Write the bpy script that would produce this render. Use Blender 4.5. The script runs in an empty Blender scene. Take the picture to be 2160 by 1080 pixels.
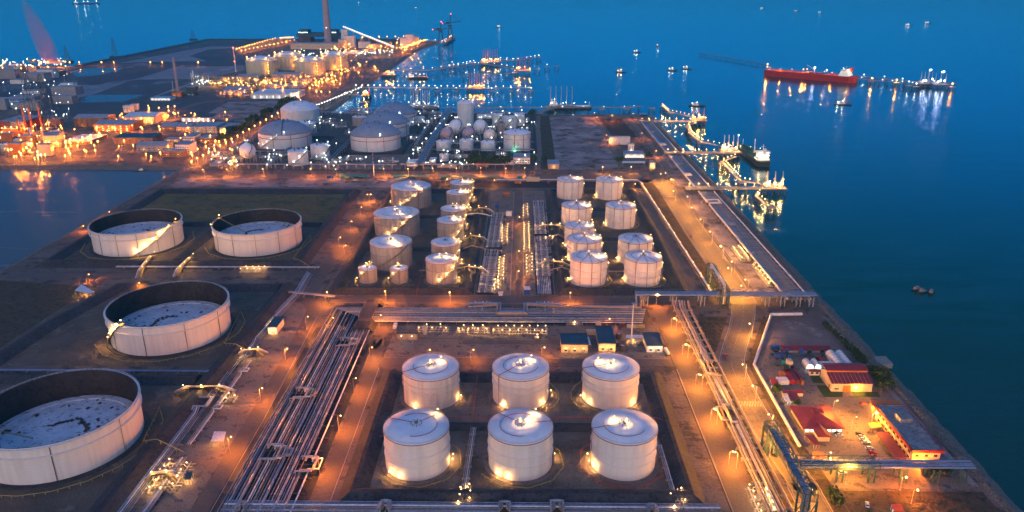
import bpy, math, random
from mathutils import Vector
R = math.radians
rnd = random.Random(7)
sc = bpy.context.scene
col = sc.collection

# ---------------------------------------------------------------- camera
CAM_H, PITCH, YAW, FOC = 240.0, R(20.18), R(0.672), 1600.0
cd = bpy.data.cameras.new('camera')
cam = bpy.data.objects.new('camera', cd)
col.objects.link(cam)
sc.camera = cam
cam.location = (0, 0, CAM_H)
cam.rotation_euler = (R(90) - PITCH, 0, YAW)
cd.sensor_width = 36.0
cd.lens = FOC / 2160 * 36
cd.clip_start = 1.0
cd.clip_end = 80000.0

# ---------------------------------------------------------------- sky, afterglow, exposure
SUN_EL, SUN_ROT = R(5.0), R(180)
world = bpy.data.worlds.new('World')
sc.world = world
world.use_nodes = True
wn = world.node_tree
bg = wn.nodes['Background']
sky = wn.nodes.new('ShaderNodeTexSky')
sky.sky_type = 'NISHITA'
sky.sun_disc = False
sky.sun_elevation = SUN_EL
sky.sun_rotation = SUN_ROT
sky.altitude = 200
sky.air_density = 1.2
sky.dust_density = 1.0
sky.ozone_density = 3.0
tint = wn.nodes.new('ShaderNodeMixRGB')
tint.blend_type = 'MULTIPLY'
tint.inputs[0].default_value = 1.0
tint.inputs[2].default_value = (0.95, 0.90, 1.12, 1)
wn.links.new(sky.outputs[0], tint.inputs[1])
# the blue hour: the sky above the horizon is a deeper, purer blue than overhead
wtc = wn.nodes.new('ShaderNodeTexCoord')
wsep = wn.nodes.new('ShaderNodeSeparateXYZ')
wramp = wn.nodes.new('ShaderNodeValToRGB')
wramp.color_ramp.elements[0].position = 0.0
wramp.color_ramp.elements[0].color = (0.005, 0.30, 0.95, 1)
wramp.color_ramp.elements[1].position = 0.85
wramp.color_ramp.elements[1].color = (1.0, 1.04, 1.22, 1)
e_ = wramp.color_ramp.elements.new(0.36)
e_.color = (0.015, 0.24, 0.19, 1)
wmul = wn.nodes.new('ShaderNodeMixRGB')
wmul.blend_type = 'MULTIPLY'
wmul.inputs[0].default_value = 1.0
wn.links.new(wtc.outputs['Generated'], wsep.inputs[0])
wn.links.new(wsep.outputs['Z'], wramp.inputs[0])
wn.links.new(tint.outputs[0], wmul.inputs[1])
wn.links.new(wramp.outputs[0], wmul.inputs[2])
wn.links.new(wmul.outputs[0], bg.inputs['Color'])
bg.inputs['Strength'].default_value = 0.15

sl = bpy.data.lights.new('dusk_afterglow', 'SUN')
sl.energy = 0.54
sl.angle = R(50)
sl.color = (1.0, 0.56, 0.30)
so = bpy.data.objects.new('dusk_afterglow', sl)
col.objects.link(so)
so.rotation_euler = (R(78), 0, R(-12))

sc.view_settings.view_transform = 'Standard'
sc.view_settings.look = 'None'
sc.view_settings.exposure = 2.0
sc.view_settings.gamma = 1.0
sc.cycles.use_denoising = True
sc.cycles.use_adaptive_sampling = True
sc.cycles.adaptive_threshold = 0.04
sc.cycles.adaptive_min_samples = 16
sc.cycles.max_bounces = 4
sc.cycles.diffuse_bounces = 2
sc.cycles.glossy_bounces = 2
sc.cycles.transmission_bounces = 2
sc.cycles.volume_bounces = 0
sc.cycles.sample_clamp_indirect = 4.0
sc.cycles.sample_clamp_direct = 0.0

def G(px, py, z=0.0):
    """point of the plane at height z seen at pixel px, py of the 2160 x 1080 photograph"""
    cp, sp, cy, sy = math.cos(PITCH), math.sin(PITCH), math.cos(YAW), math.sin(YAW)
    u, v = (px - 1080) / FOC, (py - 540) / FOC
    fx, fy, fz = -sy * cp, cy * cp, -sp
    rx, ry = cy, sy
    ux, uy, uz = ry * fz, -rx * fz, rx * fy - ry * fx
    dx, dy, dz = fx + rx * u - ux * v, fy + ry * u - uy * v, fz - uz * v
    t = (z - CAM_H) / dz
    return (dx * t, dy * t)

# ---------------------------------------------------------------- materials
def mat(name, base, rough=0.7, metal=0.0, n1=None, scale=0.05, detail=6, mixc=None, spec=0.3, bump=0.0, bscale=1.0, stretch=None, fac=(0.35, 0.65), n2=None, c2=None, s2=0.3, f2=(0.5, 0.62), grain=1.0):
    m = bpy.data.materials.new(name)
    m.use_nodes = True
    nt = m.node_tree
    b = nt.nodes['Principled BSDF']
    b.inputs['Roughness'].default_value = rough
    b.inputs['Metallic'].default_value = metal
    b.inputs['Specular IOR Level'].default_value = spec
    b.inputs['Base Color'].default_value = (*base, 1)
    if mixc is not None or bump:
        tc = nt.nodes.new('ShaderNodeTexCoord')
        gm = nt.nodes.new('ShaderNodeNewGeometry')
        mp = nt.nodes.new('ShaderNodeMapping')
        nt.links.new(gm.outputs['Position'], mp.inputs['Vector'])
        if stretch:
            mp.inputs['Scale'].default_value = stretch
    if mixc is not None:
        n = nt.nodes.new('ShaderNodeTexNoise')
        n.inputs['Scale'].default_value = scale
        n.inputs['Detail'].default_value = detail
        n.inputs['Roughness'].default_value = 0.62
        nt.links.new(mp.outputs[0], n.inputs['Vector'])
        mr = nt.nodes.new('ShaderNodeMapRange')
        mr.inputs['From Min'].default_value, mr.inputs['From Max'].default_value = fac
        nt.links.new(n.outputs['Fac'], mr.inputs['Value'])
        mx = nt.nodes.new('ShaderNodeMixRGB')
        mx.inputs[1].default_value = (*base, 1)
        mx.inputs[2].default_value = (*mixc, 1)
        nt.links.new(mr.outputs[0], mx.inputs[0])
        out = mx.outputs[0]
        if c2 is not None:
            k = nt.nodes.new('ShaderNodeTexNoise')
            k.inputs['Scale'].default_value = s2
            k.inputs['Detail'].default_value = 8
            k.inputs['Roughness'].default_value = 0.7
            nt.links.new(mp.outputs[0], k.inputs['Vector'])
            kr = nt.nodes.new('ShaderNodeMapRange')
            kr.inputs['From Min'].default_value, kr.inputs['From Max'].default_value = f2
            nt.links.new(k.outputs['Fac'], kr.inputs['Value'])
            m2 = nt.nodes.new('ShaderNodeMixRGB')
            m2.inputs[2].default_value = (*c2, 1)
            nt.links.new(kr.outputs[0], m2.inputs[0])
            nt.links.new(out, m2.inputs[1])
            out = m2.outputs[0]
        g = nt.nodes.new('ShaderNodeTexNoise')
        g.inputs['Scale'].default_value = 0.9 if scale < 0.3 else 3.0
        g.inputs['Detail'].default_value = 5
        g.inputs['Roughness'].default_value = 0.75
        nt.links.new(mp.outputs[0], g.inputs['Vector'])
        gr = nt.nodes.new('ShaderNodeMapRange')
        gr.inputs['From Min'].default_value, gr.inputs['From Max'].default_value = 0.3, 0.7
        gr.inputs['To Min'].default_value, gr.inputs['To Max'].default_value = 1 - .38 * grain, 1 + .35 * grain
        nt.links.new(g.outputs['Fac'], gr.inputs['Value'])
        gm_ = nt.nodes.new('ShaderNodeVectorMath'); gm_.operation = 'SCALE'
        nt.links.new(out, gm_.inputs[0]); nt.links.new(gr.outputs[0], gm_.inputs['Scale'])
        out = gm_.outputs[0]
        nt.links.new(out, b.inputs['Base Color'])
    if bump:
        bn = nt.nodes.new('ShaderNodeTexNoise')
        bn.inputs['Scale'].default_value = bscale
        bn.inputs['Detail'].default_value = 4
        nt.links.new(mp.outputs[0], bn.inputs['Vector'])
        bp = nt.nodes.new('ShaderNodeBump')
        bp.inputs['Strength'].default_value = bump
        bp.inputs['Distance'].default_value = 1.0 / bscale
        nt.links.new(bn.outputs['Fac'], bp.inputs['Height'])
        nt.links.new(bp.outputs[0], b.inputs['Normal'])
    return m

def emat(name, c, s):
    m = bpy.data.materials.new(name)
    m.use_nodes = True
    b = m.node_tree.nodes['Principled BSDF']
    b.inputs['Base Color'].default_value = (0.8, 0.8, 0.8, 1)
    b.inputs['Emission Color'].default_value = (*c, 1)
    b.inputs['Emission Strength'].default_value = s
    try:
        m.cycles.emission_sampling = 'NONE'
    except Exception:
        pass
    return m

M = {}
M['ground'] = mat('packed_ground', (0.095, 0.068, 0.058), 0.9, mixc=(0.155, 0.115, 0.095), scale=0.03, c2=(0.045, 0.036, 0.033), s2=0.09, f2=(0.52, 0.59), bump=0.3, bscale=0.5)
M['plant_ground'] = mat('dark_plant_ground', (0.050, 0.046, 0.046), 0.85, mixc=(0.10, 0.085, 0.078), scale=0.03, c2=(0.03, 0.03, 0.033), s2=0.12, f2=(0.5, 0.62), bump=0.3, bscale=0.5)
M['concrete'] = mat('concrete_paving', (0.14, 0.104, 0.086), 0.85, mixc=(0.19, 0.145, 0.12), scale=0.08, c2=(0.07, 0.054, 0.05), s2=0.16, f2=(0.54, 0.6))
M['road'] = mat('asphalt_road', (0.082, 0.06, 0.052), 0.75, mixc=(0.115, 0.085, 0.072), scale=0.05, c2=(0.075, 0.06, 0.06), s2=0.5, f2=(0.5, 0.7), stretch=(1, 1, 1))
M['coast_road'] = mat('old_asphalt', (0.085, 0.066, 0.06), 0.7, mixc=(0.12, 0.093, 0.085), scale=0.04, c2=(0.06, 0.048, 0.048), s2=0.4)
M['bund'] = mat('bitumen_bank', (0.027, 0.027, 0.031), 0.8, mixc=(0.046, 0.045, 0.050), scale=0.06, c2=(0.013, 0.013, 0.016), s2=0.4, bump=0.25, bscale=0.7)
M['bund_floor'] = mat('bund_soil', (0.062, 0.048, 0.040), 0.9, mixc=(0.115, 0.085, 0.062), scale=0.05, c2=(0.16, 0.125, 0.10), s2=0.08, f2=(0.56, 0.66), bump=0.3, bscale=0.6)
M['bund_floor_sand'] = mat('sandy_bund_soil', (0.080, 0.062, 0.048), 0.9, mixc=(0.19, 0.145, 0.11), scale=0.035, c2=(0.045, 0.042, 0.028), s2=0.15, f2=(0.55, 0.7), bump=0.3, bscale=0.6)
M['dry_grass'] = mat('dry_grass', (0.125, 0.078, 0.024), 0.95, mixc=(0.17, 0.105, 0.035), scale=0.05, c2=(0.06, 0.05, 0.02), s2=0.06, f2=(0.5, 0.62), bump=0.4, bscale=0.8)
M['green_grass'] = mat('green_grass', (0.02, 0.045, 0.012), 0.95, mixc=(0.035, 0.06, 0.018), scale=0.3, bump=0.4, bscale=1.5)
M['dirt'] = mat('bare_dirt', (0.10, 0.068, 0.058), 0.95, mixc=(0.20, 0.155, 0.145), scale=0.022, c2=(0.27, 0.23, 0.23), s2=0.05, f2=(0.55, 0.7), bump=0.3, bscale=0.5)
M['pale_dirt'] = mat('pale_sand', (0.15, 0.115, 0.11), 0.95, mixc=(0.32, 0.26, 0.255), scale=0.022, c2=(0.075, 0.05, 0.04), s2=0.035, f2=(0.5, 0.6), bump=0.3, bscale=0.5)
M['dark_dirt'] = mat('dark_soil', (0.045, 0.028, 0.026), 0.95, mixc=(0.055, 0.030, 0.025), scale=0.05, c2=(0.02, 0.015, 0.018), s2=0.15)
M['scrub'] = mat('scrub_soil', (0.055, 0.035, 0.022), 0.95, mixc=(0.085, 0.058, 0.035), scale=0.08, c2=(0.02, 0.024, 0.01), s2=0.25, bump=0.5, bscale=0.8)
M['rock'] = mat('rock_armour', (0.12, 0.095, 0.075), 0.95, mixc=(0.20, 0.165, 0.13), scale=0.5, c2=(0.045, 0.038, 0.034), s2=0.8, bump=0.8, bscale=0.7)
M['reclaim'] = mat('reclaimed_mud', (0.075, 0.07, 0.085), 0.85, mixc=(0.042, 0.04, 0.05), scale=0.006, c2=(0.17, 0.16, 0.19), s2=0.012, f2=(0.54, 0.64), stretch=(1, .5, 1))
M['salt'] = mat('pale_mud_flat', (0.20, 0.19, 0.22), 0.85, mixc=(0.15, 0.14, 0.17), scale=0.008, c2=(0.26, 0.24, 0.27), s2=0.02, stretch=(1, .4, 1))
M['dark_mud'] = mat('dark_mud_flat', (0.045, 0.045, 0.07), 0.85, mixc=(0.07, 0.065, 0.09), scale=0.01, c2=(0.035, 0.035, 0.05), s2=0.02)
M['channel'] = mat('drain_shadow', (0.012, 0.012, 0.014), 0.6, mixc=(0.02, 0.02, 0.022), scale=0.2)  # near-black, also laid under the racks as shade between pipes
M['paint_line'] = mat('road_marking', (0.32, 0.27, 0.22), 0.7, mixc=(0.16, 0.13, 0.11), scale=0.8)
M['kerb'] = mat('kerb_concrete', (0.32, 0.27, 0.25), 0.85, mixc=(0.24, 0.2, 0.19), scale=0.4)
# tanks
def tank_mat(name, base, dirty, streak, rough=0.45, sx=0.35, panels=0.0):
    m = bpy.data.materials.new(name)
    m.use_nodes = True
    nt = m.node_tree
    b = nt.nodes['Principled BSDF']
    b.inputs['Roughness'].default_value = rough
    b.inputs['Specular IOR Level'].default_value = 0.35
    tc = nt.nodes.new('ShaderNodeTexCoord')
    mp = nt.nodes.new('ShaderNodeMapping')
    mp.inputs['Scale'].default_value = (sx, sx, 0.03)
    n = nt.nodes.new('ShaderNodeTexNoise')
    n.inputs['Scale'].default_value = 1.0
    n.inputs['Detail'].default_value = 7
    nt.links.new(tc.outputs['Object'], mp.inputs['Vector'])
    oi = nt.nodes.new('ShaderNodeObjectInfo')
    om = nt.nodes.new('ShaderNodeMath'); om.operation = 'MULTIPLY'; om.inputs[1].default_value = 300
    nt.links.new(oi.outputs['Random'], om.inputs[0])
    oa = nt.nodes.new('ShaderNodeVectorMath'); oa.operation = 'ADD'
    nt.links.new(mp.outputs[0], oa.inputs[0]); nt.links.new(om.outputs[0], oa.inputs[1])
    nt.links.new(oa.outputs[0], n.inputs['Vector'])
    mr = nt.nodes.new('ShaderNodeMapRange')
    mr.inputs['From Min'].default_value, mr.inputs['From Max'].default_value = 0.42, 0.75
    mr.inputs['To Max'].default_value = streak
    nt.links.new(n.outputs['Fac'], mr.inputs['Value'])
    mx = nt.nodes.new('ShaderNodeMixRGB')
    mx.inputs[1].default_value = (*base, 1)
    mx.inputs[2].default_value = (*dirty, 1)
    nt.links.new(mr.outputs[0], mx.inputs[0])
    out = mx.outputs[0]
    # plate courses: thin weld lines and slight tone steps
    sp = nt.nodes.new('ShaderNodeSeparateXYZ')
    nt.links.new(tc.outputs['Object'], sp.inputs[0])
    md = nt.nodes.new('ShaderNodeMath'); md.operation = 'MULTIPLY'; md.inputs[1].default_value = 1 / 2.4
    nt.links.new(sp.outputs['Z'], md.inputs[0])
    fr = nt.nodes.new('ShaderNodeMath'); fr.operation = 'FRACT'
    nt.links.new(md.outputs[0], fr.inputs[0])
    ln = nt.nodes.new('ShaderNodeMath'); ln.operation = 'LESS_THAN'; ln.inputs[1].default_value = 0.07
    nt.links.new(fr.outputs[0], ln.inputs[0])
    lm = nt.nodes.new('ShaderNodeMath'); lm.operation = 'MULTIPLY'; lm.inputs[1].default_value = 0.22 + panels
    nt.links.new(ln.outputs[0], lm.inputs[0])
    m3 = nt.nodes.new('ShaderNodeMixRGB')
    m3.inputs[2].default_value = (*dirty, 1)
    nt.links.new(lm.outputs[0], m3.inputs[0])
    nt.links.new(out, m3.inputs[1])
    nt.links.new(m3.outputs[0], b.inputs['Base Color'])
    return m
M['white_shell'] = tank_mat('cream_white_shell', (0.66, 0.60, 0.575), (0.46, 0.41, 0.38), 0.5)
M['cool_shell'] = tank_mat('cool_white_shell', (0.46, 0.52, 0.58), (0.34, 0.38, 0.42), 0.5)
M['white_shell_dirty'] = tank_mat('stained_white_shell', (0.62, 0.565, 0.53), (0.33, 0.29, 0.25), 0.75, panels=0.15)
M['grey_shell'] = tank_mat('galvanised_grey_shell', (0.27, 0.25, 0.26), (0.15, 0.14, 0.145), 0.95, 0.5, 0.55)
M['beige_shell'] = tank_mat('beige_concrete_shell', (0.42, 0.39, 0.29), (0.3, 0.27, 0.2), 0.5, 0.8)
M['white_roof'] = mat('white_roof_paint', (0.60, 0.64, 0.71), 0.45, mixc=(0.52, 0.56, 0.63), scale=0.15, c2=(0.42, 0.44, 0.49), s2=0.5, f2=(0.62, 0.85), grain=.15)
M['dome_roof'] = mat('grey_dome_plate', (0.17, 0.22, 0.30), 0.6, mixc=(0.22, 0.27, 0.35), scale=0.25, c2=(0.12, 0.16, 0.22), s2=1.2, f2=(0.5, 0.7))
M['float_roof'] = mat('floating_roof_deck', (0.52, 0.55, 0.60), 0.4, mixc=(0.42, 0.44, 0.48), scale=0.1, c2=(0.10, 0.085, 0.08), s2=0.30, f2=(0.60, 0.66))
def deck_mat():
    m = bpy.data.materials.new('floating_roof_deck')
    m.use_nodes = True
    nt = m.node_tree; b = nt.nodes['Principled BSDF']; b.inputs['Roughness'].default_value = .45
    tc = nt.nodes.new('ShaderNodeTexCoord'); sp = nt.nodes.new('ShaderNodeSeparateXYZ'); nt.links.new(tc.outputs['Object'], sp.inputs[0])
    def mt(op, a, c=None, v=None):
        n = nt.nodes.new('ShaderNodeMath'); n.operation = op; nt.links.new(a, n.inputs[0])
        if c is not None: nt.links.new(c, n.inputs[1])
        if v is not None: n.inputs[1].default_value = v
        return n.outputs[0]
    ang = mt('MULTIPLY', mt('ARCTAN2', sp.outputs['Y'], sp.outputs['X']), v=9.0)
    r = nt.nodes.new('ShaderNodeVectorMath'); r.operation = 'LENGTH'; nt.links.new(tc.outputs['Object'], r.inputs[0])
    oi = nt.nodes.new('ShaderNodeObjectInfo')
    cb = nt.nodes.new('ShaderNodeCombineXYZ'); nt.links.new(ang, cb.inputs[0]); nt.links.new(mt('MULTIPLY', r.outputs['Value'], v=.42), cb.inputs[1]); nt.links.new(mt('MULTIPLY', oi.outputs['Random'], v=50), cb.inputs[2])
    def layer(vec, sc, lo, hi, det=5):
        n = nt.nodes.new('ShaderNodeTexNoise'); n.inputs['Scale'].default_value = sc; n.inputs['Detail'].default_value = det; n.inputs['Roughness'].default_value = .65
        nt.links.new(vec, n.inputs['Vector'])
        q = nt.nodes.new('ShaderNodeMapRange'); q.inputs['From Min'].default_value, q.inputs['From Max'].default_value = lo, hi
        nt.links.new(n.outputs['Fac'], q.inputs['Value']); return q.outputs[0]
    def mix(f, a, c):
        x = nt.nodes.new('ShaderNodeMixRGB'); nt.links.new(f, x.inputs[0])
        if isinstance(a, tuple): x.inputs[1].default_value = (*a, 1)
        else: nt.links.new(a, x.inputs[1])
        x.inputs[2].default_value = (*c, 1); return x.outputs[0]
    c = mix(layer(tc.outputs['Object'], .12, .35, .65), (.50, .53, .58), (.36, .39, .45))
    c = mix(layer(cb.outputs[0], .8, .57, .63), c, (.17, .13, .12))
    c = mix(layer(cb.outputs[0], 2.2, .60, .66), c, (.08, .06, .055))
    c = mix(layer(tc.outputs['Object'], .55, .60, .68, 8), c, (.20, .20, .23))
    nt.links.new(c, b.inputs['Base Color'])
    return m
M['float_roof'] = deck_mat()
M['tank_inside'] = mat('dark_inner_wall', (0.028, 0.019, 0.020), 0.7, mixc=(0.05, 0.034, 0.032), scale=0.1, c2=(0.018, 0.014, 0.016), s2=0.3)  # near-black brown inner face, mottled at random
M['rust'] = mat('rusty_patches', (0.06, 0.035, 0.03), 0.8, mixc=(0.12, 0.08, 0.06), scale=0.8)
M['red_pipe'] = mat('red_fire_pipe', (0.32, 0.045, 0.04), 0.5, mixc=(0.22, 0.04, 0.035), scale=0.5)
M['steel'] = mat('galvanised_steel', (0.33, 0.33, 0.36), 0.45, 0.3, mixc=(0.24, 0.24, 0.27), scale=0.6)
M['dark_steel'] = mat('dark_steel', (0.05, 0.075, 0.08), 0.5, 0.3, mixc=(0.12, 0.11, 0.11), scale=0.6)
M['stair'] = mat('stair_steel', (0.17, 0.15, 0.14), 0.6, 0.2, mixc=(0.12, 0.1, 0.1), scale=0.8)
M['pipe'] = mat('insulated_pipe', (0.34, 0.33, 0.36), 0.38, 0.25, mixc=(0.22, 0.21, 0.23), scale=0.15, c2=(0.22, 0.20, 0.21), s2=0.5, f2=(0.55, 0.75))
M['pipe_warm'] = mat('weathered_pipe', (0.24, 0.19, 0.17), 0.5, 0.15, mixc=(0.24, 0.19, 0.17), scale=0.15)
M['pipe_blue'] = mat('blue_grey_pipe', (0.19, 0.25, 0.38), 0.38, 0.2, mixc=(0.15, 0.2, 0.3), scale=0.15)
M['pipe_white'] = mat('white_pipe', (0.62, 0.60, 0.62), 0.4, 0.1, mixc=(0.5, 0.48, 0.5), scale=0.15)
M['yellow_rail'] = mat('yellow_walkway', (0.34, 0.27, 0.09), 0.6, mixc=(0.25, 0.2, 0.08), scale=0.5)
M['green_steel'] = mat('dark_green_truss', (0.035, 0.085, 0.07), 0.6, 0.1, mixc=(0.05, 0.11, 0.09), scale=0.5)
M['red_roof'] = mat('maroon_sheet_roof', (0.11, 0.014, 0.028), 0.6, mixc=(0.15, 0.022, 0.035), scale=0.3, c2=(0.15, 0.015, 0.028), s2=1.0)
M['bright_red'] = mat('bright_red_roof', (0.28, 0.014, 0.02), 0.6, mixc=(0.22, 0.012, 0.02), scale=0.5)
M['cream_wall'] = mat('cream_render', (0.52, 0.42, 0.30), 0.85, mixc=(0.44, 0.35, 0.25), scale=0.3)
M['white_wall'] = mat('white_wall', (0.60, 0.57, 0.55), 0.8, mixc=(0.5, 0.47, 0.46), scale=0.3)
M['grey_wall'] = mat('grey_wall', (0.26, 0.25, 0.27), 0.8, mixc=(0.2, 0.19, 0.21), scale=0.3)
M['brown_wall'] = mat('brown_cladding', (0.15, 0.085, 0.055), 0.8, mixc=(0.2, 0.12, 0.08), scale=0.3)
M['navy_roof'] = mat('dark_blue_roof', (0.018, 0.045, 0.075), 0.6, mixc=(0.025, 0.06, 0.09), scale=0.2)
M['grey_roof'] = mat('grey_sheet_roof', (0.20, 0.22, 0.27), 0.6, mixc=(0.26, 0.28, 0.33), scale=0.15)
M['flat_roof'] = mat('weathered_flat_roof', (0.16, 0.155, 0.17), 0.85, mixc=(0.23, 0.22, 0.235), scale=0.12, c2=(0.10, 0.10, 0.11), s2=0.4)
M['fabric'] = mat('white_tent_fabric', (0.68, 0.66, 0.62), 0.7, mixc=(0.6, 0.58, 0.55), scale=0.4)
M['glass'] = mat('dark_window', (0.02, 0.025, 0.035), 0.15, spec=0.6, mixc=(0.03, 0.035, 0.045), scale=0.5)
M['tyre'] = mat('black_rubber', (0.015, 0.015, 0.015), 0.8, mixc=(0.02, 0.02, 0.02), scale=2)
M['black'] = mat('black_machine', (0.02, 0.02, 0.024), 0.6, mixc=(0.035, 0.035, 0.04), scale=1)
M['blue'] = mat('blue_paint', (0.02, 0.07, 0.28), 0.5, mixc=(0.02, 0.05, 0.2), scale=1)
M['teal'] = mat('teal_paint', (0.01, 0.20, 0.15), 0.6, mixc=(0.01, 0.14, 0.11), scale=0.5)
M['orange'] = mat('orange_paint', (0.34, 0.11, 0.035), 0.6, mixc=(0.4, 0.12, 0.03), scale=0.6)
M['wood'] = mat('pier_timber', (0.10, 0.08, 0.065), 0.9, mixc=(0.15, 0.12, 0.095), scale=0.4)
M['deck'] = mat('pier_concrete', (0.27, 0.23, 0.19), 0.85, mixc=(0.2, 0.17, 0.15), scale=0.3)
M['pile'] = mat('wet_piles', (0.05, 0.05, 0.05), 0.7, mixc=(0.08, 0.075, 0.07), scale=0.4)
M['leaf'] = mat('leaves', (0.025, 0.05, 0.018), 0.8, mixc=(0.05, 0.085, 0.025), scale=0.6, c2=(0.015, 0.028, 0.012), s2=1.5)
M['bark'] = mat('bark', (0.06, 0.045, 0.035), 0.9, mixc=(0.09, 0.07, 0.05), scale=2)
M['hull_red'] = mat('red_ship_hull', (0.42, 0.022, 0.012), 0.5, mixc=(0.34, 0.02, 0.012), scale=0.08)
M['hull_dark'] = mat('dark_hull', (0.02, 0.022, 0.03), 0.5, mixc=(0.035, 0.035, 0.045), scale=0.3)
M['deck_red'] = mat('red_ship_deck', (0.42, 0.06, 0.025), 0.7, mixc=(0.32, 0.05, 0.02), scale=0.1)
M['deck_green'] = mat('green_ship_deck', (0.04, 0.13, 0.07), 0.7, mixc=(0.05, 0.1, 0.06), scale=0.3)
M['superstructure'] = mat('white_superstructure', (0.7, 0.68, 0.64), 0.5, mixc=(0.6, 0.58, 0.55), scale=0.5)
M['chimney'] = mat('chimney_concrete', (0.34, 0.25, 0.27), 0.85, mixc=(0.29, 0.22, 0.24), scale=0.05)
M['boiler'] = mat('dark_boiler_house', (0.02, 0.045, 0.06), 0.7, mixc=(0.03, 0.06, 0.08), scale=0.03)
M['boiler_red'] = mat('maroon_boiler_wall', (0.055, 0.03, 0.05), 0.7, mixc=(0.075, 0.04, 0.06), scale=0.05)
M['sphere_mauve'] = mat('mauve_grey_sphere', (0.33, 0.28, 0.34), 0.5, mixc=(0.27, 0.23, 0.28), scale=0.3)
# light giving surfaces
M['e_orange'] = emat('sodium_lamp', (1.0, 0.36, 0.06), 5)
M['e_amber'] = emat('amber_lamp', (1.0, 0.50, 0.13), 5)
M['e_warm'] = emat('warm_lamp', (1.0, 0.56, 0.16), 4)
M['e_white'] = emat('white_lamp', (0.85, 1.0, 0.88), 3.5)
M['e_cool'] = emat('cool_floodlight', (0.75, 0.82, 1.0), 12)
M['e_red'] = emat('red_lamp', (1.0, 0.04, 0.03), 12)
M['e_green'] = emat('green_lamp', (0.1, 1.0, 0.35), 15)
M['e_window'] = emat('lit_window', (0.95, 0.98, 0.8), 1.2)
M['e_window_warm'] = emat('lit_window_warm', (1.0, 0.55, 0.2), 0.8)
LC = {'orange': (1.0, 0.245, 0.012), 'amber': (1.0, 0.37, 0.03), 'warm': (1.0, 0.50, 0.13), 'white': (0.86, 1.0, 0.85), 'cool': (0.72, 0.8, 1.0), 'red': (1.0, 0.05, 0.03), 'green': (0.1, 1.0, 0.4)}

def water_mat(name, deep, glossc, rough, bs):
    m = bpy.data.materials.new(name)
    m.use_nodes = True
    nt = m.node_tree
    nt.nodes.clear()
    out = nt.nodes.new('ShaderNodeOutputMaterial')
    df = nt.nodes.new('ShaderNodeBsdfDiffuse')
    gl = nt.nodes.new('ShaderNodeBsdfGlossy')
    gl.inputs['Roughness'].default_value = rough
    gl.inputs['Color'].default_value = (*glossc, 1)
    fr = nt.nodes.new('ShaderNodeFresnel')
    fr.inputs['IOR'].default_value = 1.333
    mx = nt.nodes.new('ShaderNodeMixShader')
    gm = nt.nodes.new('ShaderNodeNewGeometry')
    mp = nt.nodes.new('ShaderNodeMapping')
    mp.inputs['Scale'].default_value = (1.0, 1.9, 1.0)
    nt.links.new(gm.outputs['Position'], mp.inputs['Vector'])
    n1 = nt.nodes.new('ShaderNodeTexNoise')
    n1.inputs['Scale'].default_value = 0.16
    n1.inputs['Detail'].default_value = 5
    n1.inputs['Roughness'].default_value = 0.6
    nt.links.new(mp.outputs[0], n1.inputs['Vector'])
    bp = nt.nodes.new('ShaderNodeBump')
    bp.inputs['Strength'].default_value = bs
    bp.inputs['Distance'].default_value = 1.2
    nt.links.new(n1.outputs['Fac'], bp.inputs['Height'])
    # broad patches of calmer and rougher water, plus silt near the shore
    n2 = nt.nodes.new('ShaderNodeTexNoise')
    n2.inputs['Scale'].default_value = 0.004
    n2.inputs['Detail'].default_value = 6
    mp2 = nt.nodes.new('ShaderNodeMapping')
    mp2.inputs['Scale'].default_value = (0.5, 2.0, 1.0)
    nt.links.new(gm.outputs['Position'], mp2.inputs['Vector'])
    nt.links.new(mp2.outputs[0], n2.inputs['Vector'])
    cm = nt.nodes.new('ShaderNodeMixRGB')
    cm.inputs[1].default_value = (*[c * 0.78 for c in deep], 1)
    cm.inputs[2].default_value = (*[c * 1.25 for c in deep], 1)
    nt.links.new(n2.outputs['Fac'], cm.inputs[0])
    nt.links.new(cm.outputs[0], df.inputs['Color'])
    n3 = nt.nodes.new('ShaderNodeTexNoise'); n3.inputs['Scale'].default_value = 0.018; n3.inputs['Detail'].default_value = 7
    n3.inputs['Roughness'].default_value = 0.7
    nt.links.new(mp2.outputs[0], n3.inputs['Vector'])
    r3 = nt.nodes.new('ShaderNodeMapRange'); r3.inputs['From Min'].default_value, r3.inputs['From Max'].default_value = .35, .65
    r3.inputs['To Min'].default_value, r3.inputs['To Max'].default_value = rough * .6, rough * 1.8
    nt.links.new(n3.outputs['Fac'], r3.inputs['Value']); nt.links.new(r3.outputs[0], gl.inputs['Roughness'])
    r4 = nt.nodes.new('ShaderNodeMapRange'); r4.inputs['From Min'].default_value, r4.inputs['From Max'].default_value = .35, .65
    r4.inputs['To Min'].default_value, r4.inputs['To Max'].default_value = bs * .5, bs * 1.8
    nt.links.new(n3.outputs['Fac'], r4.inputs['Value']); nt.links.new(r4.outputs[0], bp.inputs['Strength'])
    for s in (gl, fr):
        nt.links.new(bp.outputs[0], s.inputs['Normal'])
    nt.links.new(fr.outputs[0], mx.inputs[0])
    nt.links.new(df.outputs[0], mx.inputs[1])
    nt.links.new(gl.outputs[0], mx.inputs[2])
    nt.links.new(mx.outputs[0], out.inputs['Surface'])
    return m
M['sea'] = water_mat('sea_water', (0.0004, 0.036, 0.030), (0.80, 0.92, 1.0), 0.10, 0.20)
M['pond'] = water_mat('inlet_water', (0.095, 0.10, 0.115), (0.6, 0.5, 0.5), 0.16, 0.12)

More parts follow.
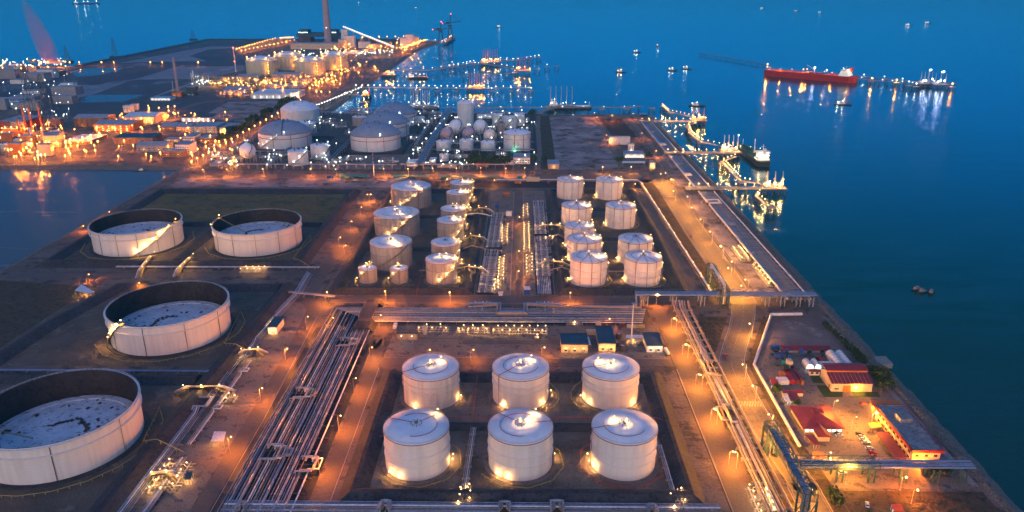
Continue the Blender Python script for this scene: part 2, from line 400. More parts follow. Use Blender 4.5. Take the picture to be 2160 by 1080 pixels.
# ---------------------------------------------------------------- mesh builder
class MB:
    def __init__(s):
        s.v, s.f, s.m, s.cur, s.sm = [], [], [], 0, []
        s.smooth = False
    def face(s, idx):
        s.f.append(idx); s.m.append(s.cur); s.sm.append(s.smooth)
    def add(s, vs, fs):
        o = len(s.v)
        s.v.extend([tuple(v) for v in vs])
        for f in fs:
            s.face(tuple(i + o for i in f))
        return s
    def box(s, c, d, rz=0.0, taper=1.0):
        x, y, z = d[0] / 2, d[1] / 2, d[2] / 2
        cz, sz = math.cos(rz), math.sin(rz)
        vs = []
        for k, t in ((-1, 1.0), (1, taper)):
            for a, b in ((-1, -1), (1, -1), (1, 1), (-1, 1)):
                px, py = a * x * t, b * y * t
                vs.append((c[0] + px * cz - py * sz, c[1] + px * sz + py * cz, c[2] + k * z))
        return s.add(vs, [(3, 2, 1, 0), (4, 5, 6, 7), (0, 1, 5, 4), (1, 2, 6, 5), (2, 3, 7, 6), (3, 0, 4, 7)])
    def rod(s, p, q, r, n=6, r2=None, caps=True):
        p, q = Vector(p), Vector(q)
        d = q - p
        if d.length < 1e-6:
            return s
        d.normalize()
        u = d.cross(Vector((0, 0, 1)))
        if u.length < 1e-3:
            u = Vector((1, 0, 0))
        u.normalize()
        w = d.cross(u)
        r2 = r if r2 is None else r2
        vs = []
        for c, rr in ((p, r), (q, r2)):
            for k in range(n):
                a = 2 * math.pi * (k + .5) / n
                vs.append(c + (u * math.cos(a) + w * math.sin(a)) * rr)
        fs = [(k, (k + 1) % n, n + (k + 1) % n, n + k) for k in range(n)]
        fs = [f[::-1] for f in fs]
        if caps:
            fs += [tuple(range(n)), tuple(range(2 * n - 1, n - 1, -1))]
        return s.add(vs, fs)
    def tube(s, path, r, n=6):
        P = [Vector(p) for p in path]
        vs = []
        prev = None
        for i, p in enumerate(P):
            a = (P[i] - P[i - 1]).normalized() if i else None
            b = (P[i + 1] - P[i]).normalized() if i < len(P) - 1 else None
            t = a if b is None else b if a is None else (a + b)
            if t.length < 1e-4:
                t = a
            t = t.normalized()
            sc_ = 1.0
            if a is not None and b is not None:
                sc_ = 1.0 / max(0.5, math.sqrt(max(0.0, (1 + a.dot(b)) / 2)))
            u = t.cross(Vector((0, 0, 1)))
            if u.length < 1e-2:
                u = prev if prev is not None else Vector((1, 0, 0))
            u = u.normalized()
            w = t.cross(u).normalized()
            prev = u
            for k in range(n):
                g = 2 * math.pi * (k + .5) / n
                vs.append(p + u * math.cos(g) * r * sc_ + w * math.sin(g) * r * sc_)
        fs = []
        for i in range(len(P) - 1):
            for k in range(n):
                fs.append((i * n + k, i * n + n + k, i * n + n + (k + 1) % n, i * n + (k + 1) % n))
        fs += [tuple(range(n)), tuple(range(len(vs) - 1, len(vs) - n - 1, -1))]
        return s.add(vs, fs)
    def lathe(s, prof, n=48, c=(0, 0, 0), a0=0.0, a1=2 * math.pi, ribs=0.0):
        full = abs(a1 - a0 - 2 * math.pi) < 1e-6
        m = n if full else n + 1
        vs = []
        for r, z in prof:
            for k in range(m):
                a = a0 + (a1 - a0) * k / n
                rr = r + (ribs if k % 2 else 0)
                vs.append((c[0] + rr * math.cos(a), c[1] + rr * math.sin(a), c[2] + z))
        fs = []
        for i in range(len(prof) - 1):
            for k in range(n):
                j = (k + 1) % m
                fs.append((i * m + k, i * m + j, i * m + m + j, i * m + m + k))
        return s.add(vs, fs)
    def disc(s, c, r, n=32):
        vs = [(c[0] + r * math.cos(2 * math.pi * k / n), c[1] + r * math.sin(2 * math.pi * k / n), c[2]) for k in range(n)]
        return s.add(vs, [tuple(range(n))])
    def prism(s, poly, z0, z1):
        n = len(poly)
        a = sum(poly[i][0] * poly[(i + 1) % n][1] - poly[(i + 1) % n][0] * poly[i][1] for i in range(n))
        if a < 0:
            poly = poly[::-1]
        vs = [(x, y, z0) for x, y in poly] + [(x, y, z1) for x, y in poly]
        fs = [tuple(range(n))[::-1], tuple(range(n, 2 * n))] + [(i, (i + 1) % n, n + (i + 1) % n, n + i) for i in range(n)]
        return s.add(vs, fs)
    def sheet(s, poly, z):
        n = len(poly)
        a = sum(poly[i][0] * poly[(i + 1) % n][1] - poly[(i + 1) % n][0] * poly[i][1] for i in range(n))
        if a < 0:
            poly = poly[::-1]
        return s.add([(x, y, z) for x, y in poly], [tuple(range(n))])
    def ball(s, c, r, n=12, squash=1.0, half=False):
        m = n // 2
        pr = []
        for i in range(m + 1):
            t = -math.pi / 2 + math.pi * i / m
            if half:
                t = math.pi / 2 * i / m
            pr.append((max(r * math.cos(t), 1e-3), r * math.sin(t) * squash))
        sm = s.smooth
        s.smooth = True
        s.lathe(pr, n, c)
        s.smooth = sm
        return s
    def gable(s, x0, x1, y0, y1, z0, h, axis='x'):
        """ridge roof over a rectangle, ridge along axis"""
        if axis == 'x':
            ym = (y0 + y1) / 2
            vs = [(x0, y0, z0), (x1, y0, z0), (x1, y1, z0), (x0, y1, z0), (x0, ym, z0 + h), (x1, ym, z0 + h)]
            fs = [(0, 1, 5, 4), (2, 3, 4, 5), (0, 4, 3), (1, 2, 5), (3, 2, 1, 0)]
        else:
            xm = (x0 + x1) / 2
            vs = [(x0, y0, z0), (x1, y0, z0), (x1, y1, z0), (x0, y1, z0), (xm, y0, z0 + h), (xm, y1, z0 + h)]
            fs = [(0, 4, 5, 3), (1, 2, 5, 4), (0, 1, 4), (2, 3, 5), (3, 2, 1, 0)]
        return s.add(vs, fs)
    def ridge(s, path, hb, ht, h, z=0.0, closed=False):
        """earth bank with a trapezoid section along a path"""
        P = [Vector((p[0], p[1])) for p in path]
        n = len(P)
        vs = []
        for i in range(n):
            a = (P[i] - P[i - 1]) if (i or closed) else None
            b = (P[(i + 1) % n] - P[i]) if (i < n - 1 or closed) else None
            if a is None: t = b.normalized(); k = 1.0
            elif b is None: t = a.normalized(); k = 1.0
            else:
                a = a.normalized(); b = b.normalized()
                t = (a + b).normalized()
                k = 1.0 / max(0.4, t.dot(a))
            nn = Vector((-t.y, t.x)) * k
            ends = 0.0
            for off, zz in ((-hb, z), (-ht, z + h), (ht, z + h), (hb, z)):
                p = P[i] + nn * off
                vs.append((p.x, p.y, zz))
        fs = []
        m = n if closed else n - 1
        for i in range(m):
            j = (i + 1) % n
            for k in range(3):
                fs.append((i * 4 + k, i * 4 + k + 1, j * 4 + k + 1, j * 4 + k)[::-1])
        if not closed:
            fs += [(0, 1, 2, 3), tuple(4 * (n - 1) + q for q in (3, 2, 1, 0))]
        return s.add(vs, fs)
    def build(s, name, m, parent=None, loc=None):
        me = bpy.data.meshes.new(name)
        me.from_pydata([tuple(v) for v in s.v], [], s.f)
        ms = m if isinstance(m, (list, tuple)) else [m]
        for q in ms:
            me.materials.append(M[q] if isinstance(q, str) else q)
        if len(ms) > 1:
            me.polygons.foreach_set('material_index', s.m)
        if any(s.sm):
            me.polygons.foreach_set('use_smooth', s.sm)
        me.update()
        o = bpy.data.objects.new(name, me)
        col.objects.link(o)
        if parent is not None:
            o.parent = parent
        if loc is not None:
            o.location = loc
        return o

def mb(): return MB()

def tag(o, label, cat, group=None):
    o['label'] = label
    o['category'] = cat
    if group:
        o['group'] = group
    return o

def thing(name, label, cat, loc=(0, 0, 0), rz=0.0, group=None):
    o = bpy.data.objects.new(name, None)
    col.objects.link(o)
    o.location = loc
    o.rotation_euler = (0, 0, rz)
    o.empty_display_size = 1.0
    return tag(o, label, cat, group)

def struct(o, kind='structure'):
    o['kind'] = kind
    return o

KIDS = {}
def dup(root, loc, rz=0.0, label=None, group=None, sc_=None):
    """copy of a thing with copies of its parts and sub-parts"""
    if root.name not in KIDS:
        KIDS[root.name] = [(c, list(c.children)) for c in root.children]
    r = root.copy(); col.objects.link(r)
    r.location = loc; r.rotation_euler = (0, 0, rz)
    if sc_: r.scale = (sc_, sc_, sc_)
    if label: r['label'] = label
    if group: r['group'] = group
    for c, gs in KIDS[root.name]:
        d = c.copy(); col.objects.link(d); d.parent = r
        for g in gs:
            e = g.copy(); col.objects.link(e); e.parent = d
    return r

LD = {}
LAMP_POWER = {'orange': 0.85, 'amber': 0.75, 'warm': 0.42, 'white': 0.12, 'cool': 0.08, 'red': 0.3, 'green': 0.3}
NL = [0]
LSC = [1.0]
def light(loc, kind, power, parent=None, rad=0.35, name='lamp_light'):
    power *= LSC[0]
    rad *= .6
    k = (kind, power, rad)
    if k not in LD:
        l = bpy.data.lights.new('lamp_light_' + kind, 'POINT')
        l.energy = power * LAMP_POWER[kind]; l.color = LC[kind]; l.shadow_soft_size = rad
        LD[k] = l
    o = bpy.data.objects.new(name, LD[k])
    col.objects.link(o)
    o.location = loc
    if parent is not None: o.parent = parent
    NL[0] += 1
    return o

BULB = {}
def bulb(loc, kind, size, parent, name='lamp'):
    k = (kind, round(size, 2))
    if k not in BULB:
        b = MB(); b.ball((0, 0, 0), size * .75, 8)
        me = bpy.data.meshes.new('lamp')
        me.from_pydata([tuple(v) for v in b.v], [], b.f)
        me.materials.append(M['e_' + kind])
        BULB[k] = me
    o = bpy.data.objects.new(name, BULB[k])
    col.objects.link(o)
    o.location = loc
    if parent is not None: o.parent = parent
    return o

ORD = ['first', 'second', 'third', 'fourth', 'fifth', 'sixth', 'seventh', 'eighth', 'ninth', 'tenth', 'eleventh', 'twelfth', 'thirteenth', 'fourteenth', 'fifteenth', 'sixteenth', 'seventeenth', 'eighteenth', 'nineteenth', 'twentieth'] + ['twenty-' + w for w in ('first', 'second', 'third', 'fourth', 'fifth', 'sixth', 'seventh', 'eighth', 'ninth')] + ['thirtieth'] + ['thirty-' + w for w in ('first', 'second', 'third', 'fourth', 'fifth', 'sixth', 'seventh', 'eighth', 'ninth')]

# ---------------------------------------------------------------- sea, land, roads
def sheet(name, poly, m, z, px=False):
    if px:
        poly = [G(*p) for p in poly]
    return struct(MB().sheet(poly, z).build(name, m))

def ribbon_pts(pts, w):
    P = [Vector(p) for p in pts]
    L, Rr = [], []
    for i, p in enumerate(P):
        a = (P[i] - P[i - 1]).normalized() if i else None
        b = (P[i + 1] - P[i]).normalized() if i < len(P) - 1 else None
        t = a if b is None else b if a is None else (a + b).normalized()
        k = 1.0 if (a is None or b is None) else 1.0 / max(0.5, t.dot(a))
        n = Vector((-t.y, t.x)) * k * w / 2
        L.append(tuple(p + n)); Rr.append(tuple(p - n))
    return L, Rr

def smooth_path(pts, n=5):
    P = [Vector(p) for p in pts]
    out = []
    for i in range(len(P) - 1):
        p0, p1, p2, p3 = P[max(i - 1, 0)], P[i], P[i + 1], P[min(i + 2, len(P) - 1)]
        for k in range(n):
            t = k / n
            out.append(tuple(0.5 * ((2 * p1) + (p2 - p0) * t + (2 * p0 - 5 * p1 + 4 * p2 - p3) * t * t + (3 * p1 - p0 - 3 * p2 + p3) * t ** 3)))
    out.append(tuple(P[-1]))
    return out

def ribbon(name, pts, w, m, z, px=False, smooth=0):
    if px: pts = [G(*p) for p in pts]
    if smooth: pts = smooth_path(pts, smooth)
    L, Rr = ribbon_pts(pts, w)
    b = MB()
    n = len(L)
    b.add([(x, y, z) for x, y in L] + [(x, y, z) for x, y in Rr], [(i, n + i, n + i + 1, i + 1) for i in range(n - 1)])
    return struct(b.build(name, m))

b = MB(); b.add([(-60000, -3000, -3.5), (60000, -3000, -3.5), (60000, 90000, -3.5), (-60000, 90000, -3.5)], [(0, 1, 2, 3)])
struct(b.build('sea', 'sea'))
LAND = [(236, 60), (236, 1412), (36, 1412), (30, 1425), (-375, 1425), (-378, 2700), (-362, 2950), (-335, 3110), (-420, 3215), (-1277, 3205), (-1272, 2215), (-2300, 2300), (-2700, 1000), (-450, 1000), (-450, 60)]
struct(MB().prism(LAND, -9, 0).build('land', 'ground'))
struct(MB().sheet([(-2650, 998), (-452, 998), (-452, 60), (-2650, 60)], -3.2).build('inlet_water', 'pond'))
# rock armour slopes along the shores
def shore(name, a, c, side, w=9, m='rock', bumps=True):
    a, c = Vector(a), Vector(c)
    t = (c - a); L = t.length; t.normalize()
    nn = Vector((-t.y, t.x)) * side
    n = max(2, int(L / 7))
    b = MB()
    vs = []
    for i in range(n + 1):
        p = a + t * (L * i / n)
        for off, z in ((-3.5, 0.06), (-1.2, 0.9), (1.2, 0.75), (w * .5, -1.3), (w * .8, -2.9), (w + 2, -6.0)):
            j = rnd.uniform(-.9, .9) if 0 < off else rnd.uniform(-.3, .3)
            q = p + nn * (off + j)
            vs.append((q.x, q.y, z + (rnd.uniform(-.35, .35) if off > 0 else 0)))
    fs = [(i * 6 + k, i * 6 + k + 1, i * 6 + k + 7, i * 6 + k + 6) for i in range(n) for k in range(5)]
    if side > 0: fs = [f[::-1] for f in fs]
    return struct(b.add(vs, fs).build(name, m))
shore('shore_rocks', (236, 60), (236, 1412), -1, 10)
shore('shore_rocks', (236, 1412), (36, 1412), -1, 8)
shore('shore_rocks', (30, 1425), (-375, 1425), -1, 8)
shore('shore_rocks', (-375, 1425), (-378, 2700), -1, 14)
shore('shore_rocks', (-378, 2700), (-335, 3110), -1, 14)
shore('shore_rocks', (-450, 1000), (-450, 60), -1, 8)
shore('shore_rocks', (-2700, 1000), (-450, 1000), -1, 10)
shore('shore_rocks', (-1277, 3205), (-1272, 2215), -1, 16)
# small stone landing on the shore
struct(MB().box((241.5, 454, -1.4), (10, 11, 3.4)).build('stone_landing', 'deck'))

# roads
ribbon('north_road', [(-437, 949), (176, 949)], 16, 'road', .05)
ribbon('north_road_verge', [(-437, 930), (170, 930)], 12, 'pale_dirt', .03)
ribbon('service_road', [(-172, 552), (-60, 552), (160, 552)], 13, 'road', .05)
ribbon('central_road', [(-3, 559), (-2, 878)], 9.5, 'road', .052)
ribbon('west_plant_road', [(-152, 60), (-153, 380), (-158, 520), (-163, 546)], 10, 'road', .054, smooth=5)
ribbon('bund_road', [(-168, 556), (-172, 640), (-174, 878)], 9, 'road', .056)
ribbon('corridor_road', [(-96.5, 60), (-97, 440), (-104, 470), (-110, 492)], 9, 'road', .058, smooth=5)
ribbon('cross_road', [(-92, 449), (118, 449)], 10, 'road', .053)
ribbon('pump_yard_road', [(-40, 478), (60, 478), (100, 476)], 7, 'road', .047)
ribbon('east_plant_road', [(111, 60), (111.5, 380), (112, 545)], 17, 'road', .06)
ribbon('perimeter_road', [(142, 560), (143, 800), (140, 860), (118, 884), (40, 888), (-150, 888)], 10, 'road', .043, smooth=5)
ribbon('left_farm_road', [(-440, 600), (-300, 603), (-188, 606), (-170, 590)], 12, 'road', .045, smooth=4)
# coast road with its bend
LE = [(166, 905), (165, 739), (166, 566)] + [G(*p) for p in ((1543, 649), (1538, 690), (1527, 722), (1517, 763), (1524, 790), (1555, 852), (1597, 920), (1635, 980), (1673, 1037), (1687, 1080))] + [(134, 60)]
RE = [(187, 905), (187, 739), (186, 566)] + [G(*p) for p in ((1593, 649), (1588, 690), (1578, 722), (1570, 763), (1577, 790), (1608, 852), (1653, 920), (1692, 980), (1733, 1037), (1757, 1080))] + [(150, 60)]
LE, RE = smooth_path(LE, 5), smooth_path(RE, 5)
n = len(LE)
b = MB().add([(x, y, .07) for x, y in LE] + [(x, y, .07) for x, y in RE], [(i + 1, n + i + 1, n + i, i)[::-1] for i in range(n - 1)])
struct(b.build('coast_road', 'coast_road'))
ribbon('coast_road_end', [(150, 951), (172, 935), (177, 900)], 18, 'coast_road', .075, smooth=4)
for E_, sgn in ((LE, -1), (RE, 1)):
    L1, R1 = ribbon_pts(E_, .5)
    nn = len(L1)
    b = MB()
    for i in range(nn - 1):
        b.prism([L1[i], L1[i + 1], R1[i + 1], R1[i]], .0, .20)
    struct(b.build('road_kerb', 'kerb'))
# lane lines
b = MB()
for f in (.07, .93):
    C_ = [(a[0] * (1 - f) + c[0] * f, a[1] * (1 - f) + c[1] * f) for a, c in zip(LE, RE)]
    for i in range(n - 1):
        L1, R1 = ribbon_pts(C_[i:i + 2], .25)
        b.add([(*L1[0], .085), (*R1[0], .085), (*R1[1], .085), (*L1[1], .085)], [(0, 1, 2, 3)])
C_ = [((a[0] + c[0]) / 2, (a[1] + c[1]) / 2) for a, c in zip(LE, RE)]
for i in range(0, n - 1):
    a, c = Vector(C_[i]), Vector(C_[i + 1]); L = (c - a).length; k = 0
    while k < L:
        p, q = a + (c - a) * (k / L), a + (c - a) * (min(k + 3, L) / L)
        L1, R1 = ribbon_pts([tuple(p), tuple(q)], .25)
        b.add([(*L1[0], .085), (*R1[0], .085), (*R1[1], .085), (*L1[1], .085)], [(0, 1, 2, 3)]); k += 9
struct(b.build('lane_lines', 'paint_line'))
# crossing blocks
def zebra(cx, cy, w, d, ang, nbar=9, rows=2):
    b = MB()
    for r in range(rows):
        for k in range(nbar):
            if rows > 1 and False: continue
            x = -w / 2 + (k + .25 + .5 * (r % 2)) * w / nbar
            y = -d / 2 + (r + .5) * d / rows
            c, s_ = math.cos(ang), math.sin(ang)
            b.add([(cx + (x + u) * c - (y + v) * s_, cy + (x + u) * s_ + (y + v) * c, .09) for u, v in ((0, -d / rows / 2), (w / nbar * .5, -d / rows / 2), (w / nbar * .5, d / rows / 2), (0, d / rows / 2))], [(0, 1, 2, 3)])
    return struct(b.build('road_crossing', 'paint_line'))
zx, zy = G(1582, 852)
zebra(zx, zy, 13, 6, 0, 8, 3)
zebra(176, 855, 14, 5, 0, 9, 2)
for q in ((1553, 748), (1615, 930), (1568, 880)):
    x, y = G(*q)
    b = MB().add([(x - 7 + u, y - 3 + v, .088) for u, v in ((0, 0), (14, 0), (14, 5), (0, 5))], [(0, 1, 2, 3)])
    struct(b.build('paving_band', mat('worn_band', (0.13, 0.10, 0.09), .8, mixc=(0.17, 0.135, 0.12), scale=.6)))
# verges and lots beside the coast road
sheet('median_soil', [(153, 566), (165.5, 566), (164.5, 935), (150, 935)], 'scrub', .03)
sheet('coast_lot', [(189, 566), (208, 566), (211, 1075), (190, 1075)], 'pale_dirt', .022)
sheet('verge_soil', [G(1470, 668), G(1535, 668), G(1528, 690), G(1510, 740), G(1503, 760)], 'scrub', .03)
sheet('rack_strip', [(113, 60), (133, 60), (131, 400), (124, 440), (136, 500), (122, 545), (120.5, 545), (120.5, 60)], 'scrub', .028)
sheet('roadside_soil', [(152, 60), (160, 60), (157, 330), (152, 400), (152, 443), (187, 523), (183, 523), (151, 450), (149, 400), (150, 330)], 'scrub', .029)
# yard of the harbour office
sheet('yard_dirt', [(190, 522), (228, 526), (229, 470), (175, 470), (165, 470)], 'dirt', .024)
sheet('yard_paving', [(166, 469), (229, 469), (228, 318), (158, 318), (153, 352), (154, 441)], 'concrete', .026)
sheet('shore_path', [(230.5, 526), (230.5, 320), (227.5, 320), (227.5, 526)], 'pale_dirt', .04)
sheet('lower_yard_dirt', [(158, 316), (230, 316), (230, 60), (158, 60)], 'scrub', .025)
sheet('lawn', [G(1708, 793), G(1727, 791), G(1737, 808), G(1716, 808)], 'green_grass', .06)
sheet('lawn', [G(1722, 813), G(1748, 813), G(1755, 826), G(1778, 827), G(1777, 838), G(1738, 838)], 'green_grass', .06)
sheet('lawn', [G(1797, 827), G(1852, 827), G(1858, 838), G(1802, 838)], 'green_grass', .06)
b = MB()
for k in range(8):
    x0, y0 = G(1768 + k * 5.4, 874 + k * 5.8)
    b.add([(x0 + u, y0 + v, .05) for u, v in ((0, 0), (6.5, 0), (6.5, .25), (0, .25))], [(0, 1, 2, 3)])
p, q = G(1788, 873), G(1812, 912)
L1, R1 = ribbon_pts([p, q], .3); b.add([(*L1[0], .05), (*R1[0], .05), (*R1[1], .05), (*L1[1], .05)], [(0, 1, 2, 3)])
struct(b.build('parking_lines', 'paint_line'))
# plant pavings
sheet('plant_paving', [(-187, 60), (-158, 60), (-158, 520), (-172, 545), (-187, 545)], 'concrete', .020)
sheet('pump_yard_paving', [(-92, 456), (98, 456), (98, 504), (-90, 504)], 'concrete', .021)
sheet('central_paving', [(-36, 560), (28, 560), (28, 880), (-36, 880)], 'concrete', .019)
sheet('north_yard', [(-150, 893), (148, 893), (150, 934), (-150, 934)], 'dark_dirt', .018)
sheet('tank_road_apron', [(-195, 893), (-152, 893), (-152, 936), (-430, 936), (-430, 893)], 'pale_dirt', .017)
sheet('drive_ramp_apron', [(-55, 562), (-28, 562), (-28, 585), (-60, 578)], 'concrete', .034)
# drains: dark open channels beside the pipe corridor
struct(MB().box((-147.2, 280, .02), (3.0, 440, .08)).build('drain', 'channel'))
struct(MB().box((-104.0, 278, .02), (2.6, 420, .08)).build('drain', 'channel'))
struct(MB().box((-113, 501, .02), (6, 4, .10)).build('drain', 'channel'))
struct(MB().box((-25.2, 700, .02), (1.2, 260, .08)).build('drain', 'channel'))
sheet('corridor_gap_shade', [(-145.5, 60), (-105.4, 60), (-105.4, 534), (-145.5, 534)], 'channel', .015)  # dark sheet painting the shade between the corridor pipes
sheet('rack_gap_shade', [(-36, 562), (-18.5, 562), (-15.5, 784), (-34, 784)], 'channel', .045)  # shade in the gaps between rack pipes, painted as near-black sheets
sheet('rack_gap_shade', [(12.5, 562), (27.5, 562), (27.5, 832), (13.5, 832)], 'channel', .045)
sheet('rack_gap_shade', [(-145, 507), (98, 507), (98, 536), (-145, 536)], 'channel', .016)
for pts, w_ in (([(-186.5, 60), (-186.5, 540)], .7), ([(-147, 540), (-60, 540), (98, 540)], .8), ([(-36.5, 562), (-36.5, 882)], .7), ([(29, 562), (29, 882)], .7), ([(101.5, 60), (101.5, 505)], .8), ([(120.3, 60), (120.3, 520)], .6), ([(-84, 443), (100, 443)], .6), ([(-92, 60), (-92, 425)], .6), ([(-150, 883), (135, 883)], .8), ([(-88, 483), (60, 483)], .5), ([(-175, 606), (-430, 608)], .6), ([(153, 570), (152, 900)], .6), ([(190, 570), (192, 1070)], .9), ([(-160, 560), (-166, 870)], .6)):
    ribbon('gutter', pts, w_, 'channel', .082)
for pts in ([(-155, 558.8), (-42, 558.8)], [(30, 558.8), (150, 558.8)], [(-155, 545.2), (-120, 545.2)], [(-106, 545.2), (98, 545.2)], [(-8, 562), (-8, 875)], [(3, 562), (3, 875)], [(-92, 454.4), (100, 454.4)], [(102.3, 60), (102.3, 440)], [(-430, 957.5), (170, 957.5)], [(-430, 940.5), (150, 940.5)], [(-147.0, 60), (-148, 380), (-153, 520)], [(-92.2, 60), (-92.2, 440)]):
    ribbon('kerb_line', pts, .45, 'kerb', .095)
# far reclaimed land, mud flats and ponds in the north west
def psheet(name, pts, m, z): return sheet(name, pts, m, z, px=True)
sheet('reclaimed_land', [(-1268, 2000), (-1268, 3190), (-450, 3190), (-450, 2700), (-860, 1900), (-460, 1900), (-455, 1205), (-1268, 1600)], 'reclaim', .05)
psheet('mud_flat', [(252, 133), (330, 118), (442, 98), (500, 98), (516, 128), (300, 131)], 'salt', .10)
psheet('mud_flat', [(400, 118), (440, 104), (505, 101), (520, 128), (440, 130)], 'dark_mud', .14)
psheet('mud_flat', [(385, 141), (516, 139), (516, 148), (428, 166), (288, 168)], 'salt', .11)
psheet('mud_flat', [(155, 168), (210, 158), (380, 141), (286, 167), (200, 178)], 'dark_mud', .12)
psheet('mud_flat', [(200, 202), (288, 170), (430, 168), (345, 199), (290, 199)], 'reclaim', .12)
psheet('mud_flat', [(130, 178), (200, 180), (270, 172), (195, 200), (125, 214)], 'salt', .09)
struct(MB().sheet([G(*p) for p in ((150, 152), (175, 145), (262, 143), (250, 149), (205, 159), (160, 162))], .16).build('pond', 'pond'))
struct(MB().sheet([G(*p) for p in ((118, 217), (200, 200), (302, 200), (262, 214), (190, 216))], .16).build('pond', 'pond'))
psheet('sand_plot', [(428, 245), (481, 215), (598, 213), (528, 258), (455, 252)], 'pale_dirt', .13)
psheet('sand_plot', [(300, 258), (430, 214), (478, 215), (420, 245), (380, 262)], 'dark_mud', .12)
# far dyke roads
ribbon('dyke_road', [(130, 204), (233, 174), (288, 168), (390, 138)], 14, 'salt', .35, px=True)
ribbon('dyke_road', [(130, 150), (160, 141), (230, 137), (420, 138)], 16, 'coast_road', .36, px=True)
ribbon('dyke_road', [(318, 207), (430, 167), (516, 141)], 12, 'salt', .37, px=True)
struct(MB().ridge([(-1272, 2215), (-1277, 3195), (-430, 3200)], 16, 5, 4).build('sea_dyke', 'bund'))
# industrial district roads
ribbon('district_road', [(-441, 940), (-441, 1250), (-415, 1600), (-400, 1900), (-395, 2400)], 18, 'coast_road', .20, smooth=4)
ribbon('district_road', [(60, 345), (150, 338), (250, 337), (385, 338)], 14, 'coast_road', .22, px=True)
ribbon('district_road', [(60, 326), (130, 300), (215, 272), (290, 253), (345, 242), (375, 232), (420, 218)], 18, 'coast_road', .24, px=True)
ribbon('district_road', [(150, 320), (240, 300), (300, 290), (400, 290), (440, 262), (500, 252), (560, 246)], 12, 'coast_road', .26, px=True)
ribbon('district_road', [(420, 218), (520, 206), (600, 200)], 16, 'coast_road', .28, px=True)
ribbon('gas_plant_road', [(590, 196), (660, 178), (720, 152), (775, 128), (800, 118)], 22, 'coast_road', .3, px=True)
sheet('gas_plant_ground', [(-860, 1700), (-400, 1700), (-395, 2400), (-700, 2400), (-860, 2200)], 'ground', .09)
psheet('power_station_ground', [(500, 112), (620, 86), (860, 86), (840, 108), (720, 118), (520, 120)], 'ground', .2)
psheet('coal_yard', [(738, 96), (765, 80), (850, 84), (846, 94), (800, 98)], 'dark_dirt', 1.2)
# ---- north plant grounds
sheet('north_plant_ground', [(-430, 975), (-20, 975), (30, 975), (30, 1418), (-392, 1418), (-430, 1200)], 'plant_ground', .022)
sheet('plant_yard', [(-285, 985), (-160, 985), (-160, 1080), (-285, 1060)], 'concrete', .05)
sheet('plant_yard', [(-400, 1195), (-305, 1195), (-300, 1075), (-410, 1075)], 'bund', .05)
sheet('dirt_plot', [(44, 1400), (133, 1400), (133, 990), (36, 985)], 'pale_dirt', .055)
sheet('dirt_plot_edge', [(34, 1402), (52, 1402), (48, 985), (30, 985)], 'scrub', .06)
sheet('dark_plot', [(141, 1376), (182, 1376), (186, 1205), (148, 1205)], 'dark_dirt', .06)
ribbon('east_loop_road', [(137, 1000), (137, 1395), (195, 1395), (200, 1130), (196, 960)], 9, 'concrete', .07)
sheet('coast_strip', [(205, 1080), (232, 1080), (232, 1400), (205, 1400)], 'concrete', .03)
ribbon('access_track', [(22, 985), (27, 1100), (29, 1300), (33, 1415)], 8, 'concrete', .08)
ribbon('garden_track', [G(1290, 357), G(1240, 357), G(1230, 350), G(1275, 344), G(1300, 345)], 5, 'concrete', .09, smooth=4)

# ---------------------------------------------------------------- banks round the tank yards
def bank(label, path, closed=False, hb=9.0, ht=1.4, h=3.4, m='bund'):
    o = MB().ridge(path, hb, ht, h, closed=closed).build('embankment', m)
    return tag(o, label, 'embankment', 'dark banks round the tank yards')
def floor(poly, m, z=.03): return sheet('bund_floor', poly, m, z)
floor([(-84, 306), (86, 306), (86, 430), (-84, 430)], 'bund_floor_sand')
bank('dark bank ringing the six white tanks in the foreground', [(-82, 309), (84, 309), (84, 428), (-82, 428)], True, 7, 1.2, 3.6)
bank('low dark bank running between the two rows of the six foreground tanks', [(-75, 371), (77, 371)], False, 4.5, 1.0, 2.4)
floor([(-152, 565), (-40, 565), (-40, 876), (-152, 876)], 'bund_floor')
bank('dark bank ringing the yard of grey ribbed tanks', [(-150, 568), (-44, 568), (-44, 874), (-150, 874)], True, 6.5, 1.2, 3.8)
for y, w in ((771, 'behind the second of the three big grey tanks'), (668, 'behind the nearest of the three big grey tanks'), (615, 'behind the two smallest grey tanks')):
    if y != 615: bank('dark cross bank ' + w, [(-144, y), (-50, y)], False, 4, .9, 2.4)
floor([(34, 565), (134, 565), (134, 876), (34, 876)], 'bund_floor')
bank('dark bank ringing the yard of nine cream white tanks', [(36, 568), (131, 568), (133, 700), (131, 874), (36, 874)], True, 6, 1.2, 3.8)
bank('dark cross bank in front of the two farthest cream white tanks', [(42, 800), (126, 800)], False, 4, .9, 2.2)
bank('dark cross bank through the middle of the cream white tank yard', [(42, 700), (126, 700)], False, 4, .9, 2.2)
floor([(-425, 630), (-200, 630), (-200, 740), (-420, 740)], 'bund_floor')
floor([(-425, 745), (-200, 745), (-200, 866), (-425, 866)], 'dry_grass')
bank('dark bank ringing the two open topped tanks and the dry grass field', [(-421, 626), (-196, 626), (-198, 869), (-428, 869)], True, 8, 1.4, 4.2)
bank('dark bank between the dry grass field and the two open topped tanks', [(-415, 742), (-206, 742)], False, 6, 1.2, 3.2)
bank('short dark bank between the two farther open topped tanks', [(-309, 634), (-309, 734)], False, 6, 1.2, 3.2)
floor([(-440, 440), (-200, 440), (-200, 570), (-440, 570)], 'bund_floor')
bank('dark bank behind the third open topped tank', [(-330, 573), (-197, 573)], False, 7, 1.3, 3.8)
bank('long dark bank on the right of the two nearest open topped tanks', [(-190, 576), (-194, 440), (-197, 380), (-200, 60)], False, 9, 1.4, 4.6)
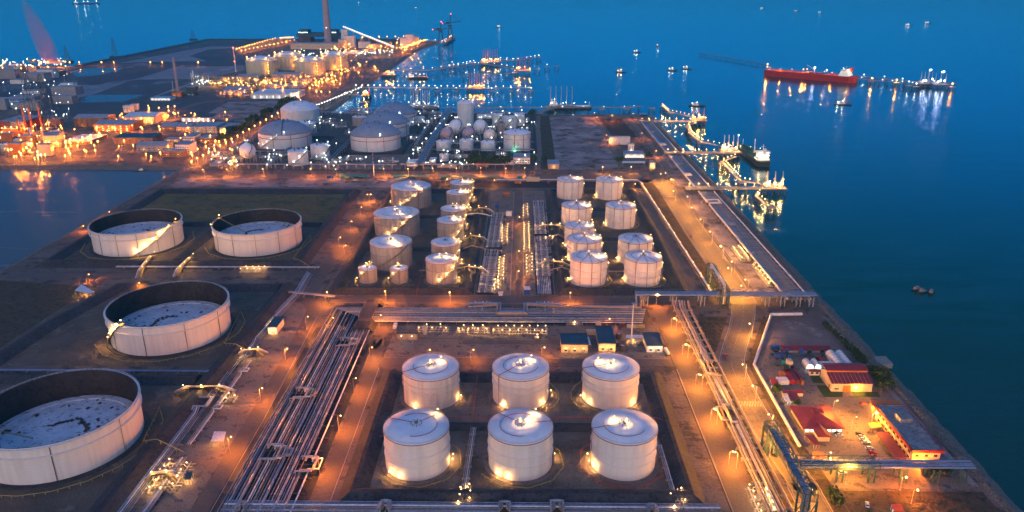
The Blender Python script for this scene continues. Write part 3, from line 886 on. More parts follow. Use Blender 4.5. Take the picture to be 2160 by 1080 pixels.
bank('dark bank between the two nearest open topped tanks', [(-204, 422), (-300, 422), (-440, 424)], False, 7, 1.3, 3.4)
bank('dark bank left of the third open topped tank', [(-330, 573), (-345, 500), (-350, 430)], False, 8, 1.4, 3.6)
floor([(-440, 60), (-205, 60), (-205, 416), (-440, 416)], 'bund_floor')
sheet('wet_scrub', [(-448, 440), (-360, 440), (-352, 575), (-448, 590)], 'scrub', .05)
struct(MB().sheet([(-446, 455), (-405, 452), (-395, 490), (-415, 500), (-446, 495)], .09).build('pond', mat('algae_pond', (0.03, 0.06, 0.035), .25, mixc=(0.02, 0.045, 0.03), scale=.05)))

# ---------------------------------------------------------------- tanks
def stair_on(parent, Rr, z0, z1, a0, a1, m='stair', lamps=0, kind='warm', power=900, w=1.3):
    n = 26
    b = MB()
    for i in range(n):
        t0, t1 = i / n, (i + 1) / n
        A0, A1 = a0 + (a1 - a0) * t0, a0 + (a1 - a0) * t1
        Z0, Z1 = z0 + (z1 - z0) * t0, z0 + (z1 - z0) * t1
        vs = []
        for A, Z in ((A0, Z0), (A1, Z1)):
            for rr, dz in ((Rr + .05, -.25), (Rr + w, -.25), (Rr + w, .15), (Rr + .05, .15)):
                vs.append((rr * math.cos(A), rr * math.sin(A), Z + dz))
        b.add(vs, [(0, 1, 5, 4), (1, 2, 6, 5), (2, 3, 7, 6), (3, 0, 4, 7)])
        b.rod(((Rr + w) * math.cos(A0), (Rr + w) * math.sin(A0), Z0), ((Rr + w) * math.cos(A0), (Rr + w) * math.sin(A0), Z0 + 1.1), .05, 4)
    b.tube([((Rr + w) * math.cos(a0 + (a1 - a0) * i / n), (Rr + w) * math.sin(a0 + (a1 - a0) * i / n), z0 + (z1 - z0) * i / n + 1.15) for i in range(n + 1)], .07, 4)
    o = b.build('stair', m, parent)
    for k in range(lamps):
        t = (k + .6) / lamps
        A = a0 + (a1 - a0) * t
        Z = z0 + (z1 - z0) * t + 2.3
        bulb(((Rr + w) * math.cos(A), (Rr + w) * math.sin(A), Z + .7), kind, .45, o)
        light(((Rr + w + .6) * math.cos(A), (Rr + w + .6) * math.sin(A), Z), kind, power, o, .3)
    return o

def ring_rail(b, Rr, z, h=1.1, n=48, r=.06):
    pts = [(Rr * math.cos(2 * math.pi * k / n), Rr * math.sin(2 * math.pi * k / n)) for k in range(n)]
    for k in range(n):
        p, q = pts[k], pts[(k + 1) % n]
        b.rod((*p, z), (*p, z + h), r, 4, caps=False)
        for zz in (z + h, z + h * .55):
            b.rod((*p, zz), (*q, zz), r, 4, caps=False)

def lamp_on(parent, x, y, z, kind, power, size=.5, name='lamp', below=True):
    o = bulb((x, y, z + size + .45), kind, size, parent, name)
    light((0, 0, -(size + .5)), kind, power, o, .3)
    return o

def cone_tank(label, cat, x, y, Rr, H, shell='white_shell', ribs=False, rings=(.55, .3), group=None, slope=.09, base=(), top=(), stair=None, foam=None, drops=(), arc=None, base_power=1500, top_power=1500, kind='warm', dome=0.0):
    t = thing('storage_tank', label, cat, (x, y, 0), 0, group)
    MB().lathe([(Rr + 2.6, 0.02), (Rr + 2.4, .35), (Rr - .2, .36)], 64).build('base_ring', 'concrete', t)
    b = MB(); b.smooth = not ribs
    if ribs:
        b.lathe([(Rr - .25, .3), (Rr - .25, H)], 120, ribs=.28)
    else:
        b.lathe([(Rr, .3), (Rr, H)], 96)
    b.build('shell', shell, t)
    b = MB(); b.smooth = True
    if dome:
        prof = [(Rr * math.sin(a), 0) for a in ()]
        RR = (Rr * Rr + dome * dome) / (2 * dome)
        am = math.asin(min(1, Rr / RR))
        prof = [(max(RR * math.sin(am * (1 - i / 10)), .01), H + RR * math.cos(am * (1 - i / 10)) - RR * math.cos(am)) for i in range(11)]
        b.lathe(prof, 72)
        apex = H + dome
    else:
        b.lathe([(Rr + .25, H - .15), (Rr + .25, H + .1), (Rr * .5, H + .1 + Rr * .5 * slope), (.01, H + .1 + Rr * slope)], 72)
        apex = H + .1 + Rr * slope
    roof = b.build('roof', 'dome_roof' if dome > 9 else 'white_roof', t)
    b = MB(); ring_rail(b, Rr + .1, H + .05, 1.15, 56, .055); b.build('railing', 'steel' if not ribs else 'stair', t)
    b = MB()
    b.lathe([(Rr + .05, H - .5), (Rr + .42, H - .5), (Rr + .42, H - .1), (Rr + .05, H - .1)], 72)
    b.build('rim_band', 'red_pipe', t)
    if rings:
        b = MB()
        for q in rings:
            b.lathe([(Rr, H * q - .15), (Rr + .45, H * q), (Rr + .45, H * q + .15), (Rr, H * q + .25)], 72)
        b.build('wind_girder', shell, t)
    # vents on the crown of the roof
    b = MB()
    b.rod((0, 0, apex - .3), (0, 0, apex + 1.2), .7, 10)
    b.lathe([(.1, apex + 1.6), (1.1, apex + 1.1), (1.1, apex + .95)], 12)
    for k in range(9):
        a = 2 * math.pi * k / 9
        q = Rr * .17
        b.rod((q * math.cos(a), q * math.sin(a), apex - q * slope - .2), (q * math.cos(a), q * math.sin(a), apex + .8), .16, 5)
    n = 18
    q = Rr * .17
    for k in range(n):
        a0, a1 = 2 * math.pi * k / n, 2 * math.pi * (k + 1) / n
        b.rod((q * math.cos(a0), q * math.sin(a0), apex + .7), (q * math.cos(a1), q * math.sin(a1), apex + .7), .07, 4)
    b.build('roof_vent', 'stair', t)
    rz = lambda r: (H + .1 + (Rr - r) * slope + .35) if not dome else H + (math.sqrt(max(0, RR * RR - r * r)) - RR * math.cos(am)) + .35
    if arc:
        a0, a1, fr = arc
        q = Rr * fr
        b = MB().tube([(q * math.cos(a0 + (a1 - a0) * k / 36), q * math.sin(a0 + (a1 - a0) * k / 36), rz(q)) for k in range(37)], .16, 5)
        b.build('foam_pipe', 'red_pipe', t)
    if foam is not None:
        b = MB()
        for a in foam:
            ca, sa = math.cos(a), math.sin(a)
            b.tube([(ca * Rr * .16, sa * Rr * .16, rz(Rr * .16)), (ca * (Rr + .5), sa * (Rr + .5), rz(Rr) + .1), (ca * (Rr + .5), sa * (Rr + .5), .6)], .17, 5)
        b.build('riser_pipe', 'red_pipe' if shell != 'grey_shell' else 'dark_steel', t)
    for a in drops:
        b = MB().tube([(math.cos(a) * (Rr + .35), math.sin(a) * (Rr + .35), H), (math.cos(a) * (Rr + .35), math.sin(a) * (Rr + .35), .5)], .2, 5)
        b.build('drop_pipe', 'dark_steel', t)
    if stair:
        stair_on(t, Rr, .6, H + .3, stair[0], stair[1], 'stair', stair[2], kind, stair[3] if len(stair) > 3 else 900)
    for a in base:
        lamp_on(t, math.cos(a) * (Rr + 1.7), math.sin(a) * (Rr + 1.7), 2.4, kind, base_power, .45)
    for a, f in top:
        lamp_on(t, math.cos(a) * Rr * f, math.sin(a) * Rr * f, rz(Rr * f) + 1.6, kind, top_power, .4)
    return t

D = math.radians
# six white tanks in the foreground
six = 'white cone roofed tanks of the foreground yard'
for lab, x, y, Rr, H, sh, base, top, foam, arc in (
    ('white tank with grey stain bands, back left of the six in the foreground', -53.6, 404, 16.8, 20.3, 'white_shell_dirty', (D(-118), D(-12)), ((D(0), .0), (D(45), .5)), (D(205),), (D(60), D(-190), .62)),
    ('clean white tank with red roof pipe, back centre of the six in the foreground', .5, 405, 16.9, 20.3, 'white_shell', (D(-128), D(-40), D(5)), ((D(0), .0), (D(50), .6)), (D(222),), (D(100), D(350), .62)),
    ('white tank with its whole roof crown lit, back right of the six in the foreground', 54.7, 405.8, 16.9, 20.3, 'white_shell', (D(195), D(-142), D(-42)), ((D(200), .12), (D(20), .1), (D(150), .5)), (D(190),), (D(120), D(352), .62)),
    ('white tank with an unlit roof crown, front left of the six in the foreground', -53.5, 337.6, 16.8, 21.8, 'white_shell', (D(-135), D(-115), D(-5), D(8)), ((D(50), .92),), (D(155), D(48)), (D(130), D(-100), .64)),
    ('white tank with a lit roof crown, front centre of the six in the foreground', .4, 338, 16.7, 22, 'white_shell', (D(-132), D(-112), D(10)), ((D(0), .0), (D(28), .3), (D(55), .85)), (D(135), D(15)), (D(60), D(280), .64)),
    ('white tank nearest the right bank, front right of the six in the foreground', 54.3, 338.8, 16.8, 21.9, 'white_shell', (D(192), D(207), D(172)), ((D(0), .05), (D(150), .35)), (D(190),), (D(165), D(330), .64)),
):
    t = cone_tank(lab, 'storage tank', x, y, Rr, H, sh, False, (.62, .38) if y < 380 else (.74, .55), six, .1, base, top, (D(-5), D(70), 0), foam, (), arc, 950, 1700)
# grey ribbed tanks
gg = 'grey ribbed tanks of the middle yard'
for lab, x, y, Rr, H, st, foam, top, base in (
    ('grey ribbed tank with a lit stair, farthest of the three big ones', -122.6, 821.7, 22.3, 21.2, (D(-125), D(-45), 4, 1500), (D(-62),), ((D(0), 0), (D(-50), .45), (D(-50), .8)), (D(180),)),
    ('wide grey ribbed tank, middle one of the three big ones in the left column', -123.1, 720.5, 22.3, 20.9, (D(-115), D(-40), 4, 1500), (D(-70),), ((D(110), .3), (D(-60), .45)), ()),
    ('grey ribbed tank right behind the two smallest ones, nearest of the three big ones', -114.3, 631.6, 18.2, 21.3, (D(-130), D(-30), 0), (D(-52),), ((D(110), .3), (D(-60), .3), (D(-60), .6), (D(-55), .85)), (D(190),)),
    ('grey ribbed tank of the right column, farthest of its six', -67.7, 842.3, 13, 20, (D(-40), D(20), 3), None, ((D(0), .1), (D(10), .6), (D(10), .95)), (D(-10),)),
    ('grey ribbed tank with a plain band round its middle, second farthest of the right column', -68.5, 800.6, 12.3, 20, (D(-40), D(20), 3), None, ((D(20), .3), (D(5), .7), (D(0), .95)), (D(-10),)),
    ('grey ribbed tank with a brightly lit roof, third farthest of the right column', -68.3, 738.5, 12.6, 20, (D(-50), D(15), 3), None, ((D(100), .4), (D(60), .5), (D(10), .8), (D(5), .95)), (D(0),)),
    ('grey ribbed tank of the right column, third counted from the near end', -68.0, 700, 12.6, 20, (D(-85), D(0), 4), None, ((D(20), .3), (D(0), .8)), (D(0),)),
    ('grey ribbed tank of the right column just behind the nearest, its roof crown unlit', -66.5, 634.6, 12.6, 20, (D(-60), D(5), 3), None, ((D(0), .95),), (D(0),)),
    ('grey ribbed tank of the right column, nearest the service road', -66.1, 592.7, 12.9, 19.8, (D(-110), D(0), 4, 1500), None, ((D(150), .12), (D(40), .4), (D(0), .9)), (D(-5),)),
):
    cone_tank(lab, 'storage tank', x, y, Rr, H, 'grey_shell', True, (.62,), gg, .09, base, top, st, foam, (), (D(60), D(-150), .7), 1300, 1500)
for lab, x in (("small grey ribbed tank left of its twin in the middle yard's near corner", -127.8), ("small grey ribbed tank right of its twin in the middle yard's near corner", -101.4)):
    cone_tank(lab, 'storage tank', x, 590.5, 7.5, 12, 'grey_shell', True, (), 'pair of small grey ribbed tanks', .12, (D(185),), ((D(0), 0), (D(120), .4)), (D(-170), D(-80), 1, 900), (D(-80),), (), None, 1200, 1300)
# nine cream white tanks
gw = 'cream white tanks of the right yard'
for i, (lab, x, y, Rr, H, stl, base) in enumerate((
    ('cream white tank with red roof pipes, farthest left of the right yard', 57.3, 854.8, 15, 20.9, 1, (D(15),)),
    ('cream white tank with red roof pipes, farthest right of the right yard', 102.3, 853.5, 15.1, 21.2, 1, (D(10), D(190))),
    ('cream white tank in the second row of the right yard, left one', 57.6, 752.6, 15.2, 19.8, 1, (D(8),)),
    ('cream white tank standing alone in the second row of the right yard, right one', 102.4, 746.8, 15.2, 21.5, 0, (D(185), D(30))),
    ('cream white tank squeezed in the middle of the left column of the right yard', 55.7, 682.7, 13.8, 20.4, 1, (D(190), D(15))),
    ('cream white tank just behind the nearest one in the left column of the right yard', 57.7, 645.7, 15.2, 20.2, 1, (D(190), D(5))),
    ('cream white tank just behind the nearest one in the right column of the right yard', 102.9, 643.8, 15.1, 20.6, 0, (D(190), D(20))),
    ('cream white tank nearest the service road in the left column of the right yard', 57.0, 593.2, 15.3, 21.7, 1, (D(185), D(15))),
    ('cream white tank nearest the service road in the right column of the right yard', 102.4, 594.1, 15.2, 21.5, 0, (D(188), D(15))),
)):
    cone_tank(lab, 'storage tank', x, y, Rr, H, 'white_shell', False, (.62, .36), gw, .12, base, ((D(90), .05), (D(-20), .55), (D(0), .9)) if stl else (((D(90), .05),) if i != 6 else ()) + ((D(8), .93),), (D(-30), D(20), 1, 900), (D(-85), D(-120), D(-55)), (), (D(40), D(230), .66), 1300, 1600)

# open topped floating roof tanks
def float_tank(label, x, y, deck, stair_a, lamps, drops, walk=None, rough=1.0, H=22.0, Rr=40.0):
    t = thing('open_topped_tank', label, 'storage tank', (x, y, 0), 0, 'big open topped tanks')
    MB().lathe([(Rr + 3.2, .02), (Rr + 3, .5), (Rr - .2, .52)], 96).build('base_ring', 'bund', t)
    b = MB(); b.smooth = True
    b.lathe([(Rr, .4), (Rr, H)], 128)
    b.build('shell', 'white_shell', t)
    b = MB()
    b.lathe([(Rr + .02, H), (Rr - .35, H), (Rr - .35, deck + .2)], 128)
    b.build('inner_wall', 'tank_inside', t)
    b = MB()
    b.lathe([(Rr, H - 1.0), (Rr + 1.3, H - .9), (Rr + 1.3, H - .7), (Rr, H - .6)], 128)
    b.lathe([(Rr, H - 6.6), (Rr + 1.2, H - 6.2), (Rr + 1.2, H - 5.9), (Rr, H - 5.7)], 128)
    b.build('wind_girder', 'white_shell', t)
    b = MB(); ring_rail(b, Rr + 1.2, H - .7, 1.2, 90, .06)
    b.build('railing', 'pipe_white', t)
    # deck with a raised pontoon ring
    b = MB()
    b.lathe([(Rr - 1.2, deck), (Rr - 1.2, deck + .9), (Rr - 5, deck + .8), (Rr - 5.4, deck + .25), (Rr * .45, deck + .15), (Rr * .2, deck + .32), (.01, deck + .32)], 96)
    dk = b.build('floating_roof', 'float_roof', t)
    b = MB()
    for k in range(int(16 * rough)):
        a, q = rnd.uniform(0, 6.28), rnd.choice((.28, .45, .6, .74, .82)) * Rr + rnd.uniform(-1, 1)
        b.box((q * math.cos(a), q * math.sin(a), deck + .75), (rnd.uniform(.8, 2.2), rnd.uniform(.5, 1.3), .6), a)
    a0 = rnd.uniform(0, 6)
    for k in range(22):
        a = a0 + k * .12
        q = Rr * .3 + rnd.uniform(-1.5, 1.5)
        b.box((q * math.cos(a), q * math.sin(a), deck + .5), (rnd.uniform(1.5, 3.5), rnd.uniform(1, 2.2), .28), rnd.uniform(0, 3))
    b.build('roof_fittings', 'rust', dk)
    # rolling ladder
    a = walk if walk is not None else D(40)
    b = MB()
    for s_ in (-.6, .6):
        b.rod(((Rr - 1) * math.cos(a) - s_ * math.sin(a), (Rr - 1) * math.sin(a) + s_ * math.cos(a), H + .3), (Rr * .35 * math.cos(a) - s_ * math.sin(a), Rr * .35 * math.sin(a) + s_ * math.cos(a), deck + 1), .18, 4)
    for k in range(14):
        f = k / 13
        q = (Rr - 1) * (1 - f) + Rr * .35 * f; z = (H + .3) * (1 - f) + (deck + 1) * f
        b.rod((q * math.cos(a) + .6 * math.sin(a), q * math.sin(a) - .6 * math.cos(a), z), (q * math.cos(a) - .6 * math.sin(a), q * math.sin(a) + .6 * math.cos(a), z), .08, 4)
    b.box((Rr * math.cos(a), Rr * math.sin(a), H + .4), (4, 3, .3), a)
    b.build('rolling_ladder', 'yellow_rail', t)
    bulb((Rr * math.cos(a), Rr * math.sin(a), H + 3.6), 'warm', .6, t)
    light((Rr * math.cos(a), Rr * math.sin(a), H + 2.5), 'warm', 900, t)
    for k in range(drops):
        q = D(-165) + k * D(150) / (drops - 1)
        MB().tube([(math.cos(q) * (Rr + .35), math.sin(q) * (Rr + .35), H - 1), (math.cos(q) * (Rr + .35), math.sin(q) * (Rr + .35), .6)], .22, 5).build('drop_pipe', 'yellow_rail' if k % 2 else 'dark_steel', t)
    if stair_a:
        stair_on(t, Rr, .6, H + .4, stair_a[0], stair_a[1], 'stair', lamps, 'warm', 2600, 1.6)
    return t
float_tank('open topped white tank farthest left, beside the inlet, with a lit stair on its right', -366, 684.7, 9.0, (D(-72), D(-18)), 5, 7, D(-4), .8, 21.9, 39.7)
float_tank('open topped white tank on the right of the pair by the dry grass field', -251, 686.6, 9.0, (D(170), D(200)), 3, 6, D(168), .6, 21.8, 39.9)
float_tank('second nearest open topped white tank, with a dark inner wall and patched roof deck', -251.1, 493.3, 6.0, (D(-150), D(-112)), 4, 5, D(-112), 1.8, 22.1, 40)
float_tank('nearest open topped white tank, cut by the left edge, with a cracked roof deck', -251, 355, 5.0, (D(-160), D(-118)), 3, 4, D(-150), 1.6, 22, 40)

# ---------------------------------------------------------------- pipe racks and pipelines
def support_mesh(w, z, style='low'):
    b = MB()
    if style == 'low':
        b.box((0, 0, z * .5 - .3), (w, .5, .35))
        for s_ in (-.45, -.15, .15, .45):
            b.box((w * s_, 0, (z - .3) * .5 - .1), (.45, .5, z - .4))
    else:
        for s_ in (-.5, .5):
            b.box((w * s_, 0, z * .5), (.4, .4, z))
        b.box((0, 0, z - .45), (w, .35, .4))
        b.box((0, 0, z * .55), (w, .3, .3))
        b.rod((-w / 2, 0, .3), (w / 2, 0, z * .5), .1, 4)
    return b

def run(parent, pts, r, m='pipe', n=6):
    return MB().tube(pts, r, n).build('pipe', m, parent)

def pipe_rack(label, x0, y0, x1, y1, z, pipes, gap=12, style='low', rung=None, cat='pipe rack', name='pipe_rack', loops=(), sm='steel', walk=False):
    """straight rack from (x0,y0) to (x1,y1); pipes = list of (offset, radius, material)"""
    L = math.hypot(x1 - x0, y1 - y0)
    ang = math.atan2(y1 - y0, x1 - x0)
    t = thing(name, label, cat, (x0, y0, 0), ang)
    lo, hi = min(p[0] for p in pipes), max(p[0] for p in pipes)
    c, w = (lo + hi) / 2, hi - lo + 1.4
    sup = None
    k = 0
    pos = gap / 2
    while pos < L:
        if sup is None:
            bb = MB()
            s0 = support_mesh(w, z, style)
            bb.v = [(v[1], v[0], v[2]) for v in s0.v]
            bb.f = [f[::-1] for f in s0.f]; bb.m = s0.m; bb.sm = s0.sm
            sup = bb.build('support', sm, t)
            sup.location = (pos, c, 0)
        else:
            q = sup.copy(); col.objects.link(q); q.parent = t; q.location = (pos, c, 0)
        pos += gap
    for i, (off, r, m) in enumerate(pipes):
        pts = [(0, off, z + r)]
        for (lp, i0, i1, reach, up) in loops:
            if i0 <= i <= i1:
                k2 = (i - i0) * .9 * (1 if reach > 0 else 1)
                d = abs(reach) * .5 - k2 if abs(reach) * .5 - k2 > 1 else 1
                pts += [(lp - d, off, z + r), (lp - d, off, z + up + r), (lp - d, off + reach - (k2 if reach > 0 else -k2), z + up + r), (lp + d, off + reach - (k2 if reach > 0 else -k2), z + up + r), (lp + d, off, z + up + r), (lp + d, off, z + r)]
        pts.append((L, off, z + r))
        run(t, pts, r, m)
    if rung:
        b = MB()
        q = rung
        while q < L:
            b.box((q, c, z + .9), (.25, w, .2))
            q += rung
        b.build('cross_pipes', sm, t)
    if walk:
        b = MB()
        b.box((L / 2, hi + 1.0, z + .2), (L, .9, .12))
        q = 0
        while q < L:
            b.rod((q, hi + 1.4, z + .2), (q, hi + 1.4, z + 1.3), .05, 4); q += 3
        b.rod((0, hi + 1.4, z + 1.3), (L, hi + 1.4, z + 1.3), .06, 4)
        b.build('walkway', 'steel', t)
    return t

PM = ['pipe', 'pipe', 'pipe_warm', 'pipe', 'pipe_white', 'pipe_blue', 'pipe', 'pipe_warm']
# the long corridor and its turn along the service road: nested L shaped pipes
t = thing('pipe_corridor', 'long corridor of parallel pipes turning right along the service road', 'pipe rack', (-125, 500, 0))
NP = 13
for i in range(NP):
    xx = -143.2 + i * 2.9 - (.9 if i % 4 == 3 else 0)
    yy = 531.5 - i * 2.02 + (.5 if i % 4 == 3 else 0)
    r = (.32, .46, .3, .56, .32, .4)[i % 6]
    z = 1.6 + r
    p = [(xx + 125, 60 - 500, z)]
    for lp, i0, i1 in ((401, 2, 6), (470, 6, 9), (340, 3, 7), (330, 10, 12)):
        if i0 <= i <= i1:
            d = 6.5 - (i - i0) * 1.0
            q = 8 - (i - i0) * 1.2
            if d > .8:
                p += [(xx + 125, lp - d - 500, z), (xx + 125, lp - d - 500, z + 2), (xx + 125 + q, lp - d - 500, z + 2), (xx + 125 + q, lp + d - 500, z + 2), (xx + 125, lp + d - 500, z + 2), (xx + 125, lp + d - 500, z)]
    p.sort(key=lambda v: 0)
    pp = [p[0]] + sorted([p[k:k + 6] for k in range(1, len(p), 6)], key=lambda g: g[0][1]) if len(p) > 1 else [p[0]]
    flat = [pp[0]]
    for g in pp[1:]: flat += g
    flat += [(xx + 125, yy - 500, z), (96 - i * .5 + 125, yy - 500, z)]
    run(t, flat, r, PM[(i * 3) % 8])
for k, xx in enumerate((-141.9, -139.2, -136.2, -133.2, -130.4, -127.4, -124.6, -121.7, -118.8, -115.6, -113.0)):
    run(t, [(xx + 125, -440, 1.9), (xx + 125, 2 - k * .8, 1.9), (xx + 125, 3 - k * .8, .4)], .2, PM[(k * 5) % 8])
s_ = None
for k in range(38):
    y = 70 + k * 12
    if y > 505: break
    if s_ is None:
        s_ = support_mesh(38, 1.6, 'low').build('support', 'dark_steel', t); s_.location = (0, y - 500, 0)
    else:
        q = s_.copy(); col.objects.link(q); q.parent = t; q.location = (0, y - 500, 0)
bb = MB(); s0 = support_mesh(27, 1.6, 'low'); bb.v = [(v[1], v[0], v[2]) for v in s0.v]; bb.f = [f[::-1] for f in s0.f]; bb.m = s0.m; bb.sm = s0.sm
s2 = bb.build('support', 'dark_steel', t); s2.location = (30, 19, 0)
for k in range(1, 16):
    q = s2.copy(); col.objects.link(q); q.parent = t; q.location = (30 + k * 12, 19, 0)
# big raised pair with a U bend
t = thing('pipeline', 'pair of thick blue grey pipes with a deep U bend over the pipe rack', 'pipeline', (0, 533, 0))
run(t, [(-40, 0, 3.2), (-39, 2, 4.2), (-15.2, 2, 4.2), (-15.2, -14, 4.2), (3.2, -14, 4.2), (3.2, 2, 4.2), (31, 2, 4.2), (33, 0, 3.2), (88, 0, 3.2), (90, 6, 3.2), (90, 12, 9)], .8, 'pipe_blue', 8)
run(t, [(-40, -2, 3.2), (-17, .2, 4.2), (-17, -16, 4.2), (5, -16, 4.2), (5, .2, 4.2), (32, -.4, 3.6), (92, -2, 3.2), (93.5, 6, 3.2), (93.5, 12, 9)], .8, 'pipe_warm', 8)
b = MB()
for x in (-30, -16, -6, 4, 20, 40, 60, 80):
    b.box((x, 0, 1.5), (.6, 3, 3.0))
b.build('support', 'concrete', t)
# road bridge over the rack and its ramp
t = thing('road_bridge', 'narrow concrete road bridge crossing the horizontal pipe rack', 'bridge', (-114, 522, 0))
MB().add([(-6, 24, .1), (6, 24, .1), (5, 14, 4.6), (-5, 14, 4.6), (-5, -14, 4.6), (5, -14, 4.6), (5, -48, .1), (-5, -48, .1)], [(3, 2, 1, 0), (4, 5, 2, 3), (4, 7, 6, 5)][0:0] + [(0, 1, 2, 3)[::-1], (3, 2, 5, 4)[::-1], (4, 5, 6, 7)[::-1]]).build('deck', 'road', t)
b = MB()
for s_ in (-5.1, 5.1):
    b.add([(s_ - .25, 14, 4.4), (s_ + .25, 14, 4.4), (s_ + .25, -14, 4.4), (s_ - .25, -14, 4.4), (s_ - .25, 14, 5.5), (s_ + .25, 14, 5.5), (s_ + .25, -14, 5.5), (s_ - .25, -14, 5.5)], [(4, 5, 6, 7), (0, 1, 5, 4), (1, 2, 6, 5), (2, 3, 7, 6), (3, 0, 4, 7)])
b.build('parapet', 'concrete', t)
b = MB()
for y in (13, 4.5, -4.5, -13):
    b.box((0, y, 2.1), (9, .8, 4.2))
b.build('pier_wall', 'concrete', t)
b = MB()
b.ridge([(0, -14.4), (0, -30)], 9, 5, 4.0); b.build('ramp_bank', 'bund', t)
MB().ridge([(0, 14.4), (0, 22)], 8, 5, 3.6).build('ramp_bank', 'bund', t)
# feeder racks that cross under the service road to the central racks
for lab, x0, n in (('short bundle of pipes diving under the road to the left central rack', -35, 9), ('short bundle of pipes diving under the road to the right central rack', 13, 9)):
    t = thing('pipe_bundle', lab, 'pipe rack', (x0, 545, 0))
    for i in range(n):
        run(t, [(i * 1.5, -16 - (i % 3) * 4, 2.6), (i * 1.5, -2 - (i % 2) * 1.5, 2.6), (i * 1.5, -.5, .6), (i * 1.5, 1.0, .4)], .32 + .1 * (i % 3 == 0), PM[i % 8])
def dense(lab, x0, y0, y1, n, dx, z, skew=0.0, rung=4.5):
    t = thing('pipe_rack', lab, 'pipe rack', (x0, y0, 0))
    L = y1 - y0
    for i in range(n):
        r = (.24, .36, .26, .3)[i % 4]
        xx = i * dx
        e = L * (1 - .18 * (i % 3 == 1))
        run(t, [(xx, 0, z + r), (xx + skew * e, e, z + r)], r, ('pipe_white', 'pipe', 'pipe_warm', 'pipe_white', 'pipe_blue')[(i * 3) % 5])
    b = MB(); k = 3.0
    while k < L:
        w0 = rnd.choice((0, 0, n * dx * .25)); w1 = rnd.choice((n * dx, n * dx, n * dx * .7))
        b.rod((w0 + skew * k, k, z + 1.2), (w1 + skew * k + 1.5, k, z + 1.2), .22, 5)
        if rnd.random() < .5: b.rod((w1 + skew * k + 1.5, k, z + 1.2), (w1 + skew * k + 1.5, k, .2), .2, 5)
        k += rung * rnd.uniform(.5, 1.3)
    b.build('cross_pipes', 'pipe', t)
    s1 = None; k = 5.0
    while k < L:
        if s1 is None:
            s1 = support_mesh(n * dx + 1, z, 'low').build('support', 'dark_steel', t); s1.location = (n * dx / 2 + skew * k - .5, k, 0)
        else:
            q = s1.copy(); col.objects.link(q); q.parent = t; q.location = (n * dx / 2 + skew * k - .5, k, 0)
        k += 13
    return t
dense('crowded left central pipe rack between the two tank yards, near half', -34, 563, 665, 13, 1.05, 1.6, .014)
dense('crowded left central pipe rack between the two tank yards, far half', -32, 672, 782, 13, 1.05, 1.6, .012)
dense('crowded right central pipe rack between the two tank yards, near half', 14, 600, 705, 13, 1.0, 1.6, .0)
dense('crowded right central pipe rack between the two tank yards, far half', 14.4, 712, 830, 12, 1.0, 1.6, .0)
t = thing('pipe_rack', 'bundle of dark blue pipes at the near end of the right central rack', 'pipe rack', (14.5, 562, 0))
for i in range(8): run(t, [(i * 1.45, 0, .5), (i * 1.45, 0, 1.9), (i * 1.45, 36, 1.9)], .42, 'pipe_blue' if i % 3 else 'pipe')
b = MB(); [b.box((5, 4 + 9 * k, .8), (12, .5, 1.5)) for k in range(4)]; b.build('support', 'dark_steel', t)

# lit valve manifolds
def manifold(lab, x, y, w, d, nx, lamps, kind='warm', power=900, dirn='x', pm='pipe_warm', lampz=2.6, deck=True, size=.38):
    t = thing('valve_manifold', lab, 'valve manifold', (x, y, 0))
    if deck:
        MB().box((0, 0, .12), (w + 1, d + 1, .22)).build('slab', 'concrete', t)
    rows = 3
    for k in range(nx):
        u = -w / 2 + (k + .5) * w / nx if dirn == 'x' else -d / 2 + (k + .5) * d / nx
        b = MB()
        hd = (d if dirn == 'x' else w)
        h = rnd.uniform(1.2, 2.4)
        def Pt(a, c, z): return (a, c, z) if dirn == 'x' else (c, a, z)
        b.tube([Pt(u, -hd / 2, .5), Pt(u, -hd * .2, .5), Pt(u, -hd * .15, h), Pt(u, hd * .25, h), Pt(u, hd * .3, .6), Pt(u, hd / 2 + rnd.uniform(0, 2), .6)], .26, 5)
        for q in (-.05, .15):
            c0 = Pt(u, hd * q, h)
            b.box((c0[0], c0[1], h + .45), (.55, .55, .7))
            b.rod((c0[0], c0[1], h + .6), (c0[0], c0[1], h + 1.3), .07, 4)
            b.lathe([(.38, h + 1.3), (.38, h + 1.42)], 8, (c0[0], c0[1], 0))
        b.build('valve_line', (pm, 'stair', 'steel')[k % 3], t)
    b = MB()
    for q in (-.4, 0, .4):
        if dirn == 'x': b.rod((-w / 2, d * q, 1.0), (w / 2, d * q, 1.0), .3, 6)
        else: b.rod((w * q, -d / 2, 1.0), (w * q, d / 2, 1.0), .3, 6)
    b.build('header_pipe', 'pipe', t)
    for k in range(lamps):
        f = (k + .5) / lamps
        if dirn == 'x': lx, ly = -w / 2 + f * w, (d * .3 if k % 2 else -d * .3) + rnd.uniform(-.4, .4)
        else: lx, ly = (w * .35 if k % 2 else -w * .35), -d / 2 + f * d
        lx += rnd.uniform(-.5, .5)
        o = bulb((lx, ly, lampz + 1.0), kind, size, t)
        light((0, 0, -(size + .45)), kind, power * rnd.choice((.7, 1, 1, 1.3)), o, .25)
        MB().rod((lx + .3, ly, .2), (lx + .3, ly, lampz + 1.2), .06, 4).build('lamp_post', 'steel', t)
    return t
manifold('brightly lit pump manifold below the horizontal pipe rack, its crowded right half', 0, 494, 40, 11, 18, 14, power=700)
manifold('brightly lit pump manifold below the horizontal pipe rack, its middle part', -34, 495, 24, 9, 10, 7, power=700)
manifold('lit pump skids at the left end of the pump row, by the brown sheds', -63, 496, 24, 10, 8, 5, power=600)
manifold('small lit skid in the open yard right of the pump row', 12, 484, 3, 3, 2, 1, power=700)
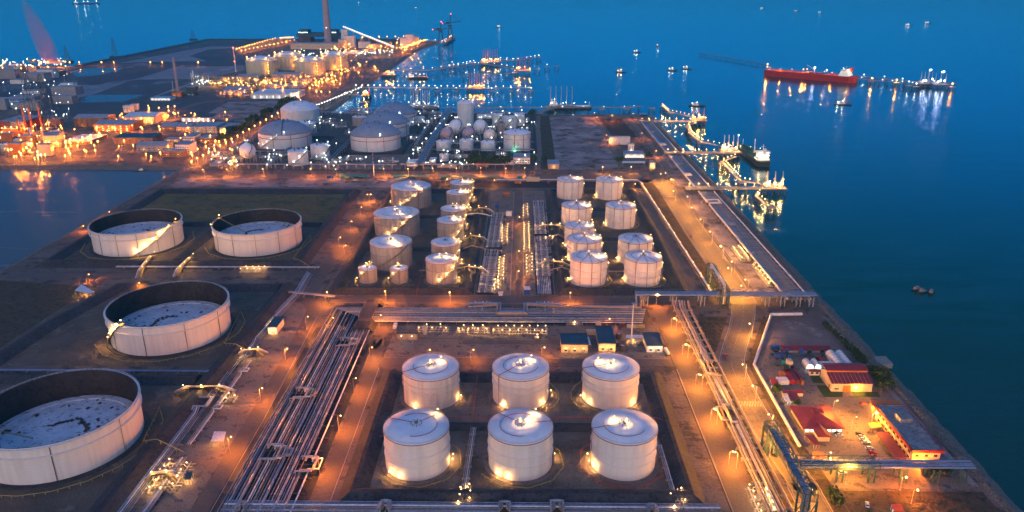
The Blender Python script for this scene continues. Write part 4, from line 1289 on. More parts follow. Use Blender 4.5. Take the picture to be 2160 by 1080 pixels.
manifold('long double row of lit valves left of the central road, near part', -16.5, 615, 6, 62, 20, 18, dirn='y', power=420, size=.34)
manifold('long double row of lit valves left of the central road, far part', -15.5, 712, 7, 56, 16, 14, dirn='y', power=420, size=.34)
manifold('short lit valve group left of the central road beside the service road', -19.5, 577, 4, 24, 7, 7, dirn='y', power=420, size=.34)
manifold('longest row of lit valves right of the central road, middle part', 6, 705, 6.5, 86, 26, 26, dirn='y', power=400, size=.34)
manifold('row of lit valves right of the central road, near part', 8, 628, 7, 50, 14, 12, dirn='y', power=400, size=.34)
manifold('row of lit valves right of the central road, far part', 5.5, 790, 6, 48, 10, 10, dirn='y', power=380, size=.34)
manifold('lit pump group on the road in front of the two farther open topped tanks', -232, 612, 22, 9, 9, 8, power=900)
manifold('lit valve group beside the small white cabin on the left plant road', -181, 505, 3, 9, 4, 3, dirn='y', power=800)
manifold('lit valve group halfway down the left pipe track', -174, 398, 6, 8, 4, 3, dirn='y', power=700)
manifold('large lit valve group at the near end of the left pipe track', -178, 322, 14, 26, 10, 9, dirn='y', power=800)
manifold('sparkling valve field beside the coastal pipe rack', 202, 658, 9, 34, 12, 16, dirn='y', power=700)
manifold('string of lit valves under the edge of the coastal pipe rack', 206, 605, 4, 52, 16, 12, dirn='y', power=600)
manifold('lit valve cluster at the bottom edge, under the right inner pipe rack', 118, 306, 10, 22, 9, 9, dirn='y', power=900)
manifold('lit valve riser in the bank left of the cream white tanks', 30, 700, 14, 5, 6, 4, power=600)
manifold('lit valve pit in front of the six foreground tanks, between left and centre tank', -27, 308, 7, 16, 6, 6, dirn='y', power=800)
manifold('lit valve pit in front of the six foreground tanks, by the right corner', 77, 306, 8, 18, 6, 4, dirn='y', power=800)
manifold('small lit valve group under the horizontal rack by the flat roofed cabins', 40, 506, 12, 3, 5, 1, power=500)

# left pipe track
L1 = [('pipe', .45), ('pipe_blue', .45), ('pipe_white', .35), ('pipe', .3), ('pipe_warm', .3), ('pipe_blue', .3)]
t = thing('pipe_track', 'blue white pipe track winding along the right foot of the left bank', 'pipe rack', (-180, 500, 0))
for i, (m, r) in enumerate(L1):
    o = i * 1.25
    run(t, [(o - 4, 108 - o, 1.4), (o - 2, 60, 1.4), (o + 1 - 6, 30, 1.4), (o - 6, 18, 1.4), (o - 9, -20, 1.4), (o - 9 + 1.5, -26, 1.4), (o - 9 + 1.5, -45, 1.4), (o - 12, -55, 1.4), (o - 12, -100, 1.4)] + ([(o - 12, -104, 3.4), (o - 5 - i * .8, -104, 3.4), (o - 5 - i * .8, -114, 3.4), (o - 12, -114, 3.4), (o - 12, -118, 1.4)] if i < 4 else []) + [(o - 12, -250, 1.4), (o - 12, -440, 1.4)], r, m)
for k in range(18):
    MB().box((-8, 20 - k * 13, .6), (9, .5, 1.2)).build('support', 'concrete', t)
# stepped crossovers: walkways lifted over the banks
def crossover(lab, p, q, z=5.2, lamps=3):
    (x0, y0), (x1, y1) = G(*p), G(*q)
    L = math.hypot(x1 - x0, y1 - y0)
    t = thing('crossover_walkway', lab, 'walkway', (x0, y0, 0), math.atan2(y1 - y0, x1 - x0), 'walkways over the banks')
    a = L * .25
    MB().add([(0, -.8, .3), (a, -.8, z), (L - a, -.8, z), (L, -.8, .3), (0, .8, .3), (a, .8, z), (L - a, .8, z), (L, .8, .3)], [(0, 1, 5, 4), (1, 2, 6, 5), (2, 3, 7, 6), (4, 5, 1, 0), (5, 6, 2, 1), (6, 7, 3, 2)]).build('deck', 'yellow_rail', t)
    for s_ in (-.8, .8):
        MB().tube([(0, s_, 1.4), (a, s_, z + 1.1), (L - a, s_, z + 1.1), (L, s_, 1.4)], .09, 4).build('handrail', 'yellow_rail', t)
    for f in (.25, .5, .75): MB().box((L * f, 0, z / 2), (.4, 1.4, z)).build('leg', 'stair', t)
    for j in range(3): run(t, [(-2, 1.6 + j, 1), (a * .6, 1.6 + j, z - .6), (L - a * .6, 1.6 + j, z - .6), (L + 3, 1.6 + j, 1)], .3, ('pipe_warm', 'pipe', 'pipe_white')[j])
    for k in range(lamps):
        o = bulb((L * (k + .5) / lamps, -.9, z + 2.6), 'warm', .42, t); light((0, -.4, -.9), 'warm', 1600, o, .3)
crossover('lit stepped walkway in front of the farthest left open topped tank', (297, 586), (330, 543), lamps=4)
crossover('lit stepped walkway between the two farther open topped tanks', (376, 584), (412, 548), lamps=4)
crossover('walkway over the long left bank beside the third open topped tank', (503, 757), (556, 752))
crossover('walkway over the long left bank beside the nearest open topped tank', (372, 835), (486, 833))
crossover('walkway over the long left bank near the bottom edge', (310, 1022), (372, 1016), lamps=2)
crossover('walkway over the bank behind the far right grey tanks', (1003, 447), (1034, 451), lamps=2)
crossover('walkway over the bank beside the middle grey tanks of the right column', (985, 507), (1022, 512), lamps=2)
crossover('walkway over the bank beside the nearest grey tank of the right column', (985, 575), (1022, 580), lamps=3)
crossover('walkway over the left bank of the cream white tank yard, far one', (1135, 485), (1190, 486), lamps=3)
crossover('walkway over the left bank of the cream white tank yard, near one', (1140, 563), (1195, 565), lamps=3)
pipe_rack('inner pipe track beside the long left bank, near half', -179.5, 60, -178.5, 338, 1.2, [(-2.2, .3, 'pipe'), (-1.2, .3, 'pipe_warm'), (-.2, .35, 'pipe_white'), (.9, .25, 'pipe')], 10, loops=((262, 0, 2, -4, 2),))
pipe_rack('inner pipe track beside the long left bank, far half', -181, 350, -180, 446, 1.2, [(-1.8, .3, 'pipe_white'), (-.6, .3, 'pipe'), (.5, .25, 'pipe_warm')], 10, loops=((35, 0, 1, -4, 2), (80, 0, 2, -4, 2)))
pipe_rack('row of pipes along the road in front of the two farther open topped tanks', -355, 617, -176, 617, 1.0, [(0, .5, 'pipe'), (1.6, .45, 'pipe_white'), (3.0, .3, 'pipe')], 14)
pipe_rack('blue grey pipe across the bank behind the nearest open topped tank', -340, 431, -196, 431, 1.0, [(0, .5, 'pipe_blue'), (1.5, .35, 'pipe_blue')], 14)
pipe_rack('short pipe pair across the plant road, by the top of the left track', -186, 559, -147, 550, 2.2, [(0, .6, 'pipe'), (1.8, .6, 'pipe_blue')], 9)
def pipeline(label, pts, r, m='pipe', name='pipeline', cat='pipeline', posts=12, pm='steel', group=None):
    t = thing(name, label, cat, (*pts[0][:2], 0), 0, group)
    run(t, [(p[0] - pts[0][0], p[1] - pts[0][1], p[2]) for p in pts], r, m, 7)
    b = MB(); n_ = 0
    for i in range(len(pts) - 1):
        p, q = Vector(pts[i]), Vector(pts[i + 1]); L = (q - p).length
        k = posts / 2
        while k < L:
            v = p + (q - p) * (k / L)
            if v.z - r > .4:
                b.box((v.x - pts[0][0], v.y - pts[0][1], (v.z - r) / 2), (.25 + r * .3, .25 + r * .3, v.z - r)); n_ += 1
            k += posts
    if n_: b.build('support', pm, t)
    return t
g0 = Vector((*G(1688, 664), 1.6))
pipeline('thick white pipeline bending round the harbour yard beside the coast road', [(213, 527, .8), (212, 524, 1.8), (189, 523, 1.8), (153.5, 444, 1.8), (151.6, 352, 1.8)], .95, 'pipe_white', posts=9, pm='concrete')
pipeline('thick white pipeline along the brown strip left of the coast road', [(149, 915, 2), (151.5, 740, 2), (154, 585, 2), (154, 562, 2)], .9, 'pipe_white', posts=9)
pipeline('white pipeline along the north edge of the cream white tank yard', [(-30, 926, 2), (146, 926, 2), (149, 915, 2)], .6, 'pipe_white', posts=11)
pipeline('thin second pipe hugging the white pipeline left of the coast road', [(147.4, 915, 1.5), (149.8, 740, 1.5), (152, 562, 1.5)], .4, 'pipe_warm', posts=9)
for k in range(13):
    y = 572 + k * 27
    x = 154 - (y - 585) * .0155 - 1.2
    q = thing('pipeline_lamp', '%s small lamp over the white pipeline left of the coast road, from near' % ORD[k], 'lamp', (x, y, 0), 0, 'lamps along the white pipeline')
    MB().rod((0, 0, 0), (0, 0, 5), .08, 5).build('post', 'steel', q)
    lamp_on(q, 0, 0, 4.2, 'amber', 700, .4)

# right inner rack
t = thing('pipe_rack', 'wide pipe rack running beside the right inner road, lit orange', 'pipe rack', (124, 300, 0))
RP = [(-6, .55, 'pipe_warm'), (-4.4, .42, 'pipe'), (-3.2, .3, 'pipe_warm'), (-1.4, .75, 'pipe'), (.6, .75, 'pipe_warm'), (2.4, .3, 'pipe'), (5.2, .85, 'pipe_warm')]
for i, (o, r, m) in enumerate(RP):
    pts = [(o, -240, 2.2 + r), (o, 20, 2.2 + r)]
    if i in (1, 2, 3): pts += [(o, 74 - i, 2.2 + r), (o, 74 - i, 4.5), (o - 6 + i, 74 - i, 4.5), (o - 6 + i, 86 + i, 4.5), (o, 86 + i, 4.5), (o, 86 + i, 2.2 + r)]
    if i in (3, 4, 5): pts += [(o, 130 - i, 2.2 + r), (o, 130 - i, 4.5), (o - 7 + i, 130 - i, 4.5), (o - 7 + i, 140 + i, 4.5), (o, 140 + i, 4.5), (o, 140 + i, 2.2 + r)]
    pts += [(o, 200, 2.2 + r), (o, 232, 2.2 + r), (o, 240 - i * .4, 6)]
    run(t, pts, r, m)
s1 = support_mesh(14, 2.2, 'high').build('support', 'steel', t); s1.location = (0, -200, 0)
for k in range(1, 44):
    q = s1.copy(); col.objects.link(q); q.parent = t; q.location = (0, -200 + k * 10, 0)
# truss helper
def truss(b, p, q, w, h, n, r=.22):
    p, q = Vector(p), Vector(q); d = (q - p) / n
    side = Vector((-d.y, d.x, 0)).normalized() * w / 2
    upv = Vector((0, 0, h))
    cs = [(p + d * i - side, p + d * i + side, p + d * i + side + upv, p + d * i - side + upv) for i in range(n + 1)]
    for c in cs:
        for k in range(4): b.rod(c[k], c[(k + 1) % 4], r * .7, 4, caps=False)
    for i in range(n):
        for k in range(4):
            b.rod(cs[i][k], cs[i + 1][k], r, 4, caps=False)
        a, c = cs[i], cs[i + 1]
        b.rod(a[0], c[3], r * .7, 4, caps=False); b.rod(a[1], c[2], r * .7, 4, caps=False)
        b.rod(a[3], c[2], r * .6, 4, caps=False)
# north pipe bridge across the coast road
def pipe_bridge(label, x0, x1, y, z, w, pipes, legs, tm='steel', tx=None, h=3.2):
    t = thing('pipe_bridge', label, 'pipe bridge', (x0, y, 0))
    L = x1 - x0
    for o, r, m in pipes: run(t, [(0, o, z + .4 + r), (L, o, z + .4 + r)], r, m)
    b = MB(); a0, a1 = tx if tx else (0, L)
    truss(b, (a0, 0, z), (a1, 0, z), w, h, max(3, int((a1 - a0) / 5.5)), .2)
    b.build('truss', tm, t)
    MB().box((L / 2, w / 2 + .8, z + .2), (L, 1.0, .15)).build('walkway', 'steel', t)
    b = MB(); k = 0
    while k <= L:
        b.rod((k, w / 2 + 1.3, z + .2), (k, w / 2 + 1.3, z + 1.4), .06, 4, caps=False); k += 3
    b.rod((0, w / 2 + 1.3, z + 1.4), (L, w / 2 + 1.3, z + 1.4), .07, 4); b.build('railing', 'steel', t)
    for lx in legs:
        b = MB()
        for s_ in (-w / 2, w / 2):
            b.box((lx - x0, s_, z / 2), (.7, .5, z)); b.box((lx - x0 + 3, s_, z / 2), (.7, .5, z)); b.rod((lx - x0, s_, .2), (lx - x0 + 3, s_, z), .14, 4)
        b.rod((lx - x0, -w / 2, .4), (lx - x0, w / 2, z - .3), .14, 4)
        b.build('leg', tm, t)
    return t
pipe_bridge('grey pipe bridge carrying blue grey pipes over the bend of the coast road', 90, 230, 546, 8, 9, [(-3.6, .6, 'pipe_blue'), (-2, .6, 'pipe'), (-.4, .5, 'pipe_blue'), (1, .6, 'pipe_blue'), (2.6, .45, 'pipe'), (3.8, .4, 'pipe_blue')], (96, 118, 140, 190, 202, 214, 224), 'steel', (62, 118))
pipe_bridge('blue pipe bridge crossing in front of the harbour office', 141, 229, 326, 8, 7, [(-2.8, .5, 'pipe_blue'), (-1.2, .65, 'pipe_blue'), (.5, .5, 'pipe'), (2.2, .7, 'pipe_blue')], (160, 176, 192, 208, 222), 'green_steel', (0, 40))
t = thing('pipe_gantry', 'tall dark green frame carrying a raised pipe loop beside the northern pipe bridge', 'pipe gantry', (158, 566, 0))
b = MB(); truss(b, (0, -28, 13), (0, 26, 13), 5, 3.5, 9, .25)
for y in (-28, -22, 20, 26):
    for s_ in (-2.5, 2.5): b.box((s_, y, 6.5), (.7, .7, 13))
for k in range(9):
    b.rod((-2.5, -28 + k * 6, 1 + (k % 2) * 11), (-2.5, -22 + k * 6, 12 - (k % 2) * 11), .18, 4)
b.build('frame', 'green_steel', t)
b = MB()
for k in range(10):
    b.rod((-2.6, -28 + k * 6, 0), (-2.6, -28 + k * 6, 16.5), .3, 4)
for zz in (3, 6.5, 10): b.rod((-2.6, -28, zz), (-2.6, 26, zz), .2, 4)
b.build('lattice_side', 'green_steel', t)
run(t, [(0, -22, 1), (0, -22, 17.2), (0, 22, 17.2), (0, 22, 1)], .75, 'pipe_white', 8)
run(t, [(-2, -26, 8.6), (-2, -26, 15.2), (-2, 22, 15.2), (-2, 22, 8.6)], .6, 'pipe', 8)
t = thing('pipe_gantry', 'tall dark green frame carrying teal pipes beside the southern pipe bridge', 'pipe gantry', (134, 322, 0))
b = MB(); truss(b, (0, -32, 14), (0, 30, 14), 6, 3.5, 10, .28)
for y in (-32, -24, 22, 30):
    for s_ in (-3, 3): b.box((s_, y, 7), (.8, .8, 14))
    b.rod((-3, y, 1), (3, y, 13), .2, 4); b.rod((3, y, 1), (-3, y, 13), .2, 4)
for s_ in (-3, 3):
    for y in (-32, 22):
        b.rod((s_, y, 1), (s_, y + 8, 7), .2, 4); b.rod((s_, y + 8, 7), (s_, y, 13), .2, 4)
b.build('frame', 'green_steel', t)
for i, o in enumerate((-1.6, 0, 1.6)):
    run(t, [(o, -27 + i, 1), (o, -27 + i, 15), (o, 26 - i, 15), (o, 26 - i, 1)], .55, 'pipe_blue' if i == 1 else 'pipe', 7)
# coastal rack
CP = [(-9.4, .85, 'pipe_white'), (-7.2, .4, 'pipe'), (-5.9, .4, 'pipe_blue'), (-4.6, .35, 'pipe'), (-3.3, .4, 'pipe_blue'), (-2.0, .4, 'pipe_warm'), (-.7, .35, 'pipe'), (.6, .4, 'pipe_blue'), (2.0, .4, 'pipe'), (3.4, .35, 'pipe_warm'), (4.8, .4, 'pipe'), (6.2, .3, 'pipe_blue'), (8.8, .7, 'pipe_white')]
def coast(lab, y0, y1, loops, rung=None, z=3.0):
    return pipe_rack(lab, 218.5, y1, 218.5, y0, z, [(-o, r, m) if False else (o, r, m) for o, r, m in CP], 12, 'high', rung, loops=loops)
coast('coastal pipe rack, nearest stretch running up to the northern pipe bridge', 548, 690, ((40, 1, 2, -4, 2),), 5.5)
coast('coastal pipe rack, stretch with the big bend ahead of the first jetty', 690, 866, ((50, 0, 1, 12, 2), (130, 1, 4, 5, 2)))
coast('coastal pipe rack, stretch between the first and second jetties', 888, 1060, ((60, 1, 4, 5, 2), (120, 0, 2, 6, 2)))
coast('coastal pipe rack, farthest stretch beyond the second jetty', 1082, 1325, ((100, 1, 4, 5, 2), (200, 0, 2, 7, 2)))
# bottom rack in front of the six tanks
pipe_rack('low pipe rack along the bottom edge in front of the six foreground tanks', -142, 303, 96, 303, 1.6, [(o, (.3, .45, .35)[k % 3], PM[k % 8]) for k, o in enumerate((-9, -7.4, -6, -4.6, -3.2, -1.8, -.4))], 12, loops=((10, 0, 2, 4, 2), (78, 0, 3, 6, 2), (135, 1, 3, 5, 2), (160, 1, 3, 6, 2), (205, 0, 2, 5, 2)))
pipe_rack('narrow pipe rack running between the left and centre tanks of the foreground', -27.5, 308, -26, 368, 1.4, [(-1.3, .28, 'pipe'), (-.4, .28, 'pipe_white'), (.5, .28, 'pipe'), (1.4, .28, 'pipe_warm')], 10)
pipe_rack('narrow pipe rack by the right corner of the foreground tanks', 76, 308, 76, 352, 1.4, [(-.8, .3, 'pipe_white'), (.2, .3, 'pipe'), (1.1, .28, 'pipe')], 10)
# yellow ring pipes round the tanks
def ring_pipe(lab, cx, cy, r, n, a0, a1, m='yellow_rail', z=1.5, tail=None, grp='ring pipes round the tanks'):
    pts = [(cx + r * math.cos(a0 + (a1 - a0) * k / n), cy + r * math.sin(a0 + (a1 - a0) * k / n), z) for k in range(n + 1)]
    if tail: pts += tail
    return pipeline(lab, pts, .22, m, 'fire_water_pipe', 'fire water pipe', 5, m, grp)
ring_pipe('yellow angular pipe round the front left tank of the foreground six', -53, 337, 23, 6, D(-150), D(60), tail=[(-42, 362, 1.5)])
ring_pipe('yellow angular pipe round the front centre tank of the foreground six', .5, 337, 23, 6, D(-150), D(60))
ring_pipe('orange red angular pipe round the front right tank of the foreground six', 54, 338, 23, 6, D(120), D(330), 'red_pipe')
ring_pipe('yellow pipe on the right of the back centre tank of the foreground six', 1, 404, 23, 5, D(-60), D(60))
ring_pipe('yellow pipe on the left of the back right tank of the foreground six', 54, 404, 23, 5, D(130), D(230))
ring_pipe('yellow pipe round the open topped tank farthest left', -366, 684, 50, 8, D(-175), D(40))
ring_pipe('yellow pipe round the open topped tank by the dry grass field', -251, 686, 49, 8, D(-160), D(30), tail=[(-205, 640, 2), (-197, 628, 5.2), (-186, 622, 1.5)])
ring_pipe('yellow pipe round the third open topped tank', -251, 493, 50, 8, D(-150), D(40), tail=[(-205, 470, 2), (-194, 462, 5.8), (-181, 457, 1.5)])
ring_pipe('yellow pipe round the nearest open topped tank', -251, 355, 50, 9, D(-120), D(40), tail=[(-206, 352, 2), (-196, 348, 6), (-180, 343, 1.5)])
ring_pipe('yellow pipe round the pair of smallest grey ribbed tanks', -115, 590, 24, 6, D(175), D(330), tail=[(-88, 580, 1.5)])
ring_pipe('yellow pipe round the nearest grey ribbed tank of the right column', -66, 592, 19, 6, D(-120), D(60))
for lab, cx, cy in (('yellow pipe behind the nearest right cream white tank', 102.4, 594), ('yellow pipe beside the nearest left cream white tank', 57, 593), ('yellow pipe beside the lone cream white tank of the second row', 102.4, 747), ('yellow pipe beside the farthest right cream white tank', 102.3, 853)):
    ring_pipe(lab, cx, cy, 20, 5, D(-70), D(80))
pipeline('red fire pipe along the cross bank of the foreground yard', [(-88, 352, 1.4), (-72, 362, 1.4), (-70, 376, 3.2), (-30, 377, 3.2), (78, 377, 3.2), (90, 371, 1.4)], .22, 'red_pipe', posts=8, pm='red_pipe')
pipeline('red fire pipe down the gap between back left and back centre foreground tanks', [(-27, 432, 4.2), (-27, 420, 1.5), (-27, 378, 3.4)], .22, 'red_pipe', posts=7, pm='red_pipe')
pipeline('red pipe leading from the service road to the grey ribbed tanks', [(-83, 556, .6), (-83, 566, 4.4), (-84, 576, 1.4), (-86, 640, 1.4)], .2, 'red_pipe', posts=7, pm='red_pipe')
pipeline('pipe bundle crossing the bank behind the nearest grey tank of the right column', [(-88, 612, 1.4), (-60, 613.5, 1.4), (-45, 614, 5.0), (-34, 614, 2)], .5, 'pipe_warm', posts=8)
pipeline('pipe crossing the bank beside the middle grey tank of the right column', [(-55, 667, 1.4), (-45, 667, 5.0), (-32, 667, 2)], .45, 'pipe_warm', posts=8)
pipeline('pipe crossing the bank beside the far grey tanks of the right column', [(-80, 771, 1.4), (-45, 771, 5.0), (-30, 771, 2)], .45, 'pipe_white', posts=8)
pipeline('pipe from the lone cream white tank over the left bank to the central rack', [(84, 700, 1.4), (44, 701, 1.4), (36, 701, 5.0), (27, 701, 2.2)], .45, 'pipe_warm', posts=8)
pipeline('pipe from the nearest cream white tanks over the left bank', [(95, 612, 1.4), (46, 612, 1.4), (36, 612, 5.0), (24, 612, 2.2)], .45, 'pipe_warm', posts=8)

# ---------------------------------------------------------------- street lamps
LM = {}
def street_lamp(x, y, h, kind, power, label, group, arms=1, rz=0.0, size=.5, name='street_lamp', reach=1.8):
    k = (round(h), kind, power, arms, size, reach)
    if k in LM:
        return dup(LM[k], (x, y, 0), rz, label, group)
    t = thing(name, label, 'street lamp', (x, y, 0), rz, group)
    MB().rod((0, 0, 0), (0, 0, h), .16, 6, .09).build('pole', 'steel', t)
    for s_ in ((1,) if arms == 1 else (1, -1)):
        MB().tube([(0, 0, h - .3), (s_ * reach * .5, 0, h + .2), (s_ * reach, 0, h + .25)], .07, 4).build('arm', 'steel', t)
        o = bulb((s_ * reach, 0, h + .1), kind, size, t, 'lamp_head')
        light((0, 0, -(size + .45)), kind, power, o, .3)
    LM[k] = t
    return t
def lamps_px(lst, h, kind, power, fmt, group, **kw):
    for i, (px, py) in enumerate(lst):
        x, y = G(px, py, h)
        street_lamp(x, y, h, kind, power, fmt % ORD[i], group, **kw)
CR = [(1399, 367), (1409, 365), (1421, 378.5), (1426, 403), (1456, 415), (1465, 438), (1484, 462.6), (1504, 489), (1527, 519), (1551, 552), (1543.6, 565.5), (1580, 590), (1571.7, 603)][::-1]
lamps_px(CR, 12, 'amber', 15000, '%s yellow orange lamp along the wide coast road, from the northern pipe bridge', 'orange lamps along the coast road', reach=3.0, rz=math.pi)
lamps_px([(1381.7, 318), (1351.8, 280.7), (1333, 240), (1290, 243), (1252, 238), (1257, 247)], 10, 'orange', 5500, '%s orange lamp round the far eastern lots, clockwise from the second jetty', 'orange lamps round the eastern lots')
lamps_px([(1277, 285), (1284, 296)], 7, 'orange', 3200, '%s orange lamp beside the white box building on the eastern lots', 'orange lamps round the eastern lots')
lamps_px([(1557, 954), (1515, 864), (1483, 791), (1453, 727), (1428, 672)], 10, 'amber', 11000, '%s yellow lamp over the right inner pipe rack, from the bottom edge', 'lamps over the right inner pipe rack', reach=1.5, rz=math.pi)
lamps_px([(1540, 953), (1501, 862.6), (1469, 790), (1441, 727), (1417, 672)], 8, 'orange', 4200, '%s orange lamp beside the right inner road, from the bottom edge', 'lamps beside the right inner road', reach=1.5)
lamps_px([(1724, 1034), (1668, 938.5), (1631, 874), (1597, 814), (1575, 769), (1589, 683)], 11, 'amber', 15000, '%s yellow lamp beside the bend of the coast road, from the bottom edge', 'lamps beside the coast road bend', rz=math.pi, reach=2.6)
lamps_px([(430, 357), (480, 356), (555.5, 355), (656, 355), (709, 356), (810, 355), (861, 355), (913, 354), (963, 354), (1014, 353), (1067, 354), (1107, 353)], 10, 'orange', 11000, '%s orange lamp along the north road, counted from the left', 'orange lamps along the north road', rz=-math.pi / 2, reach=3)
lamps_px([(1271, 351), (1331, 351)], 9, 'amber', 5200, '%s yellow lamp at the right end of the north road', 'lamps at the right end of the north road', rz=-math.pi / 2, reach=3)
lamps_px([(480, 922), (546.6, 819), (600, 736), (644, 668)], 10, 'orange', 8500, '%s orange lamp beside the left plant road, from the bottom edge', 'orange lamps beside the left plant road')
lamps_px([(671, 967), (711.7, 877), (744.5, 798), (779, 733), (798, 665)], 10, 'orange', 8500, '%s orange lamp on the road right of the pipe corridor, from the bottom edge', 'orange lamps right of the pipe corridor')
lamps_px([(901, 738), (993, 738), (1143, 733)], 8, 'orange', 3500, '%s orange lamp in the yard behind the six foreground tanks, from the left', 'orange lamps behind the foreground tanks')
lamps_px([(691, 614), (813, 612.4), (949, 614), (1202.8, 615), (1386, 617.6)], 10, 'orange', 11000, '%s orange lamp along the service road, counted from the left', 'orange lamps along the service road', rz=-math.pi / 2, reach=2.5)
lamps_px([(1089.6, 572), (1090.5, 529.6), (1092, 458)], 8, 'orange', 4500, '%s orange lamp beside the central road, from the near end', 'orange lamps beside the central road')
lamps_px([(725, 518), (714, 500.7), (738, 467), (759, 437), (779, 410), (771.5, 410.4)], 9, 'orange', 6000, '%s orange lamp on the strip right of the dry grass field, from the near end', 'orange lamps right of the dry grass field')
lamps_px([(289, 597), (183, 579), (172, 477), (227, 447)], 6, 'orange', 3400, '%s orange lamp at the inlet side of the open topped tanks, from the right', 'orange lamps by the inlet')
lamps_px([(1280.7, 672.6), (697.6, 670.5)], 7, 'orange', 1800, '%s orange lamp standing in the horizontal pipe rack, from the right', 'orange lamps in the horizontal rack')
lamps_px([(1842, 872)], 10, 'amber', 13000, '%s strong orange lamp at the left back corner of the harbour office', 'strong lamps round the harbour office', size=.8)
lamps_px([(1904, 1007), (1928, 1034)], 8, 'orange', 5000, '%s orange lamp below the blue pipe bridge, from the top', 'lamps below the blue pipe bridge', size=.7)
lamps_px([(1745, 955), (1790, 985), (1800, 880), (1760, 845)], 11, 'amber', 11000, '%s added orange fill lamp at the gate side of the harbour yard', 'added fill lamps at the harbour gate', size=.4)  # unseen sources, added to spread light across the yard
lamps_px([(1337, 388), (1040, 380), (940, 378)], 7, 'amber', 3000, '%s yellow lamp behind the tank yards, counted from the right', 'lamps behind the tank yards')
# tall white light masts
def mast(lab, px, py, h, banded=False):
    x, y = G(px, py)
    t = thing('tall_mast', lab, 'mast', (x, y, 0))
    MB().rod((0, 0, 0), (0, 0, h), .55, 8, .28).build('pole', 'pipe_white', t)
    if banded:
        for k in range(3):
            MB().rod((0, 0, h - 2 - k * 5), (0, 0, h - 4 - k * 5), .42, 8).build('red_band', 'bright_red', t)
    b = MB(); b.lathe([(.3, h), (1.4, h + .1), (1.4, h + .4), (.3, h + .5)], 10); b.build('lamp_ring', 'steel', t)
    MB().box((0, 0, .4), (2.4, 2.4, .8)).build('footing', 'concrete', t)
mast('tall white mast between the two flat roofed cabins behind the foreground tanks', 1331, 727, 31)
mast('tall white mast with red bands by the north road in front of the dome tanks', 789, 372, 34, True)

# ---------------------------------------------------------------- buildings, vehicles, trees
def hgt(px, py, yw):
    """height at which the ray of a pixel meets the vertical plane y = yw"""
    x0, y0 = G(px, py, 0); x1, y1 = G(px, py, 10)
    return 10 * (yw - y0) / (y1 - y0)
def bpx(xl, xr, yb, yrf, yrb):
    y0 = G((xl + xr) / 2, yb)[1]
    x0, x1 = G(xl, yb)[0], G(xr, yb)[0]
    h = hgt((xl + xr) / 2, yrf, y0)
    y1 = G((xl + xr) / 2, yrb, h)[1]
    return x0, x1, y0, y1, h

def building(label, x0, x1, y0, y1, h, wall='white_wall', roof='navy_roof', kind='flat', rh=2.0, over=.4, win=0, wy=None, door=0, lamps=0, lk='warm', lp=1200, name='building', cat='building', group=None, lit=False, axis='x', stripes=False, bays=None):
    cx, cy = (x0 + x1) / 2, (y0 + y1) / 2
    t = thing(name, label, cat, (cx, cy, 0), 0, group)
    w, d = x1 - x0, y1 - y0
    MB().box((0, 0, h / 2), (w, d, h)).build('wall', wall, t)
    b = MB()
    if kind == 'flat':
        b.box((0, 0, h + .18), (w + over, d + over, .36))
        for s_ in (-1, 1):
            b.box((0, s_ * (d / 2 + over / 2), h + .5), (w + over * 2 - .02, .3, .62)); b.box((s_ * (w / 2 + over / 2), 0, h + .5), (.3, d + over - .3, .6))
    elif kind == 'gable':
        b.gable(-w / 2 - over, w / 2 + over, -d / 2 - over, d / 2 + over, h, rh, axis)
    elif kind == 'hip':
        r = min(w, d) / 2 * .8
        X, Y = w / 2 + over, d / 2 + over
        if w > d: rp = [(-w / 2 + r, 0, h + rh), (w / 2 - r, 0, h + rh)]
        else: rp = [(0, -d / 2 + r, h + rh), (0, d / 2 - r, h + rh)]
        vs = [(-X, -Y, h), (X, -Y, h), (X, Y, h), (-X, Y, h)] + rp
        fs = [(0, 1, 5, 4), (1, 2, 5), (2, 3, 4, 5), (3, 0, 4)] if w > d else [(0, 1, 4), (1, 2, 5, 4), (2, 3, 5), (3, 0, 4, 5)]
        b.add(vs, fs + [(3, 2, 1, 0)])
    rf = b.build('roof', roof, t)
    if stripes:
        b = MB(); k = -w / 2 + 2
        while k < w / 2 - 1:
            for s_ in (-1, 1):
                b.rod((k, s_ * (d / 2), h + .12), (k, s_ * .4, h + rh + .02), .14, 4)
            k += w / 11
        b.build('roof_ribs', 'orange', rf)
    wm = ('e_window' if lk in ('white', 'cool') else 'e_window_warm') if lit else 'glass'
    rows = max(1, int(h // 3.2)) if win else 0
    wv = None
    for r in range(rows):
        for k in range(win):
            px_ = -w / 2 + (k + .5) * w / win
            if wv is None:
                b = MB(); b.box((0, 0, 0), (min(1.8, w / win * .6), .12, 1.2)); wv = b.build('window', wm, t); wv.location = (px_, -d / 2 - .05, 1.8 + r * 3.2)
                b = MB(); b.box((0, -.02, -.72), (min(2.1, w / win * .7), .2, .12)); sl_ = b.build('sill', 'kerb', wv)
            else:
                q = wv.copy(); col.objects.link(q); q.parent = t; q.location = (px_, -d / 2 - .05, 1.8 + r * 3.2)
                q2 = sl_.copy(); col.objects.link(q2); q2.parent = q
    for k in range(door):
        px_ = -w / 2 + (k + .5) * w / door + (.9 if win else 0)
        MB().box((px_, -d / 2 - .06, 1.25), (1.6, .14, 2.5)).build('door', 'grey_wall', t)
    for k in range(lamps):
        px_ = -w / 2 + (k + .5) * w / lamps
        o = bulb((px_, -d / 2 - .9, min(h - .6, 3.6)), lk, .3, t)
        light((0, -.9, -.5), lk, lp * .45, o, .2)
    return t
def bfp(label, xl, xr, yb, yrf, yrb, **kw):
    return building(label, *bpx(xl, xr, yb, yrf, yrb), **kw)

